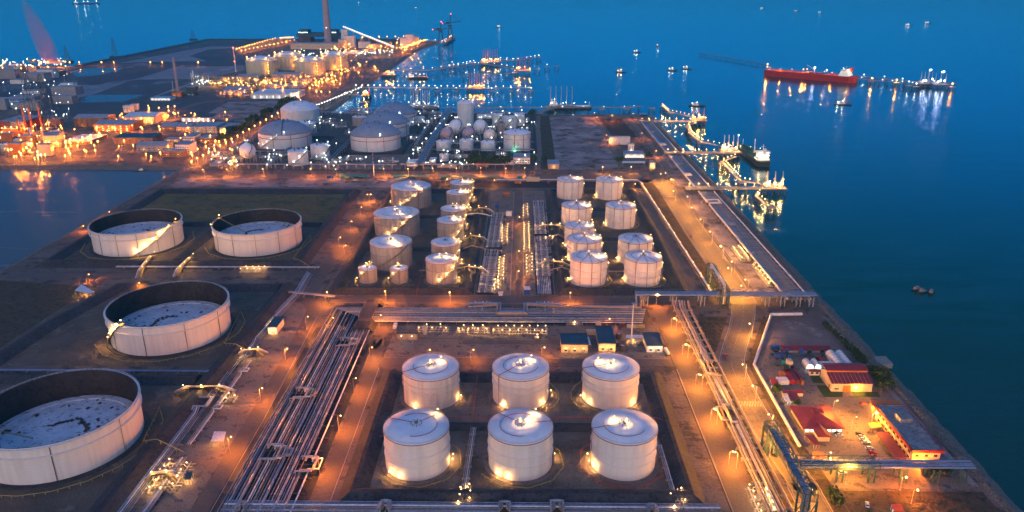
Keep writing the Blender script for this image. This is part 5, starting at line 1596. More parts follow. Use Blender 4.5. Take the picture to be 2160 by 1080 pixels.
def canopy(label, poly, z, roof='red_roof', th=.3, legs=True, cat='canopy', lamps=0, lk='warm', lp=1200, tilt=0.0, group=None):
    c = (sum(p[0] for p in poly) / len(poly), sum(p[1] for p in poly) / len(poly))
    t = thing('canopy', label, cat, (*c, 0), 0, group)
    P = [(p[0] - c[0], p[1] - c[1]) for p in poly]
    b = MB().prism(P, z, z + th)
    b.v = [(v[0], v[1], v[2] + v[1] * tilt) for v in b.v]
    b.build('roof', roof, t)
    if legs:
        for i in range(len(P)):
            for f in (0, .5):
                q = (P[i][0] * (1 - f) + P[(i + 1) % len(P)][0] * f, P[i][1] * (1 - f) + P[(i + 1) % len(P)][1] * f)
                q = (q[0] * .93, q[1] * .93)
                MB().rod((*q, 0), (*q, z + q[1] * tilt), .12, 5).build('leg', 'steel', t)
    for k in range(lamps):
        o = bulb((P[0][0] * .6 + k * 3, P[0][1] * .3, z - .4), lk, .28, t)
        light((0, 0, -.6), lk, lp, o, .2)
    return t

# ---- cabins behind the foreground tanks
bfp('flat blue roofed cabin with two wall lamps, left of the three cabins', 1184, 1240, 744, 727, 705, wall='cream_wall', win=3, door=2, lamps=3, lp=900)
bfp('tall blue roofed cabin with a bright doorway, middle of the three cabins', 1263, 1298, 741, 725, 689.5, wall='cream_wall', win=2, door=1, lamps=3, lp=1000)
bfp('small blue roofed cabin, right of the three cabins beside the tall mast', 1364, 1397, 743, 730, 703.5, wall='white_wall', win=2, door=1, lamps=2, lk='white', lp=900)
canopy('white sheet canopy left of the small blue roofed cabin', [G(1321, 714, 3), G(1358, 714, 3), G(1354, 707, 3), G(1321, 707, 3)], 3, 'pipe_white', lamps=2)
canopy('pale lean to canopy on the right side of the left cabin', [G(1240, 728, 3.4), G(1247, 728, 3.4), G(1242, 711, 3.4), G(1235, 711, 3.4)], 3.4, 'pipe_white')
bfp('low beige shed between the left and middle cabins', 1238, 1256, 707, 701, 696.5, wall='cream_wall', roof='cream_wall')
bfp('pair of low brown sheds left of the lit pump row', 836, 881, 717, 706, 701, wall='brown_wall', roof='brown_wall', lamps=2, lk='white', lp=1400)
bfp('white walled cabin with dark roof beside the left pipe track', 566, 585, 705, 691, 670, wall='white_wall', roof='navy_roof', win=1, door=1, lamps=1, lp=2600)
canopy('grey white canopy on posts over the left pipe track', [G(445, 931, 4), G(472, 931, 4), G(477, 911, 4), G(452, 911, 4)], 4, 'pipe_white', lamps=1)
canopy('small dark blue canopy over the lit valves at the near end of the left track', [G(389, 1012, 3), G(402, 1012, 3), G(407, 996, 3), G(394, 996, 3)], 3, 'navy_roof', lamps=1)
canopy('white sloping shelter lit from below at the left shore road', [G(158, 613, 4), G(172, 600, 4), G(200, 616, 4), G(186, 620, 4)], 4, 'pipe_white', lamps=3, lp=900)
bfp('blue container hut with white roof beside the central road', 1106, 1117.5, 621, 611, 606.5, wall='blue', roof='pipe_white')
bfp('small white equipment box in front of the lit valves of the central road', 1052, 1060, 624, 619.5, 617, wall='pipe_white', roof='pipe_white')
bfp('white equipment box beside the upper central road', 1068, 1079.5, 456, 449, 446.5, wall='pipe_white', roof='pipe_white')
bfp('small dark blue container on the upper central paving', 1044, 1052, 437.5, 433.5, 431, wall='blue', roof='blue')
bfp('tan shed at the top of the central paving', 1061, 1075.5, 415, 409, 407, wall='brown_wall', roof='orange')
bfp('long beige shed by the north road behind the central racks', 1111, 1138, 383, 377, 374.5, wall='cream_wall', roof='cream_wall')
bfp('dark green container by the north road', 1092, 1101, 378, 372, 369, wall='teal', roof='grey_roof')
canopy('long teal canopy along the north road, left one', [G(716, 373, 3), G(777, 373, 3), G(777, 369, 3), G(716, 369, 3)], 3, 'teal', lamps=2)
canopy('longest teal canopy along the north road behind the far grey tank', [G(828, 373, 3), G(909, 373, 3), G(905, 369.5, 3), G(828, 369.5, 3)], 3, 'teal', lamps=2, lk='white')
canopy('teal canopy along the north road, behind the central racks', [G(925, 373.5, 3), G(1055, 373.5, 3), G(1050, 370, 3), G(925, 370, 3)], 3, 'teal', lamps=3, lk='white')

# ---- round machines and skids
def drum(label, px, py, r, h, m='black', cat='tank', name='cooling_drum'):
    x, y = G(px, py)
    t = thing(name, label, cat, (x, y, 0))
    b = MB(); b.smooth = True; b.lathe([(r, 0), (r, h), (r * .75, h + .4), (.05, h + .5)], 16); b.build('drum', m, t)
    b = MB(); b.lathe([(r * .5, h + .5), (r * .5, h + .8), (.05, h + .8)], 12); b.build('cap', 'steel', t)
    MB().box((0, 0, .12), (2.6 * r, 2.6 * r, .24)).build('slab', 'concrete', t)
drum('round black transformer drum at the far corner of the middle cabin', 1305, 714, 2.2, 3.2)
drum('round black transformer drum beside the wall of the middle cabin', 1301, 731, 1.7, 2.8)
drum('round black transformer drum nearest the foreground tanks', 1312, 739, 2.2, 3.2)
drum('upright grey vessel beside the left pump skids', 896, 705, 1.5, 6, 'steel', name='pressure_vessel')
def crates(label, px, py, n, m):
    x, y = G(px, py)
    t = thing('storage_box', label, 'storage box', (x, y, 0))
    MB().box((0, 0, 1.1), (n, 2.6, 2.0)).build('body', m, t)
    b = MB(); [b.box((-n / 2 + (k + .5) * n / 5, -1.35, 1.1), (.12, .1, 2.0)) for k in range(5)]; b.build('ribs', 'dark_steel', t)
    MB().box((0, 0, 2.18), (n + .1, 2.7, .15)).build('lid', m, t)
crates('yellow brown storage box under the horizontal rack, left of two', 1332, 691, 6.5, 'cream_wall')
crates('longer yellow brown storage box under the horizontal rack, right of two', 1350, 691, 6.5, 'yellow_rail')
crates('dark red box beside the storage boxes under the rack', 1313, 688, 3, 'red_pipe')
crates('beige box left of the dark red box under the rack', 1262, 685, 4, 'cream_wall')

# ---- vehicles
def wheel_mesh():
    b = MB(); b.rod((0, -.12, 0), (0, .12, 0), .36, 10); return b
WHL = []
def wheel(parent, x, y, z=.36, s=1.0):
    if not WHL:
        o = wheel_mesh().build('wheel', 'tyre', parent); WHL.append(o)
    else:
        o = WHL[0].copy(); col.objects.link(o); o.parent = parent
    o.location = (x, y, z * s); o.scale = (s, s, s)
CARM = {}
def car_paint(c):
    if c not in CARM:
        CARM[c] = mat('car_paint', c, .3, .2, spec=.6, mixc=tuple(v * .85 for v in c), scale=2)
    return CARM[c]
def car(label, x, y, rz, c=(.5, .5, .5), group=None, name='parked_car', pickup=False):
    t = thing(name, label, 'car', (x, y, .05), rz, group)
    b = MB()
    b.add([(-2.2, -.85, .3), (2.2, -.85, .3), (2.2, .85, .3), (-2.2, .85, .3), (-2.25, -.88, .75), (2.25, -.88, .62), (2.25, .88, .62), (-2.25, .88, .75), (-2.1, -.8, .98), (1.0, -.8, .95), (1.0, .8, .95), (-2.1, .8, .98), (2.15, -.75, .78), (2.15, .75, .78)],
          [(3, 2, 1, 0), (0, 1, 5, 4), (1, 2, 6, 5), (2, 3, 7, 6), (3, 0, 4, 7), (4, 5, 12, 9, 8), (6, 7, 11, 10, 13), (5, 6, 13, 12), (7, 4, 8, 11), (9, 12, 13, 10), (8, 9, 10, 11)])
    b.build('body', car_paint(c), t)
    x0, x1 = (-2.0, .9) if not pickup else (-.6, 1.0)
    MB().add([(x0, -.76, .97), (x1, -.76, .94), (x1, .76, .94), (x0, .76, .97), (x0 + .45, -.62, 1.45), (x1 - .75, -.62, 1.45), (x1 - .75, .62, 1.45), (x0 + .45, .62, 1.45)], [(0, 1, 5, 4), (1, 2, 6, 5), (2, 3, 7, 6), (3, 0, 4, 7)]).build('windows', 'glass', t)
    MB().box(((x0 + x1) / 2 - .15, 0, 1.48), (x1 - x0 - 1.15, 1.26, .08)).build('roof', car_paint(c), t)
    for sx in (-1.4, 1.4):
        for sy in (-.82, .82): wheel(t, sx, sy)
    return t
def truck(label, x, y, rz, c, box=None, L=8.0, group=None, tanker=False):
    t = thing('truck', label, 'truck', (x, y, .05), rz, group)
    MB().box((L / 2 - 1, 0, 1.6), (2.0, 2.3, 2.2), 0, .92).build('cab', car_paint(c), t)
    MB().box((L / 2 + .02, 0, 2.0), (.06, 1.9, .8)).build('windscreen', 'glass', t)
    MB().box((-.2, 0, .7), (L - .6, 1.6, .3)).build('chassis', 'dark_steel', t)
    if tanker:
        b = MB(); b.smooth = True
        b.rod((-L / 2, 0, 2.0), (L / 2 - 2.3, 0, 2.0), 1.15, 14); b.build('tank', box, t)
    elif box:
        MB().box((-1.2, 0, 2.1), (L - 2.6, 2.4, 2.4)).build('cargo_box', box, t)
    for sx in (-L / 2 + .8, -L / 2 + 2.0, L / 2 - 1.2):
        for sy in (-1.05, 1.05): wheel(t, sx, sy, .36, 1.3)
    return t
W_, S_, K_, R_, B_ = (.62, .62, .62), (.35, .36, .38), (.03, .03, .035), (.38, .02, .02), (.03, .07, .25)
cars = [((1812.5, 917), K_, 'black car at the far end of the parked row'), ((1817, 922.5), S_, 'grey car second from the far end of the parked row'), ((1821, 928), W_, 'white car third from the far end of the parked row'), ((1826, 934.5), W_, 'white car fourth from the far end of the parked row'),
        ((1834, 947), W_, 'white car just after the gap in the parked row'), ((1840, 956), R_, 'red car after the gap in the parked row'), ((1845, 964), R_, 'dark red pickup beyond the middle of the parked row'), ((1852, 972), S_, 'silver car second from the near end of the parked row'), ((1862, 981), K_, 'black car at the near end of the parked row')]
for (p, c, lab) in cars:
    x, y = G(*p); car(lab, x, y, R(rnd.uniform(-6, 6)), c, 'cars parked in a row before the harbour office', pickup='pickup' in lab)
for p, c, rz, lab in (((1766, 914), K_, 5, 'black car parked in the corner of the maroon hipped building'), ((1771, 920), W_, 5, 'white car parked in the corner of the maroon hipped building'), ((1343, 724), (.3, .5, .6), 100, 'pale blue car parked under the white sheet canopy'), ((1820, 853), R_, 20, 'red car parked left of the orange canopy'), ((1531, 751), R_, 100, 'red car driving round the bend of the coast road'), ((1457, 499), R_, 90, 'red car driving on the left lane of the coast road'), ((1829, 1066), W_, 70, 'white car parked in the lower yard by the bottom edge'), ((1754, 973), W_, -20, 'white car parked beside the orange guard canopy'), ((1480, 428), W_, 90, 'white van standing on the strip by the nearest jetty'), ((612, 369), R_, 0, 'red car on the left part of the north road'), ((1366, 373), R_, 20, 'red car turning at the right end of the north road'), ((1777, 999), W_, 5, 'white car driving out in front of the blue pipe bridge')):
    x, y = G(*p); car(lab, x, y, R(rz), c)
truck('white tanker truck beside the small blue roofed cabin', *G(1406, 746), R(95), W_, 'pipe_white', 8, None, True)
for i, (p, c, bx, rz, lab) in enumerate((((735, 385), (.5, .2, .04), 'orange', 10, 'orange truck left of the group by the teal canopy'), ((751, 383), (.5, .2, .04), 'cream_wall', 5, 'orange truck in the middle of the group by the teal canopy'), ((766, 384), (.5, .15, .05), 'pipe_warm', 0, 'pale truck right of the group by the teal canopy'), ((1092, 388), (.5, .25, .03), 'orange', 0, 'orange truck behind the central racks'), ((1157, 388), W_, 'red_pipe', 90, 'white cab truck left of the farthest left cream white tank'), ((1062, 380), B_, 'blue', 10, 'blue truck behind the grey tanks by the north road'), ((697, 376), B_, 'blue', 0, 'blue truck at the left part of the north yard'), ((834, 692), (.3, .4, .5), 'pipe_white', 90, 'white and blue truck at the left end of the pump row'))):
    truck(lab, *G(*p), R(rz), c, bx, 8)
# boom lift
x, y = G(985, 749)
t = thing('boom_lift', 'small blue boom lift parked behind the back left and centre foreground tanks', 'boom lift', (x, y, .05))
MB().box((2, 0, .9), (3.4, 2, 1.0)).build('body', 'blue', t)
b = MB(); b.rod((2.5, 0, 1.4), (-2.5, 0, 2.6), .25, 5); b.rod((-2.5, 0, 2.6), (-5, 0, 1.6), .18, 5); b.build('boom', 'blue', t)
MB().box((-5.5, 0, 1.2), (1.3, 1.8, 1.1)).build('basket', 'blue', t)
for sx in (.8, 3.2):
    for sy in (-1, 1): wheel(t, sx, sy, .36, 1.1)

# ---- harbour yard
bfp('long open shed with a dark red roof at the back of the harbour yard', 1652, 1750, 744, 738.5, 728, wall='grey_wall', roof='red_roof', kind='gable', rh=1.5, win=0, over=.8)
x0, x1, y0, y1, h = bpx(1753, 1838, 826, 808, 778)
t = thing('warehouse', 'orange walled warehouse with a striped maroon roof in the harbour yard', 'warehouse', ((x0 + x1) / 2, (y0 + y1) / 2, 0))
w, d = x1 - x0, y1 - y0
h1 = h
MB().add([(-w / 2, -d / 2, 0), (w / 2, -d / 2, 0), (w / 2, d / 2, 0), (-w / 2, d / 2, 0), (-w / 2, -d / 2, h), (w / 2, -d / 2, h), (w / 2, d / 2, h), (-w / 2, d / 2, h), (-w / 2, d * .12, h + 3.0), (w / 2, d * .12, h + 3.0)],
         [(0, 1, 5, 4), (2, 3, 7, 6), (1, 2, 6, 9, 5), (3, 0, 4, 8, 7)]).build('wall', 'cream_wall', t)
b = MB()
b.add([(-w / 2 - .5, -d / 2 - .6, h - .1), (w / 2 + .5, -d / 2 - .6, h - .1), (w / 2 + .5, 0, h + 2.6), (-w / 2 - .5, 0, h + 2.6), (-w / 2 - .5, 0, h + 2.4), (w / 2 + .5, 0, h + 2.4), (w / 2 + .5, -d / 2 - .6, h - .35), (-w / 2 - .5, -d / 2 - .6, h - .35)], [(0, 1, 2, 3), (4, 5, 6, 7), (7, 6, 1, 0), (1, 6, 5, 2), (7, 0, 3, 4)])
b.build('roof', 'red_roof', t)
MB().box((0, .1, h + 3.2), (w, .3, 1.4)).build('clerestory', 'orange', t)
MB().gable(-w / 2 - .5, w / 2 + .5, -.4, d / 2 + .6, h + 3.8, 1.6).build('upper_roof', 'red_roof', t)
b = MB()
for k in range(10):
    xx = -w / 2 + (k + .5) * w / 10
    b.rod((xx, -d / 2 - .6, h + .0), (xx, -.2, h + 2.62), .13, 4)
b.build('roof_ribs', 'pipe_warm', t)
MB().box((-w * .12, -d / 2 - .08, 2.1), (5, .16, 4.2)).build('rolling_door', 'orange', t)
MB().box((w * .1, -d / 2 - .08, 1.1), (1.0, .16, 2.2)).build('door', 'white_wall', t)
o = bulb((w * .1, -d / 2 - .9, 3.6), 'amber', .3, t); light((0, -.6, -.3), 'amber', 2500, o, .2)
MB().box((-w / 2 - .05, -d * .3, 1.6), (.12, 1.8, 3.2)).build('side_door', 'dark_steel', t)
MB().box((-w / 2 + 3.2, -d / 2 - .07, 1.9), (2.8, .1, 1.0)).build('sign_board', 'blue', t)
def tent(label, x0, x1, y0, y1, r, axis='y', lit=False):
    cx, cy = (x0 + x1) / 2, (y0 + y1) / 2
    t = thing('tent', label, 'tent', (cx, cy, 0), 0, 'white barrel tents in the harbour yard')
    L = (y1 - y0) if axis == 'y' else (x1 - x0)
    Wd = (x1 - x0) if axis == 'y' else (y1 - y0)
    b = MB(); n = 12; b.smooth = True
    vs = []
    for e in (-L / 2, L / 2):
        for k in range(n + 1):
            a = math.pi * k / n
            u, z = -Wd / 2 * math.cos(a), r * math.sin(a) ** .8 + .8 * (0 < k < n)
            vs.append((u, e, z) if axis == 'y' else (-e, u, z))
    b.add(vs, [(k, k + 1, n + 2 + k, n + 1 + k)[::-1] for k in range(n)])
    b.build('cover', 'fabric', t)
    b = MB(); b.add(vs[:n + 1], [tuple(range(n + 1))]); b.add(vs[n + 1:], [tuple(range(n + 1))[::-1]]); b.build('end_panel', 'fabric', t)
    b = MB()
    for e in [(-L / 2 + L * q / 5) for q in range(6)]:
        pts = []
        for k in range(n + 1):
            a = math.pi * k / n
            u, z = -(Wd / 2 + .05) * math.cos(a), (r + .05) * math.sin(a) ** .8 + .8 * (0 < k < n)
            pts.append((u, e, z) if axis == 'y' else (-e, u, z))
        b.tube(pts, .09, 4)
    b.build('hoops', 'steel', t)
    if lit:
        o = bulb((0, -L / 2 - 1.0, 2.6), 'white', .3, t); light((0, -.6, 0), 'white', 1600, o, .2)
def tpx(lab, xl, xr, yb, yt, r, axis='y', lit=False):
    x0, y0 = G(xl, yb); x1 = G(xr, yb)[0]; y1 = G((xl + xr) / 2, yt)[1]
    tent(lab, x0, x1, y0, y1, r, axis, lit)
tpx('long white barrel tent left of the two behind the warehouse', 1762, 1781, 777, 750, 3.6)
tpx('long white barrel tent right of the two behind the warehouse', 1782, 1799, 777, 750, 3.6)
tpx('short white barrel tent at the left end of the tent row', 1700, 1716, 779, 766, 2.8, lit=True)
tpx('short white barrel tent with a glowing mouth, second in the tent row', 1718, 1732, 779, 766, 2.8, lit=True)
tpx('white barrel tent lying crosswise between the short and long tents', 1730, 1760, 777, 768, 2.4, 'x')
bfp('small white hut with brown roof in front of the short tents', 1707, 1728, 792, 784, 779, wall='white_wall', roof='red_roof', kind='gable', rh=1, win=2)
truck('dark red bus parked behind the crosswise tent', *G(1731, 763), R(100), (.25, .03, .05), 'red_roof', 9)
def container(label, xl, xr, yb, yt, m, h=2.6):
    x0, y0 = G(xl, yb); x1 = G(xr, yb)[0]; y1 = G((xl + xr) / 2, yt)[1]
    t = thing('shipping_container', label, 'shipping container', ((x0 + x1) / 2, (y0 + y1) / 2, 0))
    w, d = x1 - x0, y1 - y0
    MB().box((0, 0, h / 2), (w, d, h)).build('body', m, t)
    b = MB(); n = max(4, int(max(w, d) / .8))
    for k in range(n):
        if w > d: b.box((-w / 2 + (k + .5) * w / n, -d / 2 - .04, h / 2), (.2, .08, h - .3))
        else: b.box((-w / 2 - .04, -d / 2 + (k + .5) * d / n, h / 2), (.08, .2, h - .3))
    b.build('corrugation', m, t)
    b = MB()
    for s_ in (-.22, .22): b.box((w * s_, -d / 2 - .1, h / 2), (w * .4, .08, h - .3))
    b.build('doors', m, t)
container('long red container left of the parked pair in the harbour yard', 1665, 1676, 810, 787, 'bright_red')
container('long red container right of the parked pair in the harbour yard', 1677, 1686.5, 810, 787, 'red_roof')
container('long dark red container right of the red pair', 1688, 1694, 808, 784, 'red_roof')
container('white container lit by a lamp behind the bright red roof', 1641, 1664, 812, 803, 'pipe_white', 2.8)
container('orange container left of the long red containers', 1647, 1658, 797, 790, 'orange')
container('short red container behind the orange container', 1656, 1668, 791, 786, 'bright_red')
container('small orange container standing alone right of the red containers', 1690, 1695, 812, 806, 'orange')
canopy('bright red sloping canopy at the left side of the harbour yard', [G(1632, 821, 3), G(1649, 821, 3), G(1638, 800, 3), G(1624, 800, 3)], 3, 'bright_red', lamps=1, lk='white', lp=1500)
container('tall beige tank box on a stand among the trucks', 1661, 1671, 777, 770, 'cream_wall', 5)
bfp('long low maroon shed below the bright red canopy', 1652, 1693, 836, 829, 823, wall='cream_wall', roof='red_roof', kind='gable', rh=1.2)
canopy('maroon sheet canopy in front of the long low maroon shed', [G(1668, 846, 3), G(1689, 846, 3), G(1680, 828, 3), G(1660, 828, 3)], 3, 'red_roof', lamps=1, lk='white', lp=2600)
canopy('white sheet canopy left of the maroon canopy', [G(1657, 847, 2.8), G(1667.5, 847, 2.8), G(1661, 835, 2.8), G(1650, 835, 2.8)], 2.8, 'pipe_white')
k = 0
for p, c, rz, lab in (((1634, 737), B_, 20, 'blue truck farthest left among the parked lorries'), ((1640, 741), (.02, .2, .3), 10, 'teal blue truck second among the parked lorries'), ((1636, 748), (.3, .05, .1), 0, 'dark red truck among the parked lorries'), ((1644, 756), B_, 5, 'blue truck in front of the dark red one among the parked lorries'), ((1657, 757), B_, -5, 'blue truck right of its neighbour among the parked lorries'), ((1645, 770), (.0, .3, .35), 10, 'bright teal truck beside the beige tank box'), ((1658, 781), K_, 60, 'black truck in front of the beige tank box'), ((1672, 781), K_, 80, 'black truck right of the beige tank box'), ((1662, 747), B_, 90, 'blue truck under the left end of the long open shed'), ((1690, 748), B_, 80, 'blue truck under the middle of the long open shed'), ((1709, 749), K_, 85, 'black truck under the long open shed'), ((1736, 748), K_, 90, 'black truck under the right end of the long open shed')):
    truck(lab, *G(*p), R(rz), c, None if k % 3 else ('blue' if c != K_ else 'black'), 7.0); k += 1
# maroon hipped building
x0, x1, y0, y1, h = *(G(1697, 915, 0)[0], G(1776, 915, 0)[0]), G(1730, 914, 0)[1], G(1710, 869, 0)[1], 3.6
t = building('maroon hipped roof building with a front wing beside the coast road', x0, x1, y0, y1, 3.6, 'cream_wall', 'red_roof', 'hip', 4.5, 1.3, win=7, door=1, lamps=1, lk='white', lp=2000, lit=True)
w, d = x1 - x0, y1 - y0
MB().box((-w * .12, -d / 2 - 4, 1.6), (6.0, 8, 3.2)).build('wing', 'cream_wall', t)
MB().gable(-w * .12 - 4, -w * .12 + 4, -d / 2 - 9, -d / 2 + 3, 3.3, 2.2, 'y').build('wing_roof', 'red_roof', t)
MB().box((0, 0, 7.2), (6, 3.5, 1.8)).build('roof_turret', 'red_roof', t)
canopy('maroon sheet canopy left of the front wing of the hipped building', [G(1717, 938, 2.6), G(1729, 939, 2.6), G(1716, 920, 2.6), G(1697, 918, 2.6)], 2.6, 'red_roof')
canopy('tiny maroon canopy behind the hipped building', [G(1731, 861, 3), G(1742, 861, 3), G(1738, 854, 3), G(1727, 854, 3)], 3, 'red_roof')
canopy('orange guard canopy at the gate of the harbour yard', [G(1716, 968, 3.2), G(1740, 968, 3.2), G(1735, 956, 3.2), G(1713, 956, 3.2)], 3.2, 'orange', th=1.0, lamps=2, lp=1600)
# harbour office
x0, x1, y0, y1, h = bpx(1921, 1979, 978, 950, 857)
y1 = G(1880, 857, h)[1]
t = building('two storey harbour office with a flat grey roof and red edge', x0, x1, y0, y1, h, 'cream_wall', 'flat_roof', 'flat', win=3, over=.6, door=0)
w, d = x1 - x0, y1 - y0
b = MB()
for s_ in (-1, 1):
    b.box((0, s_ * (d / 2 + 1.0), h - .1), (w + 2.6, .5, 1.5)); b.box((s_ * (w / 2 + 1.05), 0, h - .1), (.5, d + 1.5, 1.5))
b.build('fascia', 'bright_red', t)
MB().box((1, d * .16, h + 1.5), (w * .45, d * .13, 2.3)).build('stair_box', 'flat_roof', t)
b = MB()
for sx in (-1, 1):
    for k in range(5): b.rod((1 + sx * w * .25, d * .05 + k * 2, h + .5), (1 + sx * w * .25, d * .05 + k * 2, h + 2.6), .1, 4)
b.build('duct_frame', 'steel', t)
for k in range(9):
    for r_ in (0, 1):
        MB().box((-w / 2 - .06, -d * .42 + k * d * .1, 1.9 + 3.4 * r_), (.12, d * .055, 1.3)).build('window', 'glass', t)
for k in range(10):
    MB().box((-w / 2 - .25, -d * .47 + k * d * .1, h / 2 - .5), (.5, .35, h - 1.2)).build('pilaster', 'cream_wall', t)
canopy('long red sheet canopy along the left side of the harbour office', [G(1891, 970, 2.8), G(1915, 966, 2.8), G(1873, 912, 2.8), G(1847, 912, 2.8)], 2.8, 'red_roof')
canopy('wide orange red canopy behind the harbour office', [G(1840, 857, 3), G(1908, 857, 3), G(1896, 845, 3), G(1836, 845, 3)], 3, 'orange', lamps=1, lk='amber', lp=5000)
canopy('small orange canopy between the parked cars and the harbour office', [G(1838, 904, 3), G(1861, 902, 3), G(1857, 891, 3), G(1831, 892, 3)], 3, 'orange')
canopy('white canopy in the garden corner below the harbour office', [G(1968, 988, 3), G(1985, 986, 3), G(1972, 971, 3), G(1956, 972, 3)], 3, 'fabric')
canopy('maroon canopy right of the white canopy in the garden corner', [G(1985, 985, 3), G(2003, 984, 3), G(1995, 972, 3), G(1977, 972, 3)], 3, 'red_roof')
canopy('brown canopy left of the white canopy in the garden corner', [G(1946, 989, 2.6), G(1964, 989, 2.6), G(1960, 979, 2.6), G(1944, 980, 2.6)], 2.6, 'red_roof')
x, y = G(1936, 992)
street_lamp(x, y, 6, 'orange', 9000, 'strongest yellow lamp beside the garden corner of the harbour office', 'strong lamps round the harbour office', size=.8)
canopy('red roofed canopy in the lower yard at the bottom edge', [G(1886, 1080, 3), G(1908, 1080, 3), G(1900, 1064, 3), G(1880, 1064, 3)], 3, 'bright_red', lamps=1, lk='white', lp=1500)
# ---- eastern lots
bfp('plain white box building beside the dark soil plot', 1284.5, 1328.5, 305, 290.5, 288, wall='white_wall', roof='white_wall', door=1)
bfp('white tower block behind the low admin building of the eastern lots', 1325, 1337, 322, 304, 302, wall='white_wall', roof='grey_roof', win=2, lamps=1, lk='white', lp=2500)
bfp('low admin building with a grey blue roof and lit front', 1318, 1359, 333, 325, 319, wall='white_wall', roof='grey_roof', win=8, lit=True, lamps=3, lk='white', lp=900)
bfp('small white gatehouse with a lamp on the eastern lots', 1371, 1382, 355, 344, 340, wall='white_wall', roof='grey_roof', lamps=1, lk='amber', lp=4500, win=2)
canopy('row of white gate canopies in front of the admin building', [G(1312, 344, 3), G(1361, 344, 3), G(1360, 340, 3), G(1314, 340, 3)], 3, 'fabric', lamps=3, lk='white', lp=1200)
canopy('small blue white shelter at the far corner of the eastern lots', [G(1350, 242, 3), G(1364, 242, 3), G(1361, 238.5, 3), G(1348, 238.5, 3)], 3, 'pipe_blue')

# ---- trees and bushes
def tree_proto(seed, R0, H0, n=260):
    rr = random.Random(seed)
    t = thing('tree', 'tree', 'tree', (0, 0, -500))
    b = MB(); b.rod((0, 0, 0), (0, 0, H0 * .55), .3, 6, .16)
    for k in range(5):
        a = rr.uniform(0, 6.28); b.rod((0, 0, H0 * .35), (R0 * .55 * math.cos(a), R0 * .55 * math.sin(a), H0 * rr.uniform(.6, .8)), .12, 4, .05)
    b.build('trunk', 'bark', t)
    b = MB()
    clumps = [(rr.uniform(-1, 1) * R0 * .6, rr.uniform(-1, 1) * R0 * .6, H0 * rr.uniform(.5, .85), R0 * rr.uniform(.3, .5)) for _ in range(9)]
    for k in range(n):
        c = rr.choice(clumps)
        d = Vector((rr.gauss(0, 1), rr.gauss(0, 1), rr.gauss(0, 1))).normalized() * c[3] * rr.uniform(.6, 1.1)
        p = Vector(c[:3]) + d
        u = Vector((rr.gauss(0, 1), rr.gauss(0, 1), rr.gauss(0, 1))).normalized() * rr.uniform(.35, .8)
        v = u.cross(Vector((rr.gauss(0, 1), rr.gauss(0, 1), rr.gauss(0, 1)))).normalized() * rr.uniform(.35, .8)
        b.add([p - u, p + v, p + u, p - v], [(0, 1, 2, 3)])
    b.build('crown', 'leaf', t)
    return t
TP = [tree_proto(1, 3.6, 7.5), tree_proto(2, 4.4, 8.5, 320), tree_proto(3, 2.6, 4.0, 200)]
def tree(x, y, label, group, kind=None, s=1.0):
    p = TP[rnd.randrange(2) if kind is None else kind]
    return dup(p, (x, y, 0), rnd.uniform(0, 6), label, group, s)
line = [(1741, 690), (1748, 697), (1757, 705), (1766, 713), (1774, 721), (1781, 729), (1790, 738), (1798, 748), (1806, 755), (1812, 762), (1820, 770), (1832, 783), (1838, 790), (1846, 799)]
for i, p in enumerate(line):
    x, y = G(*p); tree(x, y, '%s bush in the green row beside the shore path, from the far end' % ORD[i], 'bushes beside the shore path', 2, rnd.uniform(.9, 1.4))
for i, (p, s) in enumerate((((1851, 806), 1.3), ((1861, 815), 1.5), ((1872, 822), 1.2), ((1858, 826), 1.0))):
    x, y = G(*p); tree(x, y, '%s dark tree right of the orange warehouse, counted from the far side' % ORD[i], 'dark trees right of the warehouse', 0, s)
for p, lab in (((1637, 836), 'round tree left of the low maroon shed'), ((1681, 857), 'small bush in front of the maroon canopy'), ((1960, 1002), 'left shrub of the garden corner'), ((1976, 1003), 'middle shrub of the garden corner'), ((1993, 1000), 'right shrub of the garden corner'), ((1750, 1055), 'dark tree under the blue pipe bridge'), ((1760, 1072), 'dark tree below the blue pipe bridge by the bottom edge')):
    x, y = G(*p); tree(x, y, lab, None, 2 if 'shrub' in lab or 'bush' in lab else 0, 1.0)
nt_ = [(985, 350), (992, 345), (1000, 350), (1006, 343), (1013, 350), (1020, 344), (1027, 350), (1037, 351), (1046, 346), (1054, 351), (1062, 347), (1070, 351), (1003, 337), (1022, 336)]
for i, p in enumerate(nt_):
    x, y = G(*p); tree(x, y, '%s tree of the dark grove in front of the small domed tanks, from the left' % ORD[i], 'grove by the north road', None, rnd.uniform(1.3, 1.7))
for p, lab in (((1126, 347), 'round tree right of the largest domed tank'), ((1148, 344), 'smaller round tree at the corner of the bare plot'), ((1117, 246), 'left tree beside the far corner of the tank group'), ((1124, 244), 'right tree beside the far corner of the tank group'), ((1305, 348), 'bush at the left end of the admin building'), ((1367, 335), 'bush at the right end of the admin building')):
    x, y = G(*p); tree(x, y, lab, None, None, 1.4)
for i in range(30):
    f = i / 29
    px, py = 470 + (617 - 470) * f, 302 + (216 - 302) * f
    x, y = G(px, py)
    tree(x + rnd.uniform(-5, 5), y, '%s tree of the dark belt west of the dome tanks, from the near end' % ORD[i], 'tree belt west of the dome tanks', None, rnd.uniform(1.3, 2.1))
for p in TP:
    for c in list(p.children): bpy.data.objects.remove(c)
    bpy.data.objects.remove(p)

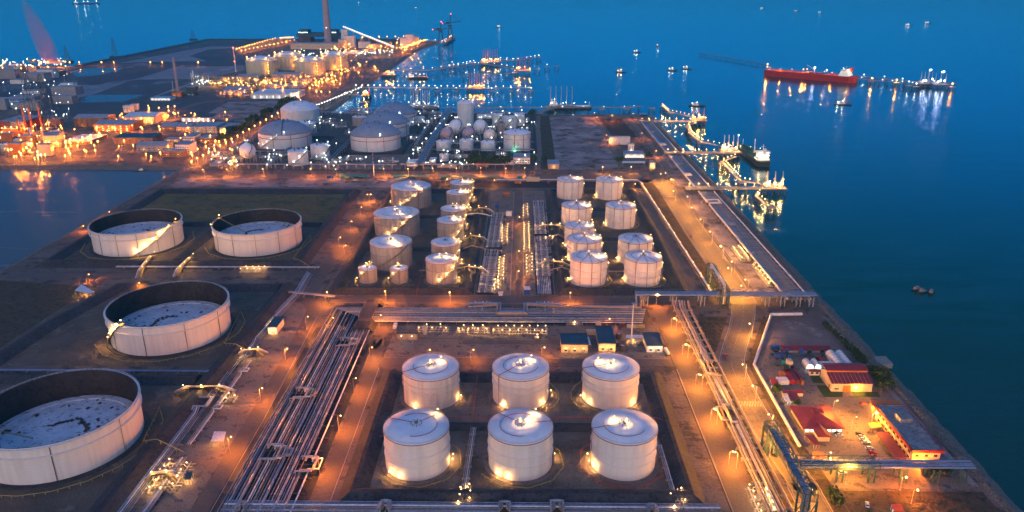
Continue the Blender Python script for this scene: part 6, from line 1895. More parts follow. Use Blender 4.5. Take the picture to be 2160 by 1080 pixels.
# ---------------------------------------------------------------- piers, ships and boats
SEA = -3.5
LSC[0] = 0.3
def gz(p, z): return G(p[0], p[1], z)
def pier(label, pts, w, z=4.5, lamps=12, kind='warm', power=1500, lh=3.5, size=.5, pile=16, both=False, group=None, m='deck', pipes=0):
    x0, y0 = pts[0]
    t = thing('pier', label, 'pier', (x0, y0, 0), 0, group)
    P = [(p[0] - x0, p[1] - y0) for p in pts]
    L1, R1 = ribbon_pts(P, w)
    b = MB(); n = len(P)
    vs = [(x, y, z) for x, y in L1] + [(x, y, z) for x, y in R1] + [(x, y, z - .9) for x, y in L1] + [(x, y, z - .9) for x, y in R1]
    fs = []
    for i in range(n - 1):
        fs += [(i, n + i, n + i + 1, i + 1), (2 * n + i + 1, 3 * n + i + 1, 3 * n + i, 2 * n + i), (i + 1, 2 * n + i + 1, 2 * n + i, i), (n + i, 3 * n + i, 3 * n + i + 1, n + i + 1)]
    fs += [(0, 2 * n, 3 * n, n), (n - 1, 2 * n - 1, 4 * n - 1, 3 * n - 1)]
    b.add(vs, fs); b.build('deck', m, t)
    pb, rb = MB(), MB()
    for i in range(n - 1):
        p, q = Vector(P[i]), Vector(P[i + 1]); L = (q - p).length; d = (q - p).normalized(); nn = Vector((-d.y, d.x))
        k = pile * .5
        while k < L:
            for s_ in (-.35, .35):
                v = p + d * k + nn * w * s_
                pb.rod((v.x, v.y, SEA - 4), (v.x, v.y, z - .9), .55, 6, caps=False)
            k += pile
        for s_ in (-.48, .48):
            a, c = p + nn * w * s_, q + nn * w * s_
            rb.rod((*a, z + 1.1), (*c, z + 1.1), .09, 4)
            k = 0
            while k < L:
                v = a + d * k; rb.rod((*v, z), (*v, z + 1.1), .08, 4, caps=False); k += 5
    pb.build('piles', 'pile', t)
    rb.build('railing', 'steel', t)
    for j in range(pipes):
        run(t, [(p[0], p[1] + (j - pipes / 2) * 1.0 + w * .2, z + .6) for p in P], .3, 'pipe')
    if lamps:
        c = 0
        for i in range(n - 1):
            p, q = Vector(P[i]), Vector(P[i + 1]); L = (q - p).length; d = (q - p).normalized(); nn = Vector((-d.y, d.x))
            k = lamps * .5
            while k < L:
                v = p + d * k + nn * w * .42
                MB().rod((v.x, v.y, z), (v.x, v.y, z + lh), .1, 4).build('lamp_post', 'steel', t)
                o = bulb((v.x, v.y, z + lh + size), kind, size, t)
                light((-nn.x * .8, -nn.y * .8, -(size + .3)), kind, power, o, .4)
                k += lamps; c += 1
    return t
def platform(label, x, y, w, d, z=4.5, cat='pier platform', kind='warm', power=5000, lamps=4, size=.6, arms=0, armh=16, house=True, armm='steel', cool=0, group=None, clutter=10, m='deck'):
    t = thing('loading_platform' if arms else 'mooring_dolphin' if not house else 'jetty_platform', label, cat, (x, y, 0), 0, group)
    MB().box((0, 0, z - .6), (w, d, 1.3)).build('deck', m, t)
    b = MB()
    for i in range(max(2, int(w / 6))):
        for j in range(max(2, int(d / 6))):
            u, v = -w * .42 + i * w * .84 / max(1, int(w / 6) - 1 or 1), -d * .4 + j * d * .8 / max(1, int(d / 6) - 1 or 1)
            b.rod((u, v, SEA - 4), (u, v, z - 1.2), .7, 6, caps=False)
    b.build('piles', 'pile', t)
    if house:
        MB().box((-w * .28, d * .1, z + 2.2), (w * .2, d * .35, 4.2)).build('cabin', 'white_wall', t)
        b = MB()
        for k in range(clutter):
            u, v = rnd.uniform(-w * .4, w * .4), rnd.uniform(-d * .4, d * .4)
            h = rnd.uniform(1.2, 5)
            if k % 2: b.rod((u, v, z), (u, v, z + h), rnd.uniform(.3, .7), 6)
            else: b.tube([(u, v, z), (u, v, z + h), (u + rnd.uniform(-4, 4), v, z + h), (u + rnd.uniform(-4, 4), v + 1, z)], .25, 5)
        b.build('pipework', 'steel', t)
    for k in range(arms):
        u = -w * .35 + k * w * .7 / max(1, arms - 1)
        b = MB(); b.rod((u, 0, z), (u, 0, z + armh * .55), .7, 6, .5); b.tube([(u, 0, z + armh * .5), (u + .3, 1.2, z + armh), (u + .5, -2.2, z + armh * .35)], .45, 5)
        b.box((u, 1.6, z + armh * .5), (.9, 1.4, 2.2)); b.build('loading_arm', armm, t)
    for k in range(lamps + cool):
        u, v = (rnd.uniform(-w * .45, w * .45), -d * .45 + rnd.uniform(0, d * .6)) if lamps > 2 else (0, 0)
        kd = kind if k < lamps else 'cool'
        hh = rnd.uniform(4, 8) if k < lamps else armh * 1.1
        MB().rod((u, v, z), (u, v, z + hh), .14, 4).build('lamp_post', 'steel', t)
        o = bulb((u, v, z + hh + size), kd, size, t)
        light((0, -.6, -(size + .4)), kd, power * (1 if k < lamps else 3), o, .5)
    return t
def hull_mesh(L, Bm, z0, z1, bow=.18, stern=.05, flare=1.0, n=8):
    """closed hull, bow toward +x"""
    def outline(f, zz, sc_):
        pts = []
        xs = [-L / 2, -L / 2 + L * stern, L / 2 - L * bow]
        hb = Bm / 2 * sc_
        pts.append((xs[0], -hb * .72)); pts.append((xs[1], -hb))
        for k in range(n + 1):
            a = k / n
            pts.append((xs[2] + (L * bow * (1 - (1 - sc_) * .8)) * math.sin(a * math.pi / 2), -hb * (1 - a) ** .75 if a < 1 else 0))
        m_ = [(x, -y) for x, y in pts[:-1]][::-1]
        return [(x, y, zz) for x, y in pts + m_]
    b = MB()
    lo, hi = outline(0, z0, 1 - .1 * flare), outline(1, z1, 1.0)
    k = len(lo)
    b.add(lo + hi, [tuple(range(k))[::-1], tuple(range(k, 2 * k))] + [(i, (i + 1) % k, k + (i + 1) % k, k + i) for i in range(k)])
    return b
def ship(label, x, y, ang, L, Bm, fb, hullm, deckm, tower=.09, th=5, lit='white', lp=5000, cat='ship', lamps=(), crane=True, name='tanker_ship'):
    t = thing(name, label, cat, (x, y, SEA), ang)
    hull_mesh(L, Bm, -3, fb, .12).build('hull', hullm, t)
    hull_mesh(L * .985, Bm * .95, fb, fb + .35, .12).build('main_deck', deckm, t)
    w = L * tower
    xb = -L / 2 + L * .06 + w / 2
    for k in range(th):
        q = 1 - k * .1
        f = MB().box((xb, 0, fb + 1.7 + k * 3), (w * q, Bm * (.86 if k < 1 else .66 if k < th - 1 else .9), 2.7)).build('superstructure', 'superstructure', t)
        b = MB(); nn = 9
        for s_ in (-1, 1):
            for j in range(nn):
                b.box((xb + w * q / 2 * s_, -Bm * .3 + j * Bm * .6 / (nn - 1), fb + 1.9 + k * 3), (.2, 1.0, .9))
        for s_ in (-1, 1):
            for j in range(5):
                b.box((xb - w * q * .4 + j * w * q * .2, s_ * Bm * (.43 if k < 1 else .33), fb + 1.9 + k * 3), (.9, .3, .9))
        b.build('windows', 'e_window', f)
    MB().box((xb - w * .55, 0, fb + th * 3 + 1), (w * .3, Bm * .2, 8)).build('funnel', hullm if hullm != 'hull_dark' else 'superstructure', t)
    b = MB(); b.rod((xb, 0, fb + th * 3), (xb, 0, fb + th * 3 + 9), .35, 5); b.rod((xb, -3, fb + th * 3 + 6), (xb, 3, fb + th * 3 + 6), .2, 4); b.build('mast', 'superstructure', t)
    b = MB()
    for j in (-1.6, -.5, .6, 1.7):
        b.rod((-L * .3, j, fb + 1.4), (L * .42, j, fb + 1.4), .35, 5)
    for j in range(8):
        xx = -L * .28 + j * L * .09
        b.rod((xx, -Bm * .4, fb + 1.1), (xx, Bm * .4, fb + 1.1), .3, 5)
    b.box((0, 0, fb + 1.6), (L * .05, Bm * .8, 1.6)); b.build('deck_pipes', deckm, t)
    b = MB(); b.rod((L * .44, 0, fb), (L * .44, 0, fb + 9), .4, 5); b.build('foremast', 'superstructure', t)
    if crane:
        b = MB(); b.rod((-L * .06, 0, fb), (-L * .06, 0, fb + 10), .9, 6); b.rod((-L * .06, 0, fb + 9), (L * .03, -3, fb + 19), .5, 5); b.build('deck_crane', 'superstructure', t)
    for (u, v, zz, kd, pw, sz) in lamps:
        o = bulb((u * L, v * Bm, fb + zz), kd, sz, t)
        light((0, -.6, -(sz + .8)), kd, pw, o, .7)
    return t
def tug(label, px, py, ang, L=26, kind='white', power=2500, hullm='hull_dark', size=.6, cat='boat', name='tug_boat', group=None, wh='superstructure', lit=True):
    x, y = G(px, py, SEA)
    t = thing(name, label, cat, (x, y, SEA), ang, group)
    Bm = L * .33
    q = min(1.0, L / 24)
    hull_mesh(L, Bm, -1.5, 1.7 * q, .3, .12).build('hull', hullm, t)
    MB().box((0, 0, 1.95 * q), (L * .78, Bm * .8, .12)).build('deck', 'deck_green' if hullm == 'hull_dark' else 'deck', t)
    MB().box((L * .08, 0, 3.1 * q), (L * .36, Bm * .62, 2.6 * q)).build('deckhouse', wh, t)
    f = MB().box((L * .12, 0, 5.4 * q), (L * .18, Bm * .5, 2.2 * q)).build('wheelhouse', wh, t)
    MB().box((L * .12, 0, 5.6 * q), (L * .185, Bm * .52, .8 * q)).build('window', 'glass', f)
    MB().rod((-L * .06, 0, 4.4 * q), (-L * .06, 0, 7.2 * q), .7 * q, 8).build('funnel', 'red_pipe', t)
    MB().rod((L * .1, 0, 6.4 * q), (L * .1, 0, 6.5 + 5.5 * q * q * q), .14, 5).build('mast', 'steel', t) if q == 1 else None
    if lit:
        for u, zz in ((L * .0, 7.2), (L * .28, 5.0)):
            o = bulb((u, 0, zz + size), kind, size, t)
            light((0, -1.2, -.9), kind, power, o, .6)
    return t

# eastern jetties and the lit walkways that join them
Z = 5.0
jp = lambda *a: [G(px, py, Z) for px, py in a]
WK = dict(w=3.2, z=Z, lamps=11, kind='warm', power=8000, size=.6, pile=26)
pier('nearest eastern jetty trunk, lit along its rail, leaving the coastal rack', [(196, 877), (296, 877)], 9, Z, 11, 'warm', 8000, size=.6, pipes=3)
pier('second eastern jetty trunk, lit along its rail, leading to the berthed ship', [(205, 1070), (306, 1070)], 9, Z, 11, 'warm', 8000, size=.6, pipes=3)
pier('farthest eastern jetty trunk, lit along its rail', [(205, 1322), (305, 1322)], 10, Z, 12, 'warm', 8000, size=.65, pipes=3)
platform('loading platform at the head of the nearest eastern jetty, with thin fans of cables', 303, 884, 26, 22, Z, kind='warm', power=9000, lamps=12, size=.6, arms=3, armh=18, clutter=24)
platform('loading platform at the head of the second eastern jetty, glaring white beside the ship', 302, 1084, 28, 26, Z, kind='warm', power=9000, lamps=12, size=.6, arms=4, armh=22, cool=1, clutter=28)
platform('loading platform with an orange crane at the head of the farthest eastern jetty', 312, 1340, 26, 24, Z, kind='amber', power=6000, lamps=12, size=.6, arms=3, armh=20, armm='orange', clutter=24)
pier('zigzag walkway from the nearest jetty head to its far mooring point, nearest the camera', jp((1601, 405), (1595, 413), (1617, 433), (1628, 434)), **WK)
pier('zigzag walkway between the second and nearest jetty heads', jp((1552, 330), (1521.5, 341), (1531, 348), (1543, 362), (1561.5, 381), (1571, 383), (1606, 387)), **WK)
pier('zigzag walkway between the farthest and second jetty heads', jp((1468, 258), (1450, 264), (1457, 282), (1475, 298), (1541, 313)), **WK)
pier('walkway from the farthest jetty head to its far mooring point', jp((1458, 246), (1413, 236), (1398, 223)), **WK)
for lab, p in (('mooring platform on piles at the near end of the eastern walkways', (1628, 436)), ('mooring platform at the corner between the second and nearest jetties', (1566, 384)), ('mooring platform at the bend nearest the berthed ship stern', (1523, 344)), ('mooring platform at the bend above the second jetty', (1477, 300)), ('mooring platform at the bend between the farthest and second jetties', (1452, 268)), ('mooring platform at the far bend of the farthest walkway', (1414, 238)), ('mooring platform at the farthest tip of the walkways', (1398, 224))):
    x, y = G(*p, 4.6); platform(lab, x, y, 9, 8, 4.7, house=False, lamps=0, cat='mooring platform')
ship('black hulled tanker with a green deck berthed at the second eastern jetty', 333, 1078, math.pi / 2, 118, 20, 7, 'hull_dark', 'deck_green', .12, 4, lamps=((-.47, -.3, 8, 'warm', 3500, .6), (-.47, .3, 8, 'warm', 3500, .6), (-.38, .2, 16, 'white', 2500, .5), (-.2, 0, 6, 'white', 2500, .5), (.1, 0, 6, 'white', 2500, .5)))
# long pier right behind the north plant
pier('long low pier running left to right behind the north plant', [(-328, 1468), (-180, 1474), (61, 1480), (203, 1483), (240, 1500)], 4, 3, 40, 'white', 700, size=.5, pile=20, lh=1.5)
platform('berth with white loading arms on the pier behind the three big dome tanks', -196, 1488, 52, 14, 3.5, kind='white', power=3000, lamps=6, size=.7, arms=9, armh=30, clutter=14)
platform('berth with five tall white loading arms on the pier beyond the bare plot', 78, 1492, 60, 16, 3.5, kind='white', power=4500, lamps=7, size=.7, arms=5, armh=38, clutter=18)
ship('small dark cargo ship moored at the berth with five tall white arms', 98, 1512, 0, 84, 15, 4, 'hull_dark', 'superstructure', .13, 3, lamps=((-.38, 0, 14, 'white', 5000, .8), (.35, 0, 8, 'white', 4000, .7), (.1, 0, 6, 'white', 3000, .6)), crane=False, name='cargo_ship')
ship('small cargo ship moored behind the farthest of the three big dome tanks', -186, 1510, 0, 50, 12, 4, 'hull_dark', 'superstructure', .15, 2, lamps=((-.3, 0, 8, 'white', 2500, .6), (.3, 0, 7, 'white', 2500, .6)), crane=False, name='cargo_ship')
pier('sloping causeway from the shore to the berth with five tall arms', [(34, 1412), (38, 1440), (64, 1478)], 11, 3, 0, pile=14)
for lab, p in (('square mooring block on the long low pier, left end', (742, 232)), ('square mooring block right of the five arm berth', (1269, 230)), ('second square mooring block right of the five arm berth', (1322, 229.5)), ('square mooring block at the right end of the long low pier', (1375, 227.5))):
    x, y = G(*p, 3); platform(lab, x, y, 12, 8, 3.4, house=False, lamps=0, cat='mooring platform')
# second pier with a row of white lamps and an orange berth
pier('straight pier with a bright row of white lamps ending at the orange berth', [(-384, 1754), (-118, 1742)], 6, 4, 14, 'white', 5200, size=.9, pile=18, lh=4)
platform('orange lit berth with tall loading arms and a strong orange reflection', -103, 1748, 42, 22, 4, kind='orange', power=14000, lamps=7, size=1.0, arms=6, armh=32, armm='orange', clutter=20)
pier('thin walkway with sparse white lamps right of the orange berth', [(-82, 1742), (26, 1758)], 3, 4, 17, 'white', 3800, size=.7, pile=26, lh=3)
for k, p in enumerate(((880, 190.5), (923, 190.5), (963, 190.5), (1037, 190.5), (1078, 190.5), (1120, 189.5))):
    x, y = G(*p, 3); platform('%s white lit mooring block along the pier of the orange berth, from the left' % ORD[k], x, y - 6, 11, 8, 3, house=False, lamps=1, kind='white', power=3500, size=.8, cat='mooring platform', group='mooring blocks of the orange berth pier')
pier('short lit pier on piles at the left of the big dome tanks', [(-384, 1640), (-345, 1637)], 5, 4, 14, 'white', 2600, size=.8, pile=12)
platform('small orange lit platform left of the straight white lamp pier', -332, 1645, 18, 30, 4, kind='orange', power=16000, lamps=5, size=1.1, arms=2, armh=20, armm='orange', clutter=14)
x, y = G(768, 215, 3); platform('white lit mooring block below the small orange platform', x, y, 20, 8, 3, house=False, lamps=2, kind='white', power=2500, size=.7, cat='mooring platform')
# third pier group
tp = lambda *a: [G(px, py, 6) for px, py in a]
pier('long curved trestle pier on many piles reaching the dark jetty heads', tp((826, 149), (905, 149), (960, 142), (1018, 135), (1060, 141), (1092, 147)), 10, 7, 34, 'white', 1500, size=.8, pile=22, lh=4)
pier('walkway with closely set white lamps left of the largest orange jetty head', tp((944, 142), (975, 137), (1003, 131)), 6, 7, 22, 'white', 3200, size=.9, pile=24)
pier('walkway with white lamps right of the largest orange jetty head', tp((1048, 125), (1090, 128), (1140, 120)), 6, 7, 24, 'white', 3200, size=.9, pile=26)
pier('parallel walkway with white lamps leading to the right jetty head', tp((1005, 137), (1050, 131), (1095, 127)), 5, 7, 24, 'white', 2600, size=.8, pile=26)
platform('largest jetty head, packed with orange lights, on the curved trestle pier', *G(1034, 130, 6), 60, 50, 7, kind='orange', power=16000, lamps=14, size=1.1, arms=7, armh=34, armm='hull_red', clutter=30)
platform('dark red jetty head with orange lights at the end of the curved trestle', *G(1102, 148, 6), 44, 40, 7, kind='orange', power=14000, lamps=6, size=1.2, arms=5, armh=34, armm='hull_red', clutter=20)
platform('orange lit pump platform on the shore at the root of the curved trestle', *G(819, 157, 4), 36, 26, 4, kind='orange', power=12000, lamps=7, size=1.0, clutter=16, cat='platform')
for k, p in enumerate(((983, 162), (1006, 160), (1029, 157), (1071, 156), (1086, 154), (1133, 147), (1154, 142), (1174, 140), (1096, 127), (1116, 126), (1136, 123), (935, 140), (954, 137))):
    x, y = G(*p, 3); platform('%s of the small dark mooring blocks round the two far jetty heads' % ORD[k], x, y, 15, 12, 5, house=False, lamps=1 if k % 2 == 0 else 0, kind='white' if k != 4 else 'orange', power=3500, size=.8, cat='mooring platform', group='dark mooring blocks of the far jetties')
ship('work barge with orange deck lights in front of the curved trestle pier', *G(882, 163, 0), R(3), 50, 16, 4, 'hull_dark', 'deck', .2, 2, lamps=((-.4, 0, 7, 'white', 5000, .9), (-.1, 0, 9, 'orange', 9000, .9), (.1, 0, 7, 'orange', 9000, .9), (.3, 0, 8, 'orange', 9000, .9)), crane=False, name='work_barge')
# farthest pier with cranes
pier('farthest pier with white lamps reaching the crane berth', [G(880, 87, 5), G(912, 86, 5), G(938, 90, 5)], 14, 5, 30, 'white', 5000, size=1.2, pile=40)
pier('crane berth lit orange at the end of the farthest pier', [G(936, 91, 5), G(958, 76, 5)], 20, 5, 60, 'orange', 16000, size=1.3, pile=50)
for lab, p, h in (('left quay crane standing on the farthest pier', (930, 90), 75), ('right quay crane with red beacons on the farthest pier', (950, 82), 95)):
    x, y = G(*p, 5)
    t = thing('quay_crane', lab, 'crane', (x, y, 5))
    b = MB()
    for sx in (-9, 9):
        for sy in (-14, 14): b.rod((sx, sy, 0), (sx * .5, sy * .6, h * .55), 1.5, 5, 1.1)
    b.box((0, 0, h * .55), (16, 24, 4)); b.build('portal', 'boiler', t)
    b = MB(); b.rod((-30, 0, h * .6), (42, 0, h * .72), 1.8, 5); b.rod((0, 0, h * .55), (4, 0, h), 1.6, 5); b.rod((4, 0, h), (42, 0, h * .72), .7, 4); b.rod((4, 0, h), (-30, 0, h * .6), .7, 4); b.build('boom', 'boiler', t)
    MB().box((-8, 0, h * .66), (12, 10, 8)).build('machine_house', 'boiler', t)
    bulb((4, 0, h + 1.5), 'red', 1.4, t); bulb((-30, 0, h * .6 + 3), 'red', 1.2, t)
# the red tanker and its jetty
ax, ay = G(1618, 160, SEA); bx_, by_ = G(1805, 176, SEA)
ang = math.atan2(ay - by_, ax - bx_)
Ls = math.hypot(ax - bx_, ay - by_) * 1.04
ship('huge red tanker with an orange lit deck berthed far out at sea', (ax + bx_) / 2, (ay + by_) / 2 + 14, ang, Ls, 40, 15, 'hull_red', 'deck_red', .1, 5,
     lamps=((.47, 0, 14, 'orange', 90000, 2.0), (.47, 0, 7, 'orange', 20000, 1.4), (.3, .2, 5, 'orange', 24000, .9), (.2, -.2, 5, 'orange', 24000, .9), (.06, 0, 8, 'orange', 60000, 1.3), (.02, 0, 9, 'orange', 24000, 1.2), (-.06, 0, 14, 'cool', 26000, 2.0), (-.15, -.3, 5, 'orange', 24000, .9), (-.19, 0, 10, 'cool', 12000, 1.2), (-.26, .2, 6, 'orange', 24000, .9), (-.4, -.3, 8, 'white', 9000, 1.0), (-.43, .2, 16, 'amber', 12000, 1.2), (-.33, -.2, 10, 'white', 14000, 1.0), (-.36, 0, 18, 'white', 12000, 1.0)))
off = 26
pier('long thin dark pipeline trestle stretching left behind the red tanker', [G(1473, 112, 3), G(1545, 124, 3), G(1612, 136, 3)], 7, 3, 0, pile=30, m='wood')
pier('lit trestle running right from the stern of the red tanker', [G(1800, 160, 5), G(1880, 168, 5), G(1945, 175, 5), G(2018, 177, 5)], 8, 6, 52, 'white', 4500, size=1.0, pile=24, m='wood')
pier('parallel service walkway right of the red tanker stern', [G(1806, 166, 5), G(1830, 168, 5), G(1945, 180, 5)], 5, 5, 24, 'white', 2200, size=.7, pile=20, m='wood')
platform('bright blue white floodlit jetty head right of the red tanker, left part', *G(1952, 176, 5), 36, 26, 6, kind='cool', power=4500, lamps=3, size=1.6, arms=4, armh=26, cool=2, clutter=20)
platform('bright blue white floodlit jetty head right of the red tanker, right part', *G(1982, 178, 5), 34, 26, 6, kind='cool', power=4500, lamps=3, size=1.6, arms=3, armh=24, cool=2, clutter=20)
for k, (p, kd, pw) in enumerate((((1838, 172), 'orange', 40000), ((1891, 175), 'orange', 40000), ((1916, 181), 'white', 12000), ((1932, 183), 'white', 9000), ((2008, 184), 'orange', 50000))):
    x, y = G(*p, 4); platform('%s mooring block right of the red tanker, counted from its stern' % ORD[k], x, y, 14, 12, 5, house=False, lamps=1, kind=kd, power=pw, size=1.4, cat='mooring platform', group='mooring blocks right of the red tanker')
# tugs and small craft
tug('tug with a white working light just off the farthest eastern walkway', 1470, 224, R(165), 34, power=7000, size=.9)
tug('tug with a glaring light below the stern of the red tanker', 1777, 221, R(175), 34, power=9000, size=.9)
for p, a, lab, kd in (((1310, 153), 170, 'small lit boat alone in the middle of the open water', 'warm'), ((1343, 111), 160, 'tiny boat upper left of the pair of tugs', 'white'), ((1387, 98), 90, 'tiny boat farthest right of the middle group', 'white'), ((1418, 149), 150, 'left tug of the pair level with the tanker bow', 'white'), ((1448, 146), 150, 'right tug of the pair level with the tanker bow', 'white')):
    tug(lab, *p, R(a), 30, kd, 6000, size=1.0)
for p, lab, L in (((878, 18), 'lone far boat above the crane berth', 60), ((1053, 58), 'dark far ship right of the crane berth', 60), ((1608, 19), 'left of the two far boats above the red tanker', 60), ((1680, 24), 'right of the two far boats above the red tanker', 60), ((1730, 27), 'faint far boat right of the pair above the red tanker', 40), ((1916, 54), 'left of the last two far boats at the upper right', 50), ((1957, 50), 'right of the last two far boats at the upper right', 50), ((757, 7), 'faint far boat right of the tall chimney', 50)):
    tug(lab, *p, R(120), L, 'white' if '1680' not in lab else 'warm', 9000, size=1.5)
ship('far ship with a row of white lights at the top left of the sea', *G(183, 8, 0), 0, 260, 40, 10, 'hull_dark', 'deck', .1, 3, lamps=((-.4, 0, 20, 'white', 60000, 4), (-.1, 0, 16, 'white', 60000, 4), (.05, 0, 16, 'white', 60000, 4), (.38, 0, 18, 'white', 60000, 5)), crane=False, name='cargo_ship')
tug('left of the three dark boats rafted together at the right', 1935, 611, R(200), 12, lit=False, wh='grey_wall')
tug('middle of the three dark boats rafted together at the right', 1946, 616, R(200), 12, lit=False, wh='grey_wall')
tug('right one of the three dark boats, a little apart from the others', 1964, 617, R(235), 12, lit=False, wh='grey_wall')
tug('small dark boat anchored in the inlet at the left', 296, 361, R(20), 14, 'amber', 1200, lit=False)
LSC[0] = 0.28
# derricks out at sea, upper left
for p, h, lab in (((243, 121), 62, 'dark derrick barge off the far shore, left of the reclaimed land'), ((143, 131), 50, 'faint derrick barge farther left off the far shore'), ((408, 84), 40, 'small dark mast barge behind the reclaimed land')):
    x, y = G(*p, SEA)
    t = thing('derrick_barge', lab, 'derrick barge', (x, y, SEA))
    hull_mesh(34, 16, -2, 4, .1).build('hull', 'hull_dark', t)
    b = MB()
    for sx in (-8, 8):
        for sy in (-5, 5): b.rod((sx, sy, 4), (sx * .1, sy * .1, h), .7, 4, .4)
    for k in range(5):
        f = 1 - k / 5.5
        z = 4 + (h - 4) * k / 5.5
        for a, c in (((-8, -5), (8, -5)), ((8, -5), (8, 5)), ((8, 5), (-8, 5)), ((-8, 5), (-8, -5))):
            b.rod((a[0] * f, a[1] * f, z), (c[0] * f, c[1] * f, z), .4, 4)
    b.build('derrick', 'dark_steel', t)

# ---------------------------------------------------------------- north plant: domes, spheres, cylinders
def dome_tank(label, x, y, Rr, H, dome, shell='cool_shell', roofm='dome_roof', lamps=((D(-60), 'white'),), stair=None, bands=True, group=None, lp=2500, strap=None):
    t = thing('dome_tank', label, 'storage tank', (x, y, 0), 0, group)
    MB().lathe([(Rr + 3, .03), (Rr + 2.8, .6), (Rr - .3, .6)], 64).build('base_ring', 'concrete', t)
    b = MB(); b.smooth = True; b.lathe([(Rr, .4), (Rr, H)], 96); b.build('shell', shell, t)
    RR = (Rr * Rr + dome * dome) / (2 * dome); am = math.asin(min(1, Rr / RR)); base = H - RR * math.cos(am)
    b = MB(); b.smooth = True
    b.lathe([(max(RR * math.sin(am * (1 - i / 12)), .01), base + RR * math.cos(am * (1 - i / 12))) for i in range(13)], 72)
    rf = b.build('roof', roofm, t)
    b = MB()
    for k in range(6):
        a = k * 1.05 + .3; q = Rr * (.3 if k % 2 else .55)
        zz = base + math.sqrt(RR * RR - q * q)
        b.box((q * math.cos(a), q * math.sin(a), zz + .5), (1.8, 1.8, 1.6))
    b.rod((0, 0, H + dome - .5), (0, 0, H + dome + 2), 1.1, 8); b.build('roof_hatch', 'dark_steel', rf)
    if bands:
        b = MB()
        for q in (1.0, .72):
            b.lathe([(Rr, H * q - .8), (Rr + .5, H * q - .7), (Rr + .5, H * q - .1), (Rr, H * q)], 72)
        b.build('band', 'red_pipe' if roofm == 'dome_roof' else 'steel', t)
        for a in (D(-62), D(-100), D(-20)):
            MB().tube([(math.cos(a) * (Rr + .4), math.sin(a) * (Rr + .4), H), (math.cos(a) * (Rr + .4), math.sin(a) * (Rr + .4), .5)], .35, 5).build('drop_pipe', 'red_pipe', t)
    if strap is not None:
        pts = []
        for i in range(13):
            q = Rr * (1 - i / 12) ; zz = base + math.sqrt(max(0, RR * RR - q * q))
            pts.append((q * math.cos(strap), q * math.sin(strap), zz + .8))
        MB().tube(pts, .8, 5).build('roof_stair', 'dark_steel', t)
    if stair: stair_on(t, Rr, .6, H, stair[0], stair[1], 'dark_steel', stair[2], 'white', 2600, 1.8)
    for a, kd in lamps:
        q = Rr * .93
        o = bulb((q * math.cos(a), q * math.sin(a), H + 4.2), kd, .8, t); light((0, -.6, -1.6), kd, lp, o, .3)
    return t
gd = 'grey domed tanks of the north plant'
dome_tank('huge grey domed tank with a dark roof stair, left of the north plant', -359, 1144, 39, 21.6, 15.5, lamps=((D(-75), 'white'),), stair=(D(-135), D(-85), 4), group=gd, strap=D(-80))
dome_tank('nearest of the three overlapping grey domed tanks', -217.2, 1124.3, 37.2, 22.3, 15.5, lamps=((D(-68), 'white'),), group=gd)
dome_tank('middle of the three overlapping grey domed tanks', -218.9, 1222, 37.4, 22.3, 15.5, lamps=((D(-68), 'white'),), group=gd)
dome_tank('farthest of the three overlapping grey domed tanks', -218.7, 1319, 37.3, 21, 15.5, lamps=((D(-68), 'white'),), group=gd)
dome_tank('big white domed tank with pipework on its right side, behind the left grey dome', -389, 1337, 33, 24, 13, roofm='white_roof', lamps=((D(30), 'white'), (D(60), 'white'), (D(80), 'white')), bands=False, lp=4000)
dome_tank('white flat domed tank tucked behind the huge left dome', -349.2, 1236, 13.6, 16.5, 3, roofm='white_roof', lamps=((D(-60), 'white'),), stair=(D(-60), D(0), 1))
dome_tank('low grey vertical tank between the white dome and the three domes', -278, 1305, 12.5, 15, 2, 'grey_shell', 'white_roof', (), bands=False)
dome_tank('white upright tank with a lit spiral stair, front one of the pair', -303.9, 1015, 13.5, 18.6, 2.2, roofm='white_roof', lamps=((D(0), 'white'),), stair=(D(-120), D(-20), 3), bands=False)
dome_tank('white upright tank with a lit spiral stair, rear one of the pair', -283, 1052, 13, 19, 2.2, roofm='white_roof', lamps=((D(0), 'white'), (D(120), 'white')), stair=(D(-80), D(10), 2), bands=False)
dome_tank('tallest white cylinder towering behind the spheres', -94.8, 1300, 13.9, 40, 5, roofm='white_roof', lamps=((D(110), 'white'), (D(10), 'white')), bands=False)
gs_ = 'small domed tanks in a row behind the grove'
dome_tank('left of the three small domed tanks behind the grove', -113.8, 1104, 10.9, 13.7, 3, roofm='white_roof', lamps=(), bands=False, group=gs_)
dome_tank('middle of the three small domed tanks behind the grove', -80.4, 1111, 10.5, 14.4, 3, roofm='white_roof', lamps=((D(30), 'white'),), bands=False, group=gs_)
dome_tank('right of the three small domed tanks behind the grove', -48.2, 1102, 10.8, 13.6, 3, roofm='white_roof', lamps=((D(60), 'white'),), bands=False, group=gs_)
dome_tank('largest white domed tank of the centre group with a green light at its foot', -5.6, 1110, 20, 26, 5, roofm='white_roof', lamps=((D(120), 'white'),), bands=True)
o = bulb((-9, 1087, 3), 'green', .9, None, 'lamp'); tag(o, 'green light glowing at the foot of the largest domed tank', 'lamp'); light((0, -.5, 1.8), 'green', 2500, o, .3)
dome_tank('left tank of the trio with lit crossing stairs, behind the largest domed tank', -39.9, 1305, 9.6, 20, 2.2, roofm='white_roof', lamps=((D(20), 'white'),), stair=(D(-130), D(-40), 2), bands=False)
dome_tank('middle tank of the trio with lit crossing stairs', -19.5, 1285, 12, 19, 2.4, roofm='white_roof', lamps=((D(90), 'white'),), stair=(D(-120), D(-60), 1), bands=False)
dome_tank('right tank of the trio with lit crossing stairs', -3, 1309, 9.6, 20.3, 2.2, roofm='white_roof', lamps=((D(60), 'white'),), stair=(D(-60), D(-140), 2), bands=False)
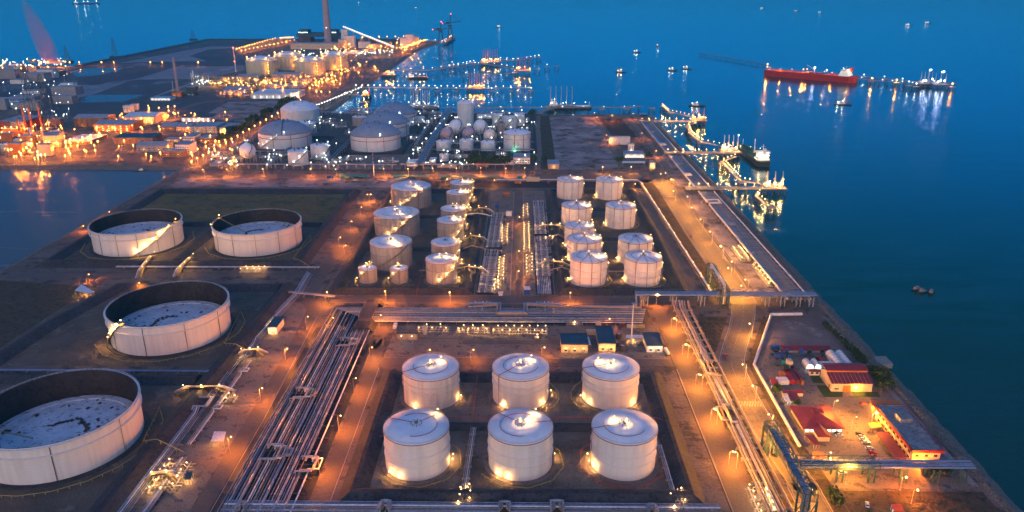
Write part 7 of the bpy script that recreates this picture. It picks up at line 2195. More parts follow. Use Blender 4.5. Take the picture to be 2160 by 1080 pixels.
dome_tank('slim grey cylinder left of the largest domed tank', -32, 1218, 5.9, 20, 1, 'grey_shell', 'grey_roof', (), bands=False)
dome_tank('short lit cylinder at the left end of the grove', -106.6, 1037, 6.6, 9.5, 1.2, roofm='white_roof', lamps=((D(-30), 'white'), (D(100), 'white')), bands=False, lp=1800)
dome_tank('small white tank beside the long central pipe rack, far end', -178, 1335, 9, 10, 1.5, roofm='white_roof', lamps=((D(90), 'white'),), bands=False)
def sphere(label, px, py, rpx, m='white_roof', group='spherical gas tanks of the north plant', stair=True):
    # centre height = radius + legs
    x, y = G(px, py, 12)
    for _ in range(3):
        dd = math.sqrt(x * x + y * y + 228 * 228); r = rpx * dd / 1620
        x, y = G(px, py, r + 5)
    t = thing('sphere_tank', label, 'storage tank', (x, y, 0), 0, group)
    b = MB(); b.ball((0, 0, r + 5), r, 40); b.build('shell', m, t)
    b = MB()
    for k in range(12):
        a = 2 * math.pi * k / 12
        b.rod((r * .97 * math.cos(a), r * .97 * math.sin(a), 0), (r * .97 * math.cos(a), r * .97 * math.sin(a), r + 5), .4, 6)
        a2 = a + math.pi / 6
        b.rod((r * .97 * math.cos(a), r * .97 * math.sin(a), 1), (r * .97 * math.cos(a2), r * .97 * math.sin(a2), r + 1), .12, 4)
    b.build('legs', 'steel', t)
    pts = []
    for i in range(16):
        el = -.25 + i / 15 * 1.75; a = -1.1 - i / 15 * -1.2
        pts.append(((r + .9) * math.cos(el) * math.cos(a), (r + .9) * math.cos(el) * math.sin(a), r + 5 + (r + .9) * math.sin(el)))
    MB().tube(pts, .55, 5).build('stair', 'dark_steel', t)
    b = MB(); b.rod((0, 0, 2 * r + 4.6), (0, 0, 2 * r + 7), 1.6, 8); b.build('top_platform', 'steel', t)
    for u in (-1.5, 1.8):
        o = bulb((u, 0, 2 * r + 8.6), 'white', .6, t); light((0, -.4, -1.2), 'white', 900, o, .3)
    return t
sphere('white sphere alone at the left of the north plant', 521.9, 317.8, 15.7)
sphere('large white sphere left of the tallest cylinder', 962.2, 267.5, 15.5)
sphere('large white sphere right of the tallest cylinder', 1013.7, 267.5, 15.5)
sphere('mauve grey sphere in front of the left large sphere', 943, 282.2, 14.3, 'sphere_mauve')
sphere('mauve grey sphere in the middle with a lamp on its front', 989.3, 281.7, 14, 'sphere_mauve')
sphere('cream sphere at the right with a dark spiral stair', 1033.7, 286, 14, 'white_wall')
# plant racks
def yrack(label, x, y0, y1, z, n, m, w=1.6, lamps=0):
    t = pipe_rack(label, x, y0, x, y1, z, [(k * w - n * w / 2, .45, m if k % 3 else 'pipe') for k in range(n)], 14, 'high')
    return t
yrack('teal blue elevated pipe rack running away beside the centre tank group', -136, 985, 1462, 7, 7, 'pipe_blue')
yrack('pale elevated walkway rack left of the teal blue rack', -158, 1120, 1345, 6, 3, 'pipe')
yrack('dark elevated rack between the huge left dome and the three domes', -262, 985, 1215, 6, 5, 'dark_steel')
yrack('silver rack in front of the huge left dome', -338, 985, 1095, 6, 4, 'pipe')
yrack('long pale rack along the west fence of the north plant', -418, 1055, 1400, 6, 3, 'pipe')
pipe_rack('elevated pipe rack along the north road, left part', -405, 985, -165, 985, 6, [(0, .5, 'pipe'), (1.6, .4, 'pipe_warm'), (3.2, .5, 'pipe_blue')], 12, 'high')
pipe_rack('elevated pipe rack along the north road, right part', -160, 987, -8, 987, 6, [(0, .5, 'pipe'), (1.6, .4, 'pipe_warm'), (3.2, .5, 'pipe')], 12, 'high')
pipe_rack('pipe rack between the sphere and the huge left dome', -405, 1070, -290, 1070, 5, [(0, .45, 'pipe'), (1.6, .4, 'pipe_white')], 12, 'high')
pipe_rack('pipe rack behind the three small domed tanks', -150, 1135, 20, 1135, 6, [(0, .4, 'pipe'), (1.6, .4, 'pipe_blue'), (3.0, .4, 'pipe')], 12, 'high')
pipe_rack('pipe rack in front of the three small domed tanks', -150, 1082, 20, 1082, 6, [(0, .4, 'pipe'), (1.6, .4, 'pipe_blue')], 12, 'high')
pipe_rack('pipe rack along the north shore of the plant', -380, 1408, 20, 1408, 5, [(0, .4, 'pipe'), (1.6, .4, 'pipe_blue'), (3.2, .4, 'pipe_warm')], 12, 'high')
bank('dark wall bank in front of the huge left dome', [(-405, 1092), (-305, 1092), (-300, 1196), (-408, 1200)], False, 3, .8, 2.4)
bank('dark wall bank round the three domes', [(-262, 1078), (-172, 1078), (-170, 1370), (-262, 1370)], True, 3, .8, 2.4)
bank('dark bank round the centre tank group', [(-128, 1090), (22, 1090), (22, 1330), (-128, 1330)], True, 2.5, .7, 2.0)
bfp('white plant hall with a blue roof right of the grove', 1083, 1118, 346, 333, 324, wall='white_wall', roof='grey_roof', win=6, lamps=2, lk='white', lp=1500)
bfp('low white shed between the grove and the white plant hall', 1068, 1082, 347, 342, 339, wall='white_wall', roof='pipe_white')
bfp('pale control room at the foot of the teal blue rack', 858, 880, 351, 343, 337, wall='white_wall', roof='pipe_white', lamps=1, lk='white', lp=2500)
bfp('grey shed left of the short lit cylinder', 906, 919, 344, 338, 333, wall='white_wall', roof='pipe_white', lamps=1, lk='white', lp=2500)
bfp('dark low shed in front of the short lit cylinder', 922, 962, 354, 348, 343, wall='grey_wall', roof='dark_mud', lamps=2, lk='white', lp=1500)
bfp('long white roofed hall behind the tallest cylinder', 1006, 1042, 250, 244, 241, wall='white_wall', roof='pipe_white', lamps=2, lk='white', lp=2500)
bfp('brown roofed shed hidden in the grove', 1005, 1030, 352, 345, 339, wall='brown_wall', roof='red_pipe', kind='gable', rh=2)
bfp('blue white roofed shed beside the lone white sphere', 443, 461, 351, 347, 340, wall='grey_wall', roof='pipe_blue')
bfp('grey glazed shed at the corner of the bare plot', 1156, 1180, 357, 347, 338, wall='grey_wall', roof='grey_roof', lamps=1, lk='amber', lp=3000)

# process units: frames, vessels and bent pipes
def unit(label, px, py, w, d, h, n=8, lk='white', lamps=2, lp=1500, m='steel', group='process units of the north plant'):
    x, y = G(px, py)
    t = thing('process_unit', label, 'process unit', (x, y, 0), 0, group)
    MB().box((0, 0, .15), (w + 2, d + 2, .3)).build('slab', 'plant_ground', t)
    b = MB(); nx = max(1, int(w / 6))
    for lv in range(1, max(2, int(h / 4)) + 1):
        zz = lv * h / max(2, int(h / 4))
        for sy in (-d / 2, d / 2): b.rod((-w / 2, sy, zz), (w / 2, sy, zz), .18, 4)
        for i in range(nx + 1): b.rod((-w / 2 + i * w / nx, -d / 2, zz), (-w / 2 + i * w / nx, d / 2, zz), .16, 4)
    for i in range(nx + 1):
        for sy in (-d / 2, d / 2): b.rod((-w / 2 + i * w / nx, sy, 0), (-w / 2 + i * w / nx, sy, h), .2, 4)
    b.build('frame', m, t)
    b = MB()
    for k in range(n):
        u, v = rnd.uniform(-w / 2, w / 2), rnd.uniform(-d / 2, d / 2); u2 = rnd.uniform(-w / 2, w / 2); z = rnd.uniform(1, h + 1)
        b.tube([(u, v, .3), (u, v, z), (u2, v, z), (u2, v + rnd.uniform(-3, 3), z), (u2, v, .4)], rnd.uniform(.18, .32), 5)
    b.build('pipework', 'pipe', t)
    for k in range(2 + int(w / 14)):
        u = rnd.uniform(-w / 2, w / 2); v = rnd.uniform(-d / 3, d / 3)
        b = MB(); b.smooth = True
        if k % 2: b.rod((u, v, 0), (u, v, h * rnd.uniform(.7, 1.5)), rnd.uniform(.8, 1.6), 10)
        else: b.rod((u - 3, v, 2.4), (u + 3, v, 2.4), 1.3, 10)
        b.build('vessel', 'cool_shell', t)
    for k in range(lamps):
        u, v = rnd.uniform(-w / 2, w / 2), -d / 2 - 1
        o = bulb((u, v, h * .7 + 1), lk, .5, t); light((0, -.5, -1.0), lk, lp, o, .3)
for i, (px, py, w, d, h) in enumerate(((465, 333, 30, 12, 7), (495, 338, 26, 14, 6), (560, 336, 24, 18, 7), (590, 330, 20, 14, 6), (680, 338, 22, 14, 7), (706, 345, 30, 10, 5), (745, 340, 24, 12, 6), (690, 262, 26, 16, 9), (715, 270, 22, 14, 8), (742, 285, 20, 10, 7), (820, 345, 24, 12, 6), (884, 322, 16, 14, 7), (872, 296, 18, 16, 8), (908, 262, 22, 14, 9), (920, 250, 26, 12, 8), (1045, 275, 16, 10, 9), (1002, 300, 18, 8, 8), (958, 305, 18, 8, 8), (955, 336, 24, 8, 6), (975, 334, 20, 8, 5), (1058, 330, 16, 8, 7), (1105, 276, 14, 12, 8), (1108, 258, 14, 12, 8), (850, 240, 40, 12, 9), (900, 241, 36, 12, 9), (760, 243, 40, 14, 10), (668, 250, 16, 24, 16), (1050, 243, 40, 10, 7))):
    unit('%s lit process unit of the north plant, in rows from left to right' % ORD[i], px, py, w, d, h)
for i, (px, py, w, d, h, kd) in enumerate(((455, 172, 70, 20, 12, 'amber'), (485, 177, 80, 20, 12, 'amber'), (520, 172, 80, 24, 14, 'amber'), (560, 178, 80, 20, 12, 'amber'), (600, 174, 70, 20, 12, 'orange'), (640, 176, 70, 20, 12, 'orange'), (420, 173, 40, 24, 20, 'white'), (665, 168, 60, 20, 12, 'orange'), (700, 160, 50, 20, 10, 'orange'), (740, 150, 60, 20, 10, 'orange'), (480, 200, 40, 20, 8, 'orange'), (505, 203, 40, 20, 8, 'orange'), (30, 285, 30, 16, 18, 'orange'), (75, 300, 34, 16, 16, 'orange'), (110, 275, 24, 16, 20, 'orange'), (120, 310, 30, 14, 10, 'orange'), (40, 325, 40, 14, 12, 'orange'))):
    unit('%s lit process unit of the far gas plant and refinery, gas plant first' % ORD[i], px, py, w, d, h, 12, kd, 3, 12000 if i < 12 else 5000, 'stair', 'process units of the far plants')

# ---------------------------------------------------------------- far gas plant, power station, industrial district
for lab, x, y, Rr, H, dm in (('big beige gas tank with a white dome, front left of the four', -682, 2036, 39.6, 36.6, 11), ('big beige gas tank, rear left of the four', -648, 2160, 39, 37, 11), ('big beige gas tank with a white dome, front right of the four', -549.8, 2019, 39, 38, 11), ('big beige gas tank, rear right of the four', -520, 2160, 38, 38, 11)):
    t = dome_tank(lab, x, y, Rr, H, dm, 'beige_shell', 'white_roof', (), bands=False, group='big beige gas tanks of the far gas plant')
    b = MB()
    for k in range(14):
        a = k * .45; q = Rr * .96
        b.rod((q * math.cos(a), q * math.sin(a), H - 1), (q * math.cos(a), q * math.sin(a), H + 4), .5, 4)
    b.tube([(Rr * .9 * math.cos(k * .3), Rr * .9 * math.sin(k * .3), H + 3.5) for k in range(22)], .6, 4); b.build('roof_platform', 'yellow_rail', t)
    for k in range(7):
        a = D(-170) + k * D(60)
        o = bulb((Rr * .88 * math.cos(a), Rr * .88 * math.sin(a), H + 8), 'amber', 1.3, t); light((0, 0, -2.4), 'amber', 15000, o, .5)
    for k in range(5):
        a = D(-50)
        o = bulb(((Rr + 3) * math.cos(a), (Rr + 3) * math.sin(a), 6 + k * 7), 'amber', 1.0, t)
        if k % 2: light((0, -2, -.5), 'amber', 9000, o, .5)
    b = MB(); a = D(-50); b.box(((Rr + 1.5) * math.cos(a), (Rr + 1.5) * math.sin(a), H / 2), (3, 3, H)); b.build('stair_tower', 'yellow_rail', t)
# power station
def farbox(label, xl, xr, yb, yrf, yrb, wall, roof, name='building', **kw):
    return bfp(label, xl, xr, yb, yrf, yrb, wall=wall, roof=roof, name=name, **kw)
farbox('long beige turbine hall in front of the dark boiler houses', 613.5, 713, 104, 92, 89.5, 'cream_wall', 'grey_roof', win=0, lamps=0)
x0, x1, y0, y1, h = bpx(626, 710, 92, 71, 69)
t = thing('boiler_house', 'dark double boiler house of the power station with rows of white lights', 'power station', ((x0 + x1) / 2, y0 + 50, 0))
w = x1 - x0
for s_ in (-1, 1):
    MB().box((s_ * w * .33, 0, h * .32), (w * .3, 60, h * .66)).build('boiler_wall', 'boiler_red', t)
    MB().box((s_ * w * .36, 0, h * 1.16), (w * .24, 50, h * .36)).build('upper_block', 'boiler', t)
    for k in range(6):
        bulb((s_ * w * .36 - w * .1 + k * w * .04, -27, h * 1.08), 'white', 1.5, t); bulb((s_ * w * .33 - w * .12 + k * w * .045, -36, h * .12), 'white', 1.7, t)
MB().box((0, 0, h * .82), (w * 1.03, 70, h * .36)).build('bridge_block', 'boiler', t)
MB().box((0, -34, h * .02 + 3), (w, 8, 8)).build('lower_gallery', 'boiler', t)
x, y = G(693, 92, 0)
t = thing('chimney', 'tall pinkish chimney rising out of the top of the picture', 'chimney', (x, y, 0))
b = MB(); b.smooth = True; b.lathe([(14.5, 0), (12.5, 80), (10.5, 190), (9.6, 250), (8.2, 250)], 32); b.build('shaft', 'chimney', t)
bulb((0, -13.5, 60), 'white', 1.8, t)
MB().box((0, 0, 3), (44, 44, 6)).build('base', 'cream_wall', t)
for i, (p, w_, h_, m_) in enumerate((((728, 97), 24, 58, 'white_wall'), ((738, 100), 36, 40, 'white_wall'), ((722, 102), 26, 30, 'cream_wall'), ((768, 102), 40, 22, 'white_wall'), ((790, 103), 44, 16, 'cream_wall'), ((812, 101), 40, 18, 'orange'), ((852, 101), 26, 34, 'white_wall'), ((864, 97), 30, 40, 'white_wall'), ((876, 93), 26, 26, 'cream_wall'), ((746, 114), 60, 8, 'white_wall'), ((776, 112), 50, 8, 'grey_wall'))):
    x, y = G(*p)
    building('%s block of the far power station works, counted from the chimney' % ORD[i], x - w_ / 2, x + w_ / 2, y, y + w_ * .8, h_, m_, 'grey_roof', group='blocks of the power station works')
pa, pb_ = G(726, 96), G(832, 106)
t = thing('conveyor_gallery', 'long sloping conveyor with a chain of white lamps beside the power station', 'conveyor', (*pa, 0))
d = Vector((pb_[0] - pa[0], pb_[1] - pa[1]))
MB().rod((0, 0, 66), (d.x, d.y, 9), 2.6, 4).build('gallery', 'white_wall', t)
for k in range(26):
    f = (k + .5) / 26
    if k % 4 == 1: MB().rod((d.x * f, d.y * f, 0), (d.x * f, d.y * f, 64 - 57 * f), 1.2, 5).build('trestle', 'steel', t)
    bulb((d.x * f, d.y * f - 3, 70 - 57 * f), 'white', 1.5, t)
def tall(lab, px, py, h, r, r2=None, m='chimney', name='chimney', cat='chimney', red=False):
    x, y = G(px, py)
    t = thing(name, lab, cat, (x, y, 0))
    MB().rod((0, 0, 0), (0, 0, h), r, 12, r2 or r * .7).build('shaft', m, t)
    MB().box((0, 0, 1.5), (r * 4, r * 4, 3)).build('base', 'cream_wall', t)
    if red:
        bulb((0, 0, h + 1.4), 'red', 1.6, t); bulb((0, -r - 1, h * .45), 'red', 1.4, t)
tall('red and white lattice mast with two red beacons, left of the gas tanks', 498, 152, 62, 1.4, 1.0, 'pipe_white', 'tall_mast', 'mast', True)
tall('slender pale chimney above the small orange plant', 376, 196, 76, 3.2, 2.2)
tall('short chimney beside the slender pale one', 366, 192, 22, 1.6)
for i, (px, py, h) in enumerate(((58, 283, 46), (71, 284, 46), (91, 279, 42), (44, 290, 30))):
    tall('%s thin column of the orange lit refinery at the far left, from the left' % ORD[i if i < 3 else 3], px, py, h, 1.6, 1.4, 'orange', 'process_column', 'column')
for lab, px, py, h in (('tall lattice tower left of the refinery columns', 70, 245, 95), ('wide lattice tower right of the refinery columns', 104, 262, 85)):
    x, y = G(px, py); t = thing('lattice_tower', lab, 'tower', (x, y, 0))
    b = MB(); w_ = 9
    for k in range(7):
        f0, f1 = 1 - k / 9, 1 - (k + 1) / 9; z0, z1 = h * k / 7, h * (k + 1) / 7
        c0 = [(sx * w_ * f0, sy * w_ * f0, z0) for sx, sy in ((-1, -1), (1, -1), (1, 1), (-1, 1))]; c1 = [(sx * w_ * f1, sy * w_ * f1, z1) for sx, sy in ((-1, -1), (1, -1), (1, 1), (-1, 1))]
        for q in range(4):
            b.rod(c0[q], c1[q], .45, 4); b.rod(c0[q], c1[(q + 1) % 4], .28, 4); b.rod(c1[q], c1[(q + 1) % 4], .28, 4)
    b.build('lattice', 'dark_steel', t)
BL = [('brown gable warehouse at the left of the district', 158, 224, 268, 249, 241, 'brown_wall', 'grey_roof', 'gable'), ('orange brown gable warehouse with lit doors', 199, 275, 277, 263, 252, 'orange', 'grey_roof', 'gable'), ('white roofed factory hall beside the orange lit road', 262, 326, 261, 247, 236, 'cream_wall', 'pipe_white', 'gable'), ('white silo block at the far side of the district', 261, 278, 238, 224, 222, 'white_wall', 'pipe_white', 'flat'), ('second white silo block, right of the first', 277, 290, 233, 221, 219.5, 'white_wall', 'pipe_white', 'flat'), ('white hall with a black roof and a bright front', 383, 445, 257, 248, 240, 'white_wall', 'black', 'flat'), ('large orange walled workshop with a blue grey roof', 404, 458, 281, 268, 258, 'cream_wall', 'grey_roof', 'flat'), ('small orange walled workshop left of the large one', 372, 403, 277, 268, 260, 'cream_wall', 'grey_roof', 'gable'), ('orange lit shed by the tree belt', 464, 490, 281, 270, 260, 'cream_wall', 'grey_roof', 'flat'), ('brown shed with a sloping grey roof', 338, 370, 276, 267, 258, 'brown_wall', 'grey_roof', 'gable'), ('long brown office block with solar dark roof', 241, 324, 304, 291, 282, 'brown_wall', 'navy_roof', 'flat'), ('low pale hut in the middle of the district', 347, 380, 300, 295, 290, 'cream_wall', 'grey_roof', 'flat'), ('tall pale cube building of the district', 387, 409, 303, 289, 281, 'white_wall', 'grey_roof', 'flat'), ('small grey hut right of the pale cube', 419, 448, 301, 292, 285, 'brown_wall', 'grey_roof', 'flat'), ('long violet grey warehouse near the inlet road', 289, 352, 320, 307, 300, 'grey_wall', 'grey_roof', 'gable'), ('white cube building by the west fence', 372, 401, 327, 306, 298, 'white_wall', 'grey_roof', 'flat'), ('dark low shed beside the white cube', 341, 389, 331, 319, 313, 'brown_wall', 'grey_roof', 'flat'), ('long sloping pale roof by the left orange yard', 136, 190, 305, 298, 284, 'brown_wall', 'pipe_white', 'flat'), ('big white hall with a brightly lit front near the gas tanks', 530, 610, 208, 199, 188, 'white_wall', 'pipe_white', 'flat'), ('white box right of the brightly lit hall', 612, 632, 206, 196, 190, 'white_wall', 'white_wall', 'flat'), ('blue grey silo pair above the orange plant', 395, 411, 203, 184, 181, 'boiler', 'grey_roof', 'flat'), ('small orange plant below the slender chimney', 363, 383, 204, 196, 193, 'orange', 'orange', 'flat'), ('red walled hall at the far left edge', 0, 54, 274, 256, 244, 'hull_red', 'grey_roof', 'flat'), ('long mauve shed in front of the gas tanks, left', 500, 548, 168, 161, 157, 'grey_wall', 'grey_roof', 'gable'), ('long mauve shed in front of the gas tanks, right', 575, 634, 170, 157, 153, 'grey_wall', 'grey_roof', 'gable'), ('blue lit sheds below the slender chimney', 318, 360, 212, 207, 203, 'white_wall', 'pipe_blue', 'flat'), ('long shed along the diagonal road of the gas plant', 560, 640, 186, 181, 177, 'grey_wall', 'grey_roof', 'flat'), ('grey sheds left of the bright hall', 470, 520, 196, 190, 182, 'grey_wall', 'grey_roof', 'gable'), ('white shed near the inlet of the gas plant', 620, 648, 176, 170, 166, 'white_wall', 'grey_roof', 'flat')]
for lab, xl, xr, yb, yrf, yrb, wl, rf_, kd in BL:
    bright = 'bright' in lab or 'lit' in lab
    bfp(lab, xl, xr, yb, yrf, yrb, wall=wl, roof=rf_, kind=kd, rh=4, win=6 if (xr - xl) > 20 else 3, lit=bright, lk='white' if 'bright' in lab or 'blue' in lab else 'amber', lamps=5 if bright else 2, lp=3500 if bright else 1100)
# round vessels of the far left refinery
for i, (px, py, r) in enumerate(((20, 300, 9), (38, 306, 7), (100, 295, 8), (118, 288, 7), (15, 318, 8), (60, 312, 6))):
    x, y = G(px, py); dome_tank('%s small tank of the orange lit refinery at the far left' % ORD[i], x, y, r, r * 1.3, 2, 'beige_shell', 'white_roof', (), bands=False, group='small tanks of the far left refinery')
# crowds of lamps
LPP = {}
MARKS = []
STUFF = {}
KC = ['orange', 'amber', 'white']
def lamp_at(x, y, h, kind, power, size, label, group, lit):
    key = (kind, power, size, round(h), lit)
    if key in LPP: return dup(LPP[key], (x, y, 0), 0, label, group)
    t = thing('lamp_post', label, 'lamp', (x, y, 0), 0, group)
    MB().rod((0, 0, 0), (0, 0, h), .2, 4).build('post', 'steel', t)
    o = bulb((0, 0, h + size), kind, size, t)
    if lit: light((0, -.5, -(size + .4)), kind, power, o, .5)
    LPP[key] = t
    return t
def near_label(x, y, word):
    m = min(MARKS, key=lambda q: (q[1] - x) ** 2 + (q[2] - y) ** 2)
    m[3] += 1
    return '%s %s near the %s' % (ORD[m[3] - 1], word, m[0])
def crowd(n, box, h, kind, power, size, label, group, every=1, poly=None, stuff=None, near=None):
    for k in range(n):
        px, py = rnd.uniform(box[0], box[2]), rnd.uniform(box[1], box[3])
        if poly and not poly(px, py): continue
        hh = h * rnd.choice((.6, 1, 1, 1.4))
        x, y = G(px, py, hh)
        if stuff:
            if stuff not in STUFF: STUFF[stuff] = (MB(), [], label)
            b, ls, _ = STUFF[stuff]
            b.cur = 3; b.rod((x, y, 0), (x, y, hh), .2, 4)
            b.cur = KC.index(kind); b.ball((x, y, hh + size), size * .55, 8)
            if k % every == 0: ls.append(((x, y - .5, hh - .4), kind, power))
            continue
        lamp_at(x, y, hh, kind, power, size, near_label(x, y, near) if near else label, group, k % every == 0)
def flush_stuff():
    for nm, (b, ls, label) in STUFF.items():
        o = b.build('far_lamps', ['e_orange', 'e_amber', 'e_white', 'steel'])
        tag(o, label, 'lamps'); o['kind'] = 'stuff'
        for p, kd, pw in ls: light(p, kd, pw, o, .5)
def row(n, p, q, h, kind, power, size, label, group, every=1):
    for k in range(n):
        f = (k + .5) / n
        x, y = G(p[0] + (q[0] - p[0]) * f, p[1] + (q[1] - p[1]) * f, h)
        lamp_at(x, y, h, kind, power, size, ORD[k] + ' ' + label, group, k % every == 0)
gpl, gpg = 'crowded orange and amber lamps over the far gas plant', 'crowded lamps of the far gas plant'
crowd(60, (440, 164, 600, 181), 7, 'amber', 14000, 1.1, gpl, gpg, 3, stuff='gas')
crowd(34, (600, 160, 720, 182), 7, 'orange', 16000, 1.1, gpl, gpg, 2, stuff='gas')
crowd(16, (405, 167, 440, 178), 9, 'white', 12000, 1.1, 'cluster of white lamps left of the far gas plant', 'white lamps of the far gas plant', 2, stuff='gasw')
crowd(50, (500, 196, 700, 156), 8, 'orange', 26000, 1.3, gpl, gpg, 2, lambda x, y: y > 240 - x * .09 - 25 and y < 205, stuff='gas')
psl, psg = 'crowded white and orange lamps round the far power station', 'crowded lamps of the far power station'
crowd(46, (613, 104, 830, 118), 10, 'white', 26000, 1.5, psl, psg, 3, stuff='power')
crowd(46, (690, 92, 850, 112), 14, 'orange', 36000, 1.7, psl, psg, 2, stuff='power')
crowd(20, (835, 80, 885, 106), 12, 'orange', 40000, 1.7, psl, psg, 2, stuff='power')
row(16, (497, 104), (583, 80), 8, 'orange', 24000, 1.5, 'lamp of the straight orange row left of the power station', 'orange rows left of the power station')
row(14, (505, 108), (625, 84), 8, 'orange', 24000, 1.4, 'lamp of the lower orange row left of the power station', 'orange rows left of the power station')
row(12, (590, 80), (620, 79), 8, 'orange', 24000, 1.4, 'lamp of the short orange row left of the boiler houses', 'orange rows left of the power station', 2)
row(6, (756, 79), (860, 77), 10, 'orange', 30000, 1.8, 'lamp of the sparse orange row behind the coal yard', 'orange lamps behind the coal yard')
row(15, (852, 100), (898, 84), 8, 'orange', 24000, 1.4, 'lamp of the orange row on the quay of the farthest pier', 'orange lamps on the far quay')
for k, px in enumerate((147, 167, 214, 240, 317, 342, 368, 418)):
    x, y = G(px, 132, 9); lamp_at(x, y, 9, 'orange', 24000, 1.5, ORD[k] + ' orange lamp along the far dyke road, from the left', 'orange lamps along the far dyke road', True)
row(16, (670, 222), (765, 183), 9, 'white', 6000, .9, 'white lamp along the sea wall left of the white lamp pier', 'white lamps along the sea wall')
for nm, px, py in (('brown gable warehouse', 190, 255), ('orange gable warehouse', 240, 268), ('white roofed factory', 295, 250), ('white silo blocks', 275, 230), ('black roofed hall', 415, 250), ('large orange workshop', 430, 272), ('small orange workshop', 388, 270), ('shed by the tree belt', 477, 273), ('sloping grey roof', 354, 268), ('long brown office', 283, 295), ('low pale hut', 363, 296), ('tall pale cube', 398, 292), ('small grey hut', 433, 294), ('violet grey warehouse', 320, 312), ('white cube by the fence', 386, 315), ('dark low shed', 365, 324), ('long sloping pale roof', 163, 295), ('inlet road corner', 400, 340), ('inlet road', 250, 330), ('left orange yard', 150, 315)):
    MARKS.append([nm, *G(px, py), 0])
dl, dg = 'one of the orange lamps scattered through the industrial district', 'orange lamps of the industrial district'
crowd(58, (135, 255, 480, 332), 7, 'orange', 15000, .9, dl, dg, 1, near='orange lamp')
crowd(26, (240, 222, 480, 262), 7, 'orange', 13000, .9, dl, dg, 1, near='orange lamp')
crowd(18, (390, 282, 500, 345), 7, 'orange', 9000, .8, dl, dg, 1, near='orange lamp')
row(14, (130, 302), (375, 236), 8, 'orange', 16000, .9, 'orange lamp along the diagonal district road', 'orange lamps along the diagonal district road')
row(20, (398, 345), (640, 208), 8, 'orange', 14000, .9, 'orange lamp along the road by the west fence', 'orange lamps along the west fence road')
row(12, (620, 202), (780, 128), 8, 'orange', 22000, 1.3, 'orange lamp along the shore road of the gas plant', 'orange lamps along the gas plant shore road')
crowd(12, (700, 128, 800, 160), 9, 'orange', 26000, 1.5, 'orange lamps on the shore below the power station', 'orange lamps on the far shore', 1, stuff='fs')
rl, rg = 'glaring orange lamps of the far left refinery', 'lamps of the far left refinery'
crowd(54, (0, 262, 130, 335), 10, 'orange', 12000, 1.1, rl, rg, 1, stuff='refinery')
crowd(10, (0, 300, 100, 330), 10, 'amber', 12000, 1.6, rl, rg, 1, stuff='refinery')
crowd(60, (0, 150, 150, 250), 8, 'white', 8000, .9, 'scattered white lamps of the far left shore works', 'white lamps of the far left shore', 2, stuff='shore')
crowd(40, (0, 124, 140, 142), 12, 'white', 9000, 1.3, 'white and orange lights of the distant town at the far left', 'lights of the distant town', 4, stuff='town')
crowd(24, (0, 128, 140, 150), 12, 'orange', 50000, 2.0, 'white and orange lights of the distant town at the far left', 'lights of the distant town', 2, stuff='town')
MARKS = [[nm, *G(px, py), 0] for nm, px, py in (('lone sphere', 522, 330), ('huge left dome', 600, 320), ('upright tank pair', 640, 345), ('white domed tank', 633, 262), ('nearest of the three domes', 790, 325), ('middle of the three domes', 850, 290), ('farthest of the three domes', 870, 265), ('blue white shed', 455, 345), ('tall banded mast', 790, 345), ('low grey tank', 757, 262), ('dark elevated rack', 700, 320), ('silver rack', 575, 335), ('sea wall corner', 700, 240), ('dark wall bank', 690, 300), ('front bank of the left dome', 560, 322), ('head of the silver rack', 610, 312), ('white diagonal pale rack', 480, 315), ('north shore pipes', 800, 243))]
wl_, wg = 'one of the small white lamps scattered round the left domes', 'white lamps of the north plant, left half'
crowd(34, (440, 300, 720, 352), 7, 'white', 2600, .6, wl_, wg, 1, near='white lamp')
crowd(22, (670, 232, 860, 262), 7, 'white', 3200, .7, wl_, wg, 1, near='white lamp')
crowd(14, (560, 320, 740, 350), 7, 'white', 2600, .6, wl_, wg, 1, near='white lamp')
MARKS = [[nm, *G(px, py), 0] for nm, px, py in (('tallest cylinder', 982, 265), ('left large sphere', 962, 285), ('right large sphere', 1013, 285), ('left mauve sphere', 943, 297), ('middle mauve sphere', 989, 297), ('cream sphere', 1034, 300), ('left small domed tank', 936, 320), ('middle small domed tank', 984, 320), ('right small domed tank', 1029, 320), ('largest domed tank', 1090, 322), ('trio of stair lit tanks', 1070, 268), ('dark grove', 1020, 348), ('short lit cylinder', 936, 341), ('pale control room', 868, 348), ('foot of the teal blue rack', 900, 330), ('head of the teal blue rack', 940, 245), ('white plant hall', 1100, 345), ('access track', 1125, 300), ('long white roofed hall', 1025, 250), ('north shore trees', 1120, 248))]
wl_, wg = 'one of the small white lamps scattered round the centre tank group', 'white lamps of the north plant, right half'
crowd(52, (865, 243, 1140, 352), 7, 'white', 2400, .55, wl_, wg, 1, near='white lamp')
crowd(16, (900, 338, 1000, 350), 5, 'white', 1800, .5, wl_, wg, 1, near='white lamp')
row(9, (858, 340), (942, 245), 8, 'white', 2600, .6, 'white lamp along the teal blue rack', 'white lamps along the teal blue rack')
for lab, px, py in (('bright white floodlight left of the tall banded mast', 769, 331), ('bright white floodlight right of the tall banded mast', 797, 340)):
    x, y = G(px, py, 9); street_lamp(x, y, 9, 'white', 12000, lab, 'floodlights before the nearest dome', size=1.0)
flush_stuff()
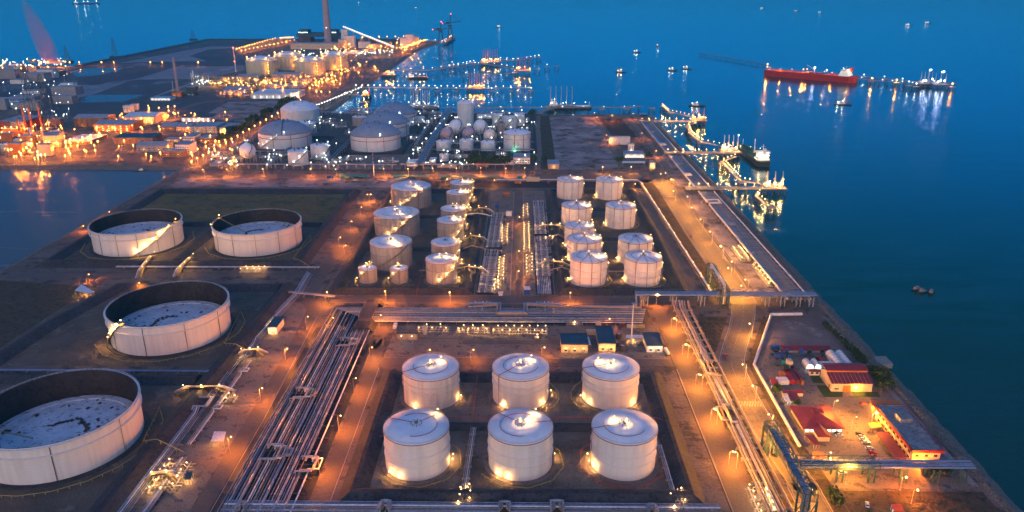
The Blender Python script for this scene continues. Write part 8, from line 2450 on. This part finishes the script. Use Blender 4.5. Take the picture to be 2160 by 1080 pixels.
# pinkish smoke volume, added in place of a blurred streak over the far left
x, y = G(112, 138)
b = MB(); b.smooth = True
pr = [(.1, 2), (22, 6), (27, 40), (25, 80), (19, 130), (10, 170), (.1, 186)]
b.lathe(pr, 24); b.v = [(v[0] - v[2] * .2 - (v[2] / 186) ** 2 * 12, v[1], v[2]) for v in b.v]
pm_ = bpy.data.materials.new('pink_smear_volume'); pm_.use_nodes = True; nt = pm_.node_tree
nt.nodes.remove(nt.nodes['Principled BSDF']); pv = nt.nodes.new('ShaderNodeVolumePrincipled')
pv.inputs['Color'].default_value = (1.0, .22, .17, 1); pv.inputs['Density'].default_value = .010
nt.links.new(pv.outputs[0], nt.nodes['Material Output'].inputs['Volume'])
o = b.build('pink_smear', pm_, None, (x, y, 0)); tag(o, 'slender pink smoke volume added over the far left shore', 'smear')
# distant town and refinery blocks
for k in range(22):
    px, py = rnd.uniform(0, 150), rnd.uniform(128, 245)
    x, y = G(px, py); w_ = rnd.uniform(20, 55); hh = rnd.uniform(6, 22)
    building('%s dark works building scattered on the far left shore' % ORD[k], x - w_ / 2, x + w_ / 2, y, y + w_ * .6, hh, rnd.choice(('grey_wall', 'brown_wall', 'white_wall')), 'grey_roof', group='works buildings of the far left shore')
for k in range(12):
    px, py = rnd.uniform(0, 125), rnd.uniform(252, 330)
    x, y = G(px, py); w_ = rnd.uniform(12, 26); hh = rnd.uniform(6, 20)
    building('%s orange lit process block of the far left refinery' % ORD[k], x - w_ / 2, x + w_ / 2, y, y + w_ * .6, hh, rnd.choice(('orange', 'brown_wall', 'cream_wall')), 'grey_roof', group='process blocks of the far left refinery')

# ---------------------------------------------------------------- sea air
hm = bpy.data.materials.new('sea_haze'); hm.use_nodes = True; nt = hm.node_tree
nt.nodes.remove(nt.nodes['Principled BSDF']); pv = nt.nodes.new('ShaderNodeVolumePrincipled')
pv.inputs['Color'].default_value = (.07, .56, .84, 1); pv.inputs['Density'].default_value = 0.00006
nt.links.new(pv.outputs[0], nt.nodes['Material Output'].inputs['Volume'])
hz = MB().box((0, 14000, 148), (64000, 30400, 323)).build('haze', hm)
hz['kind'] = 'stuff'
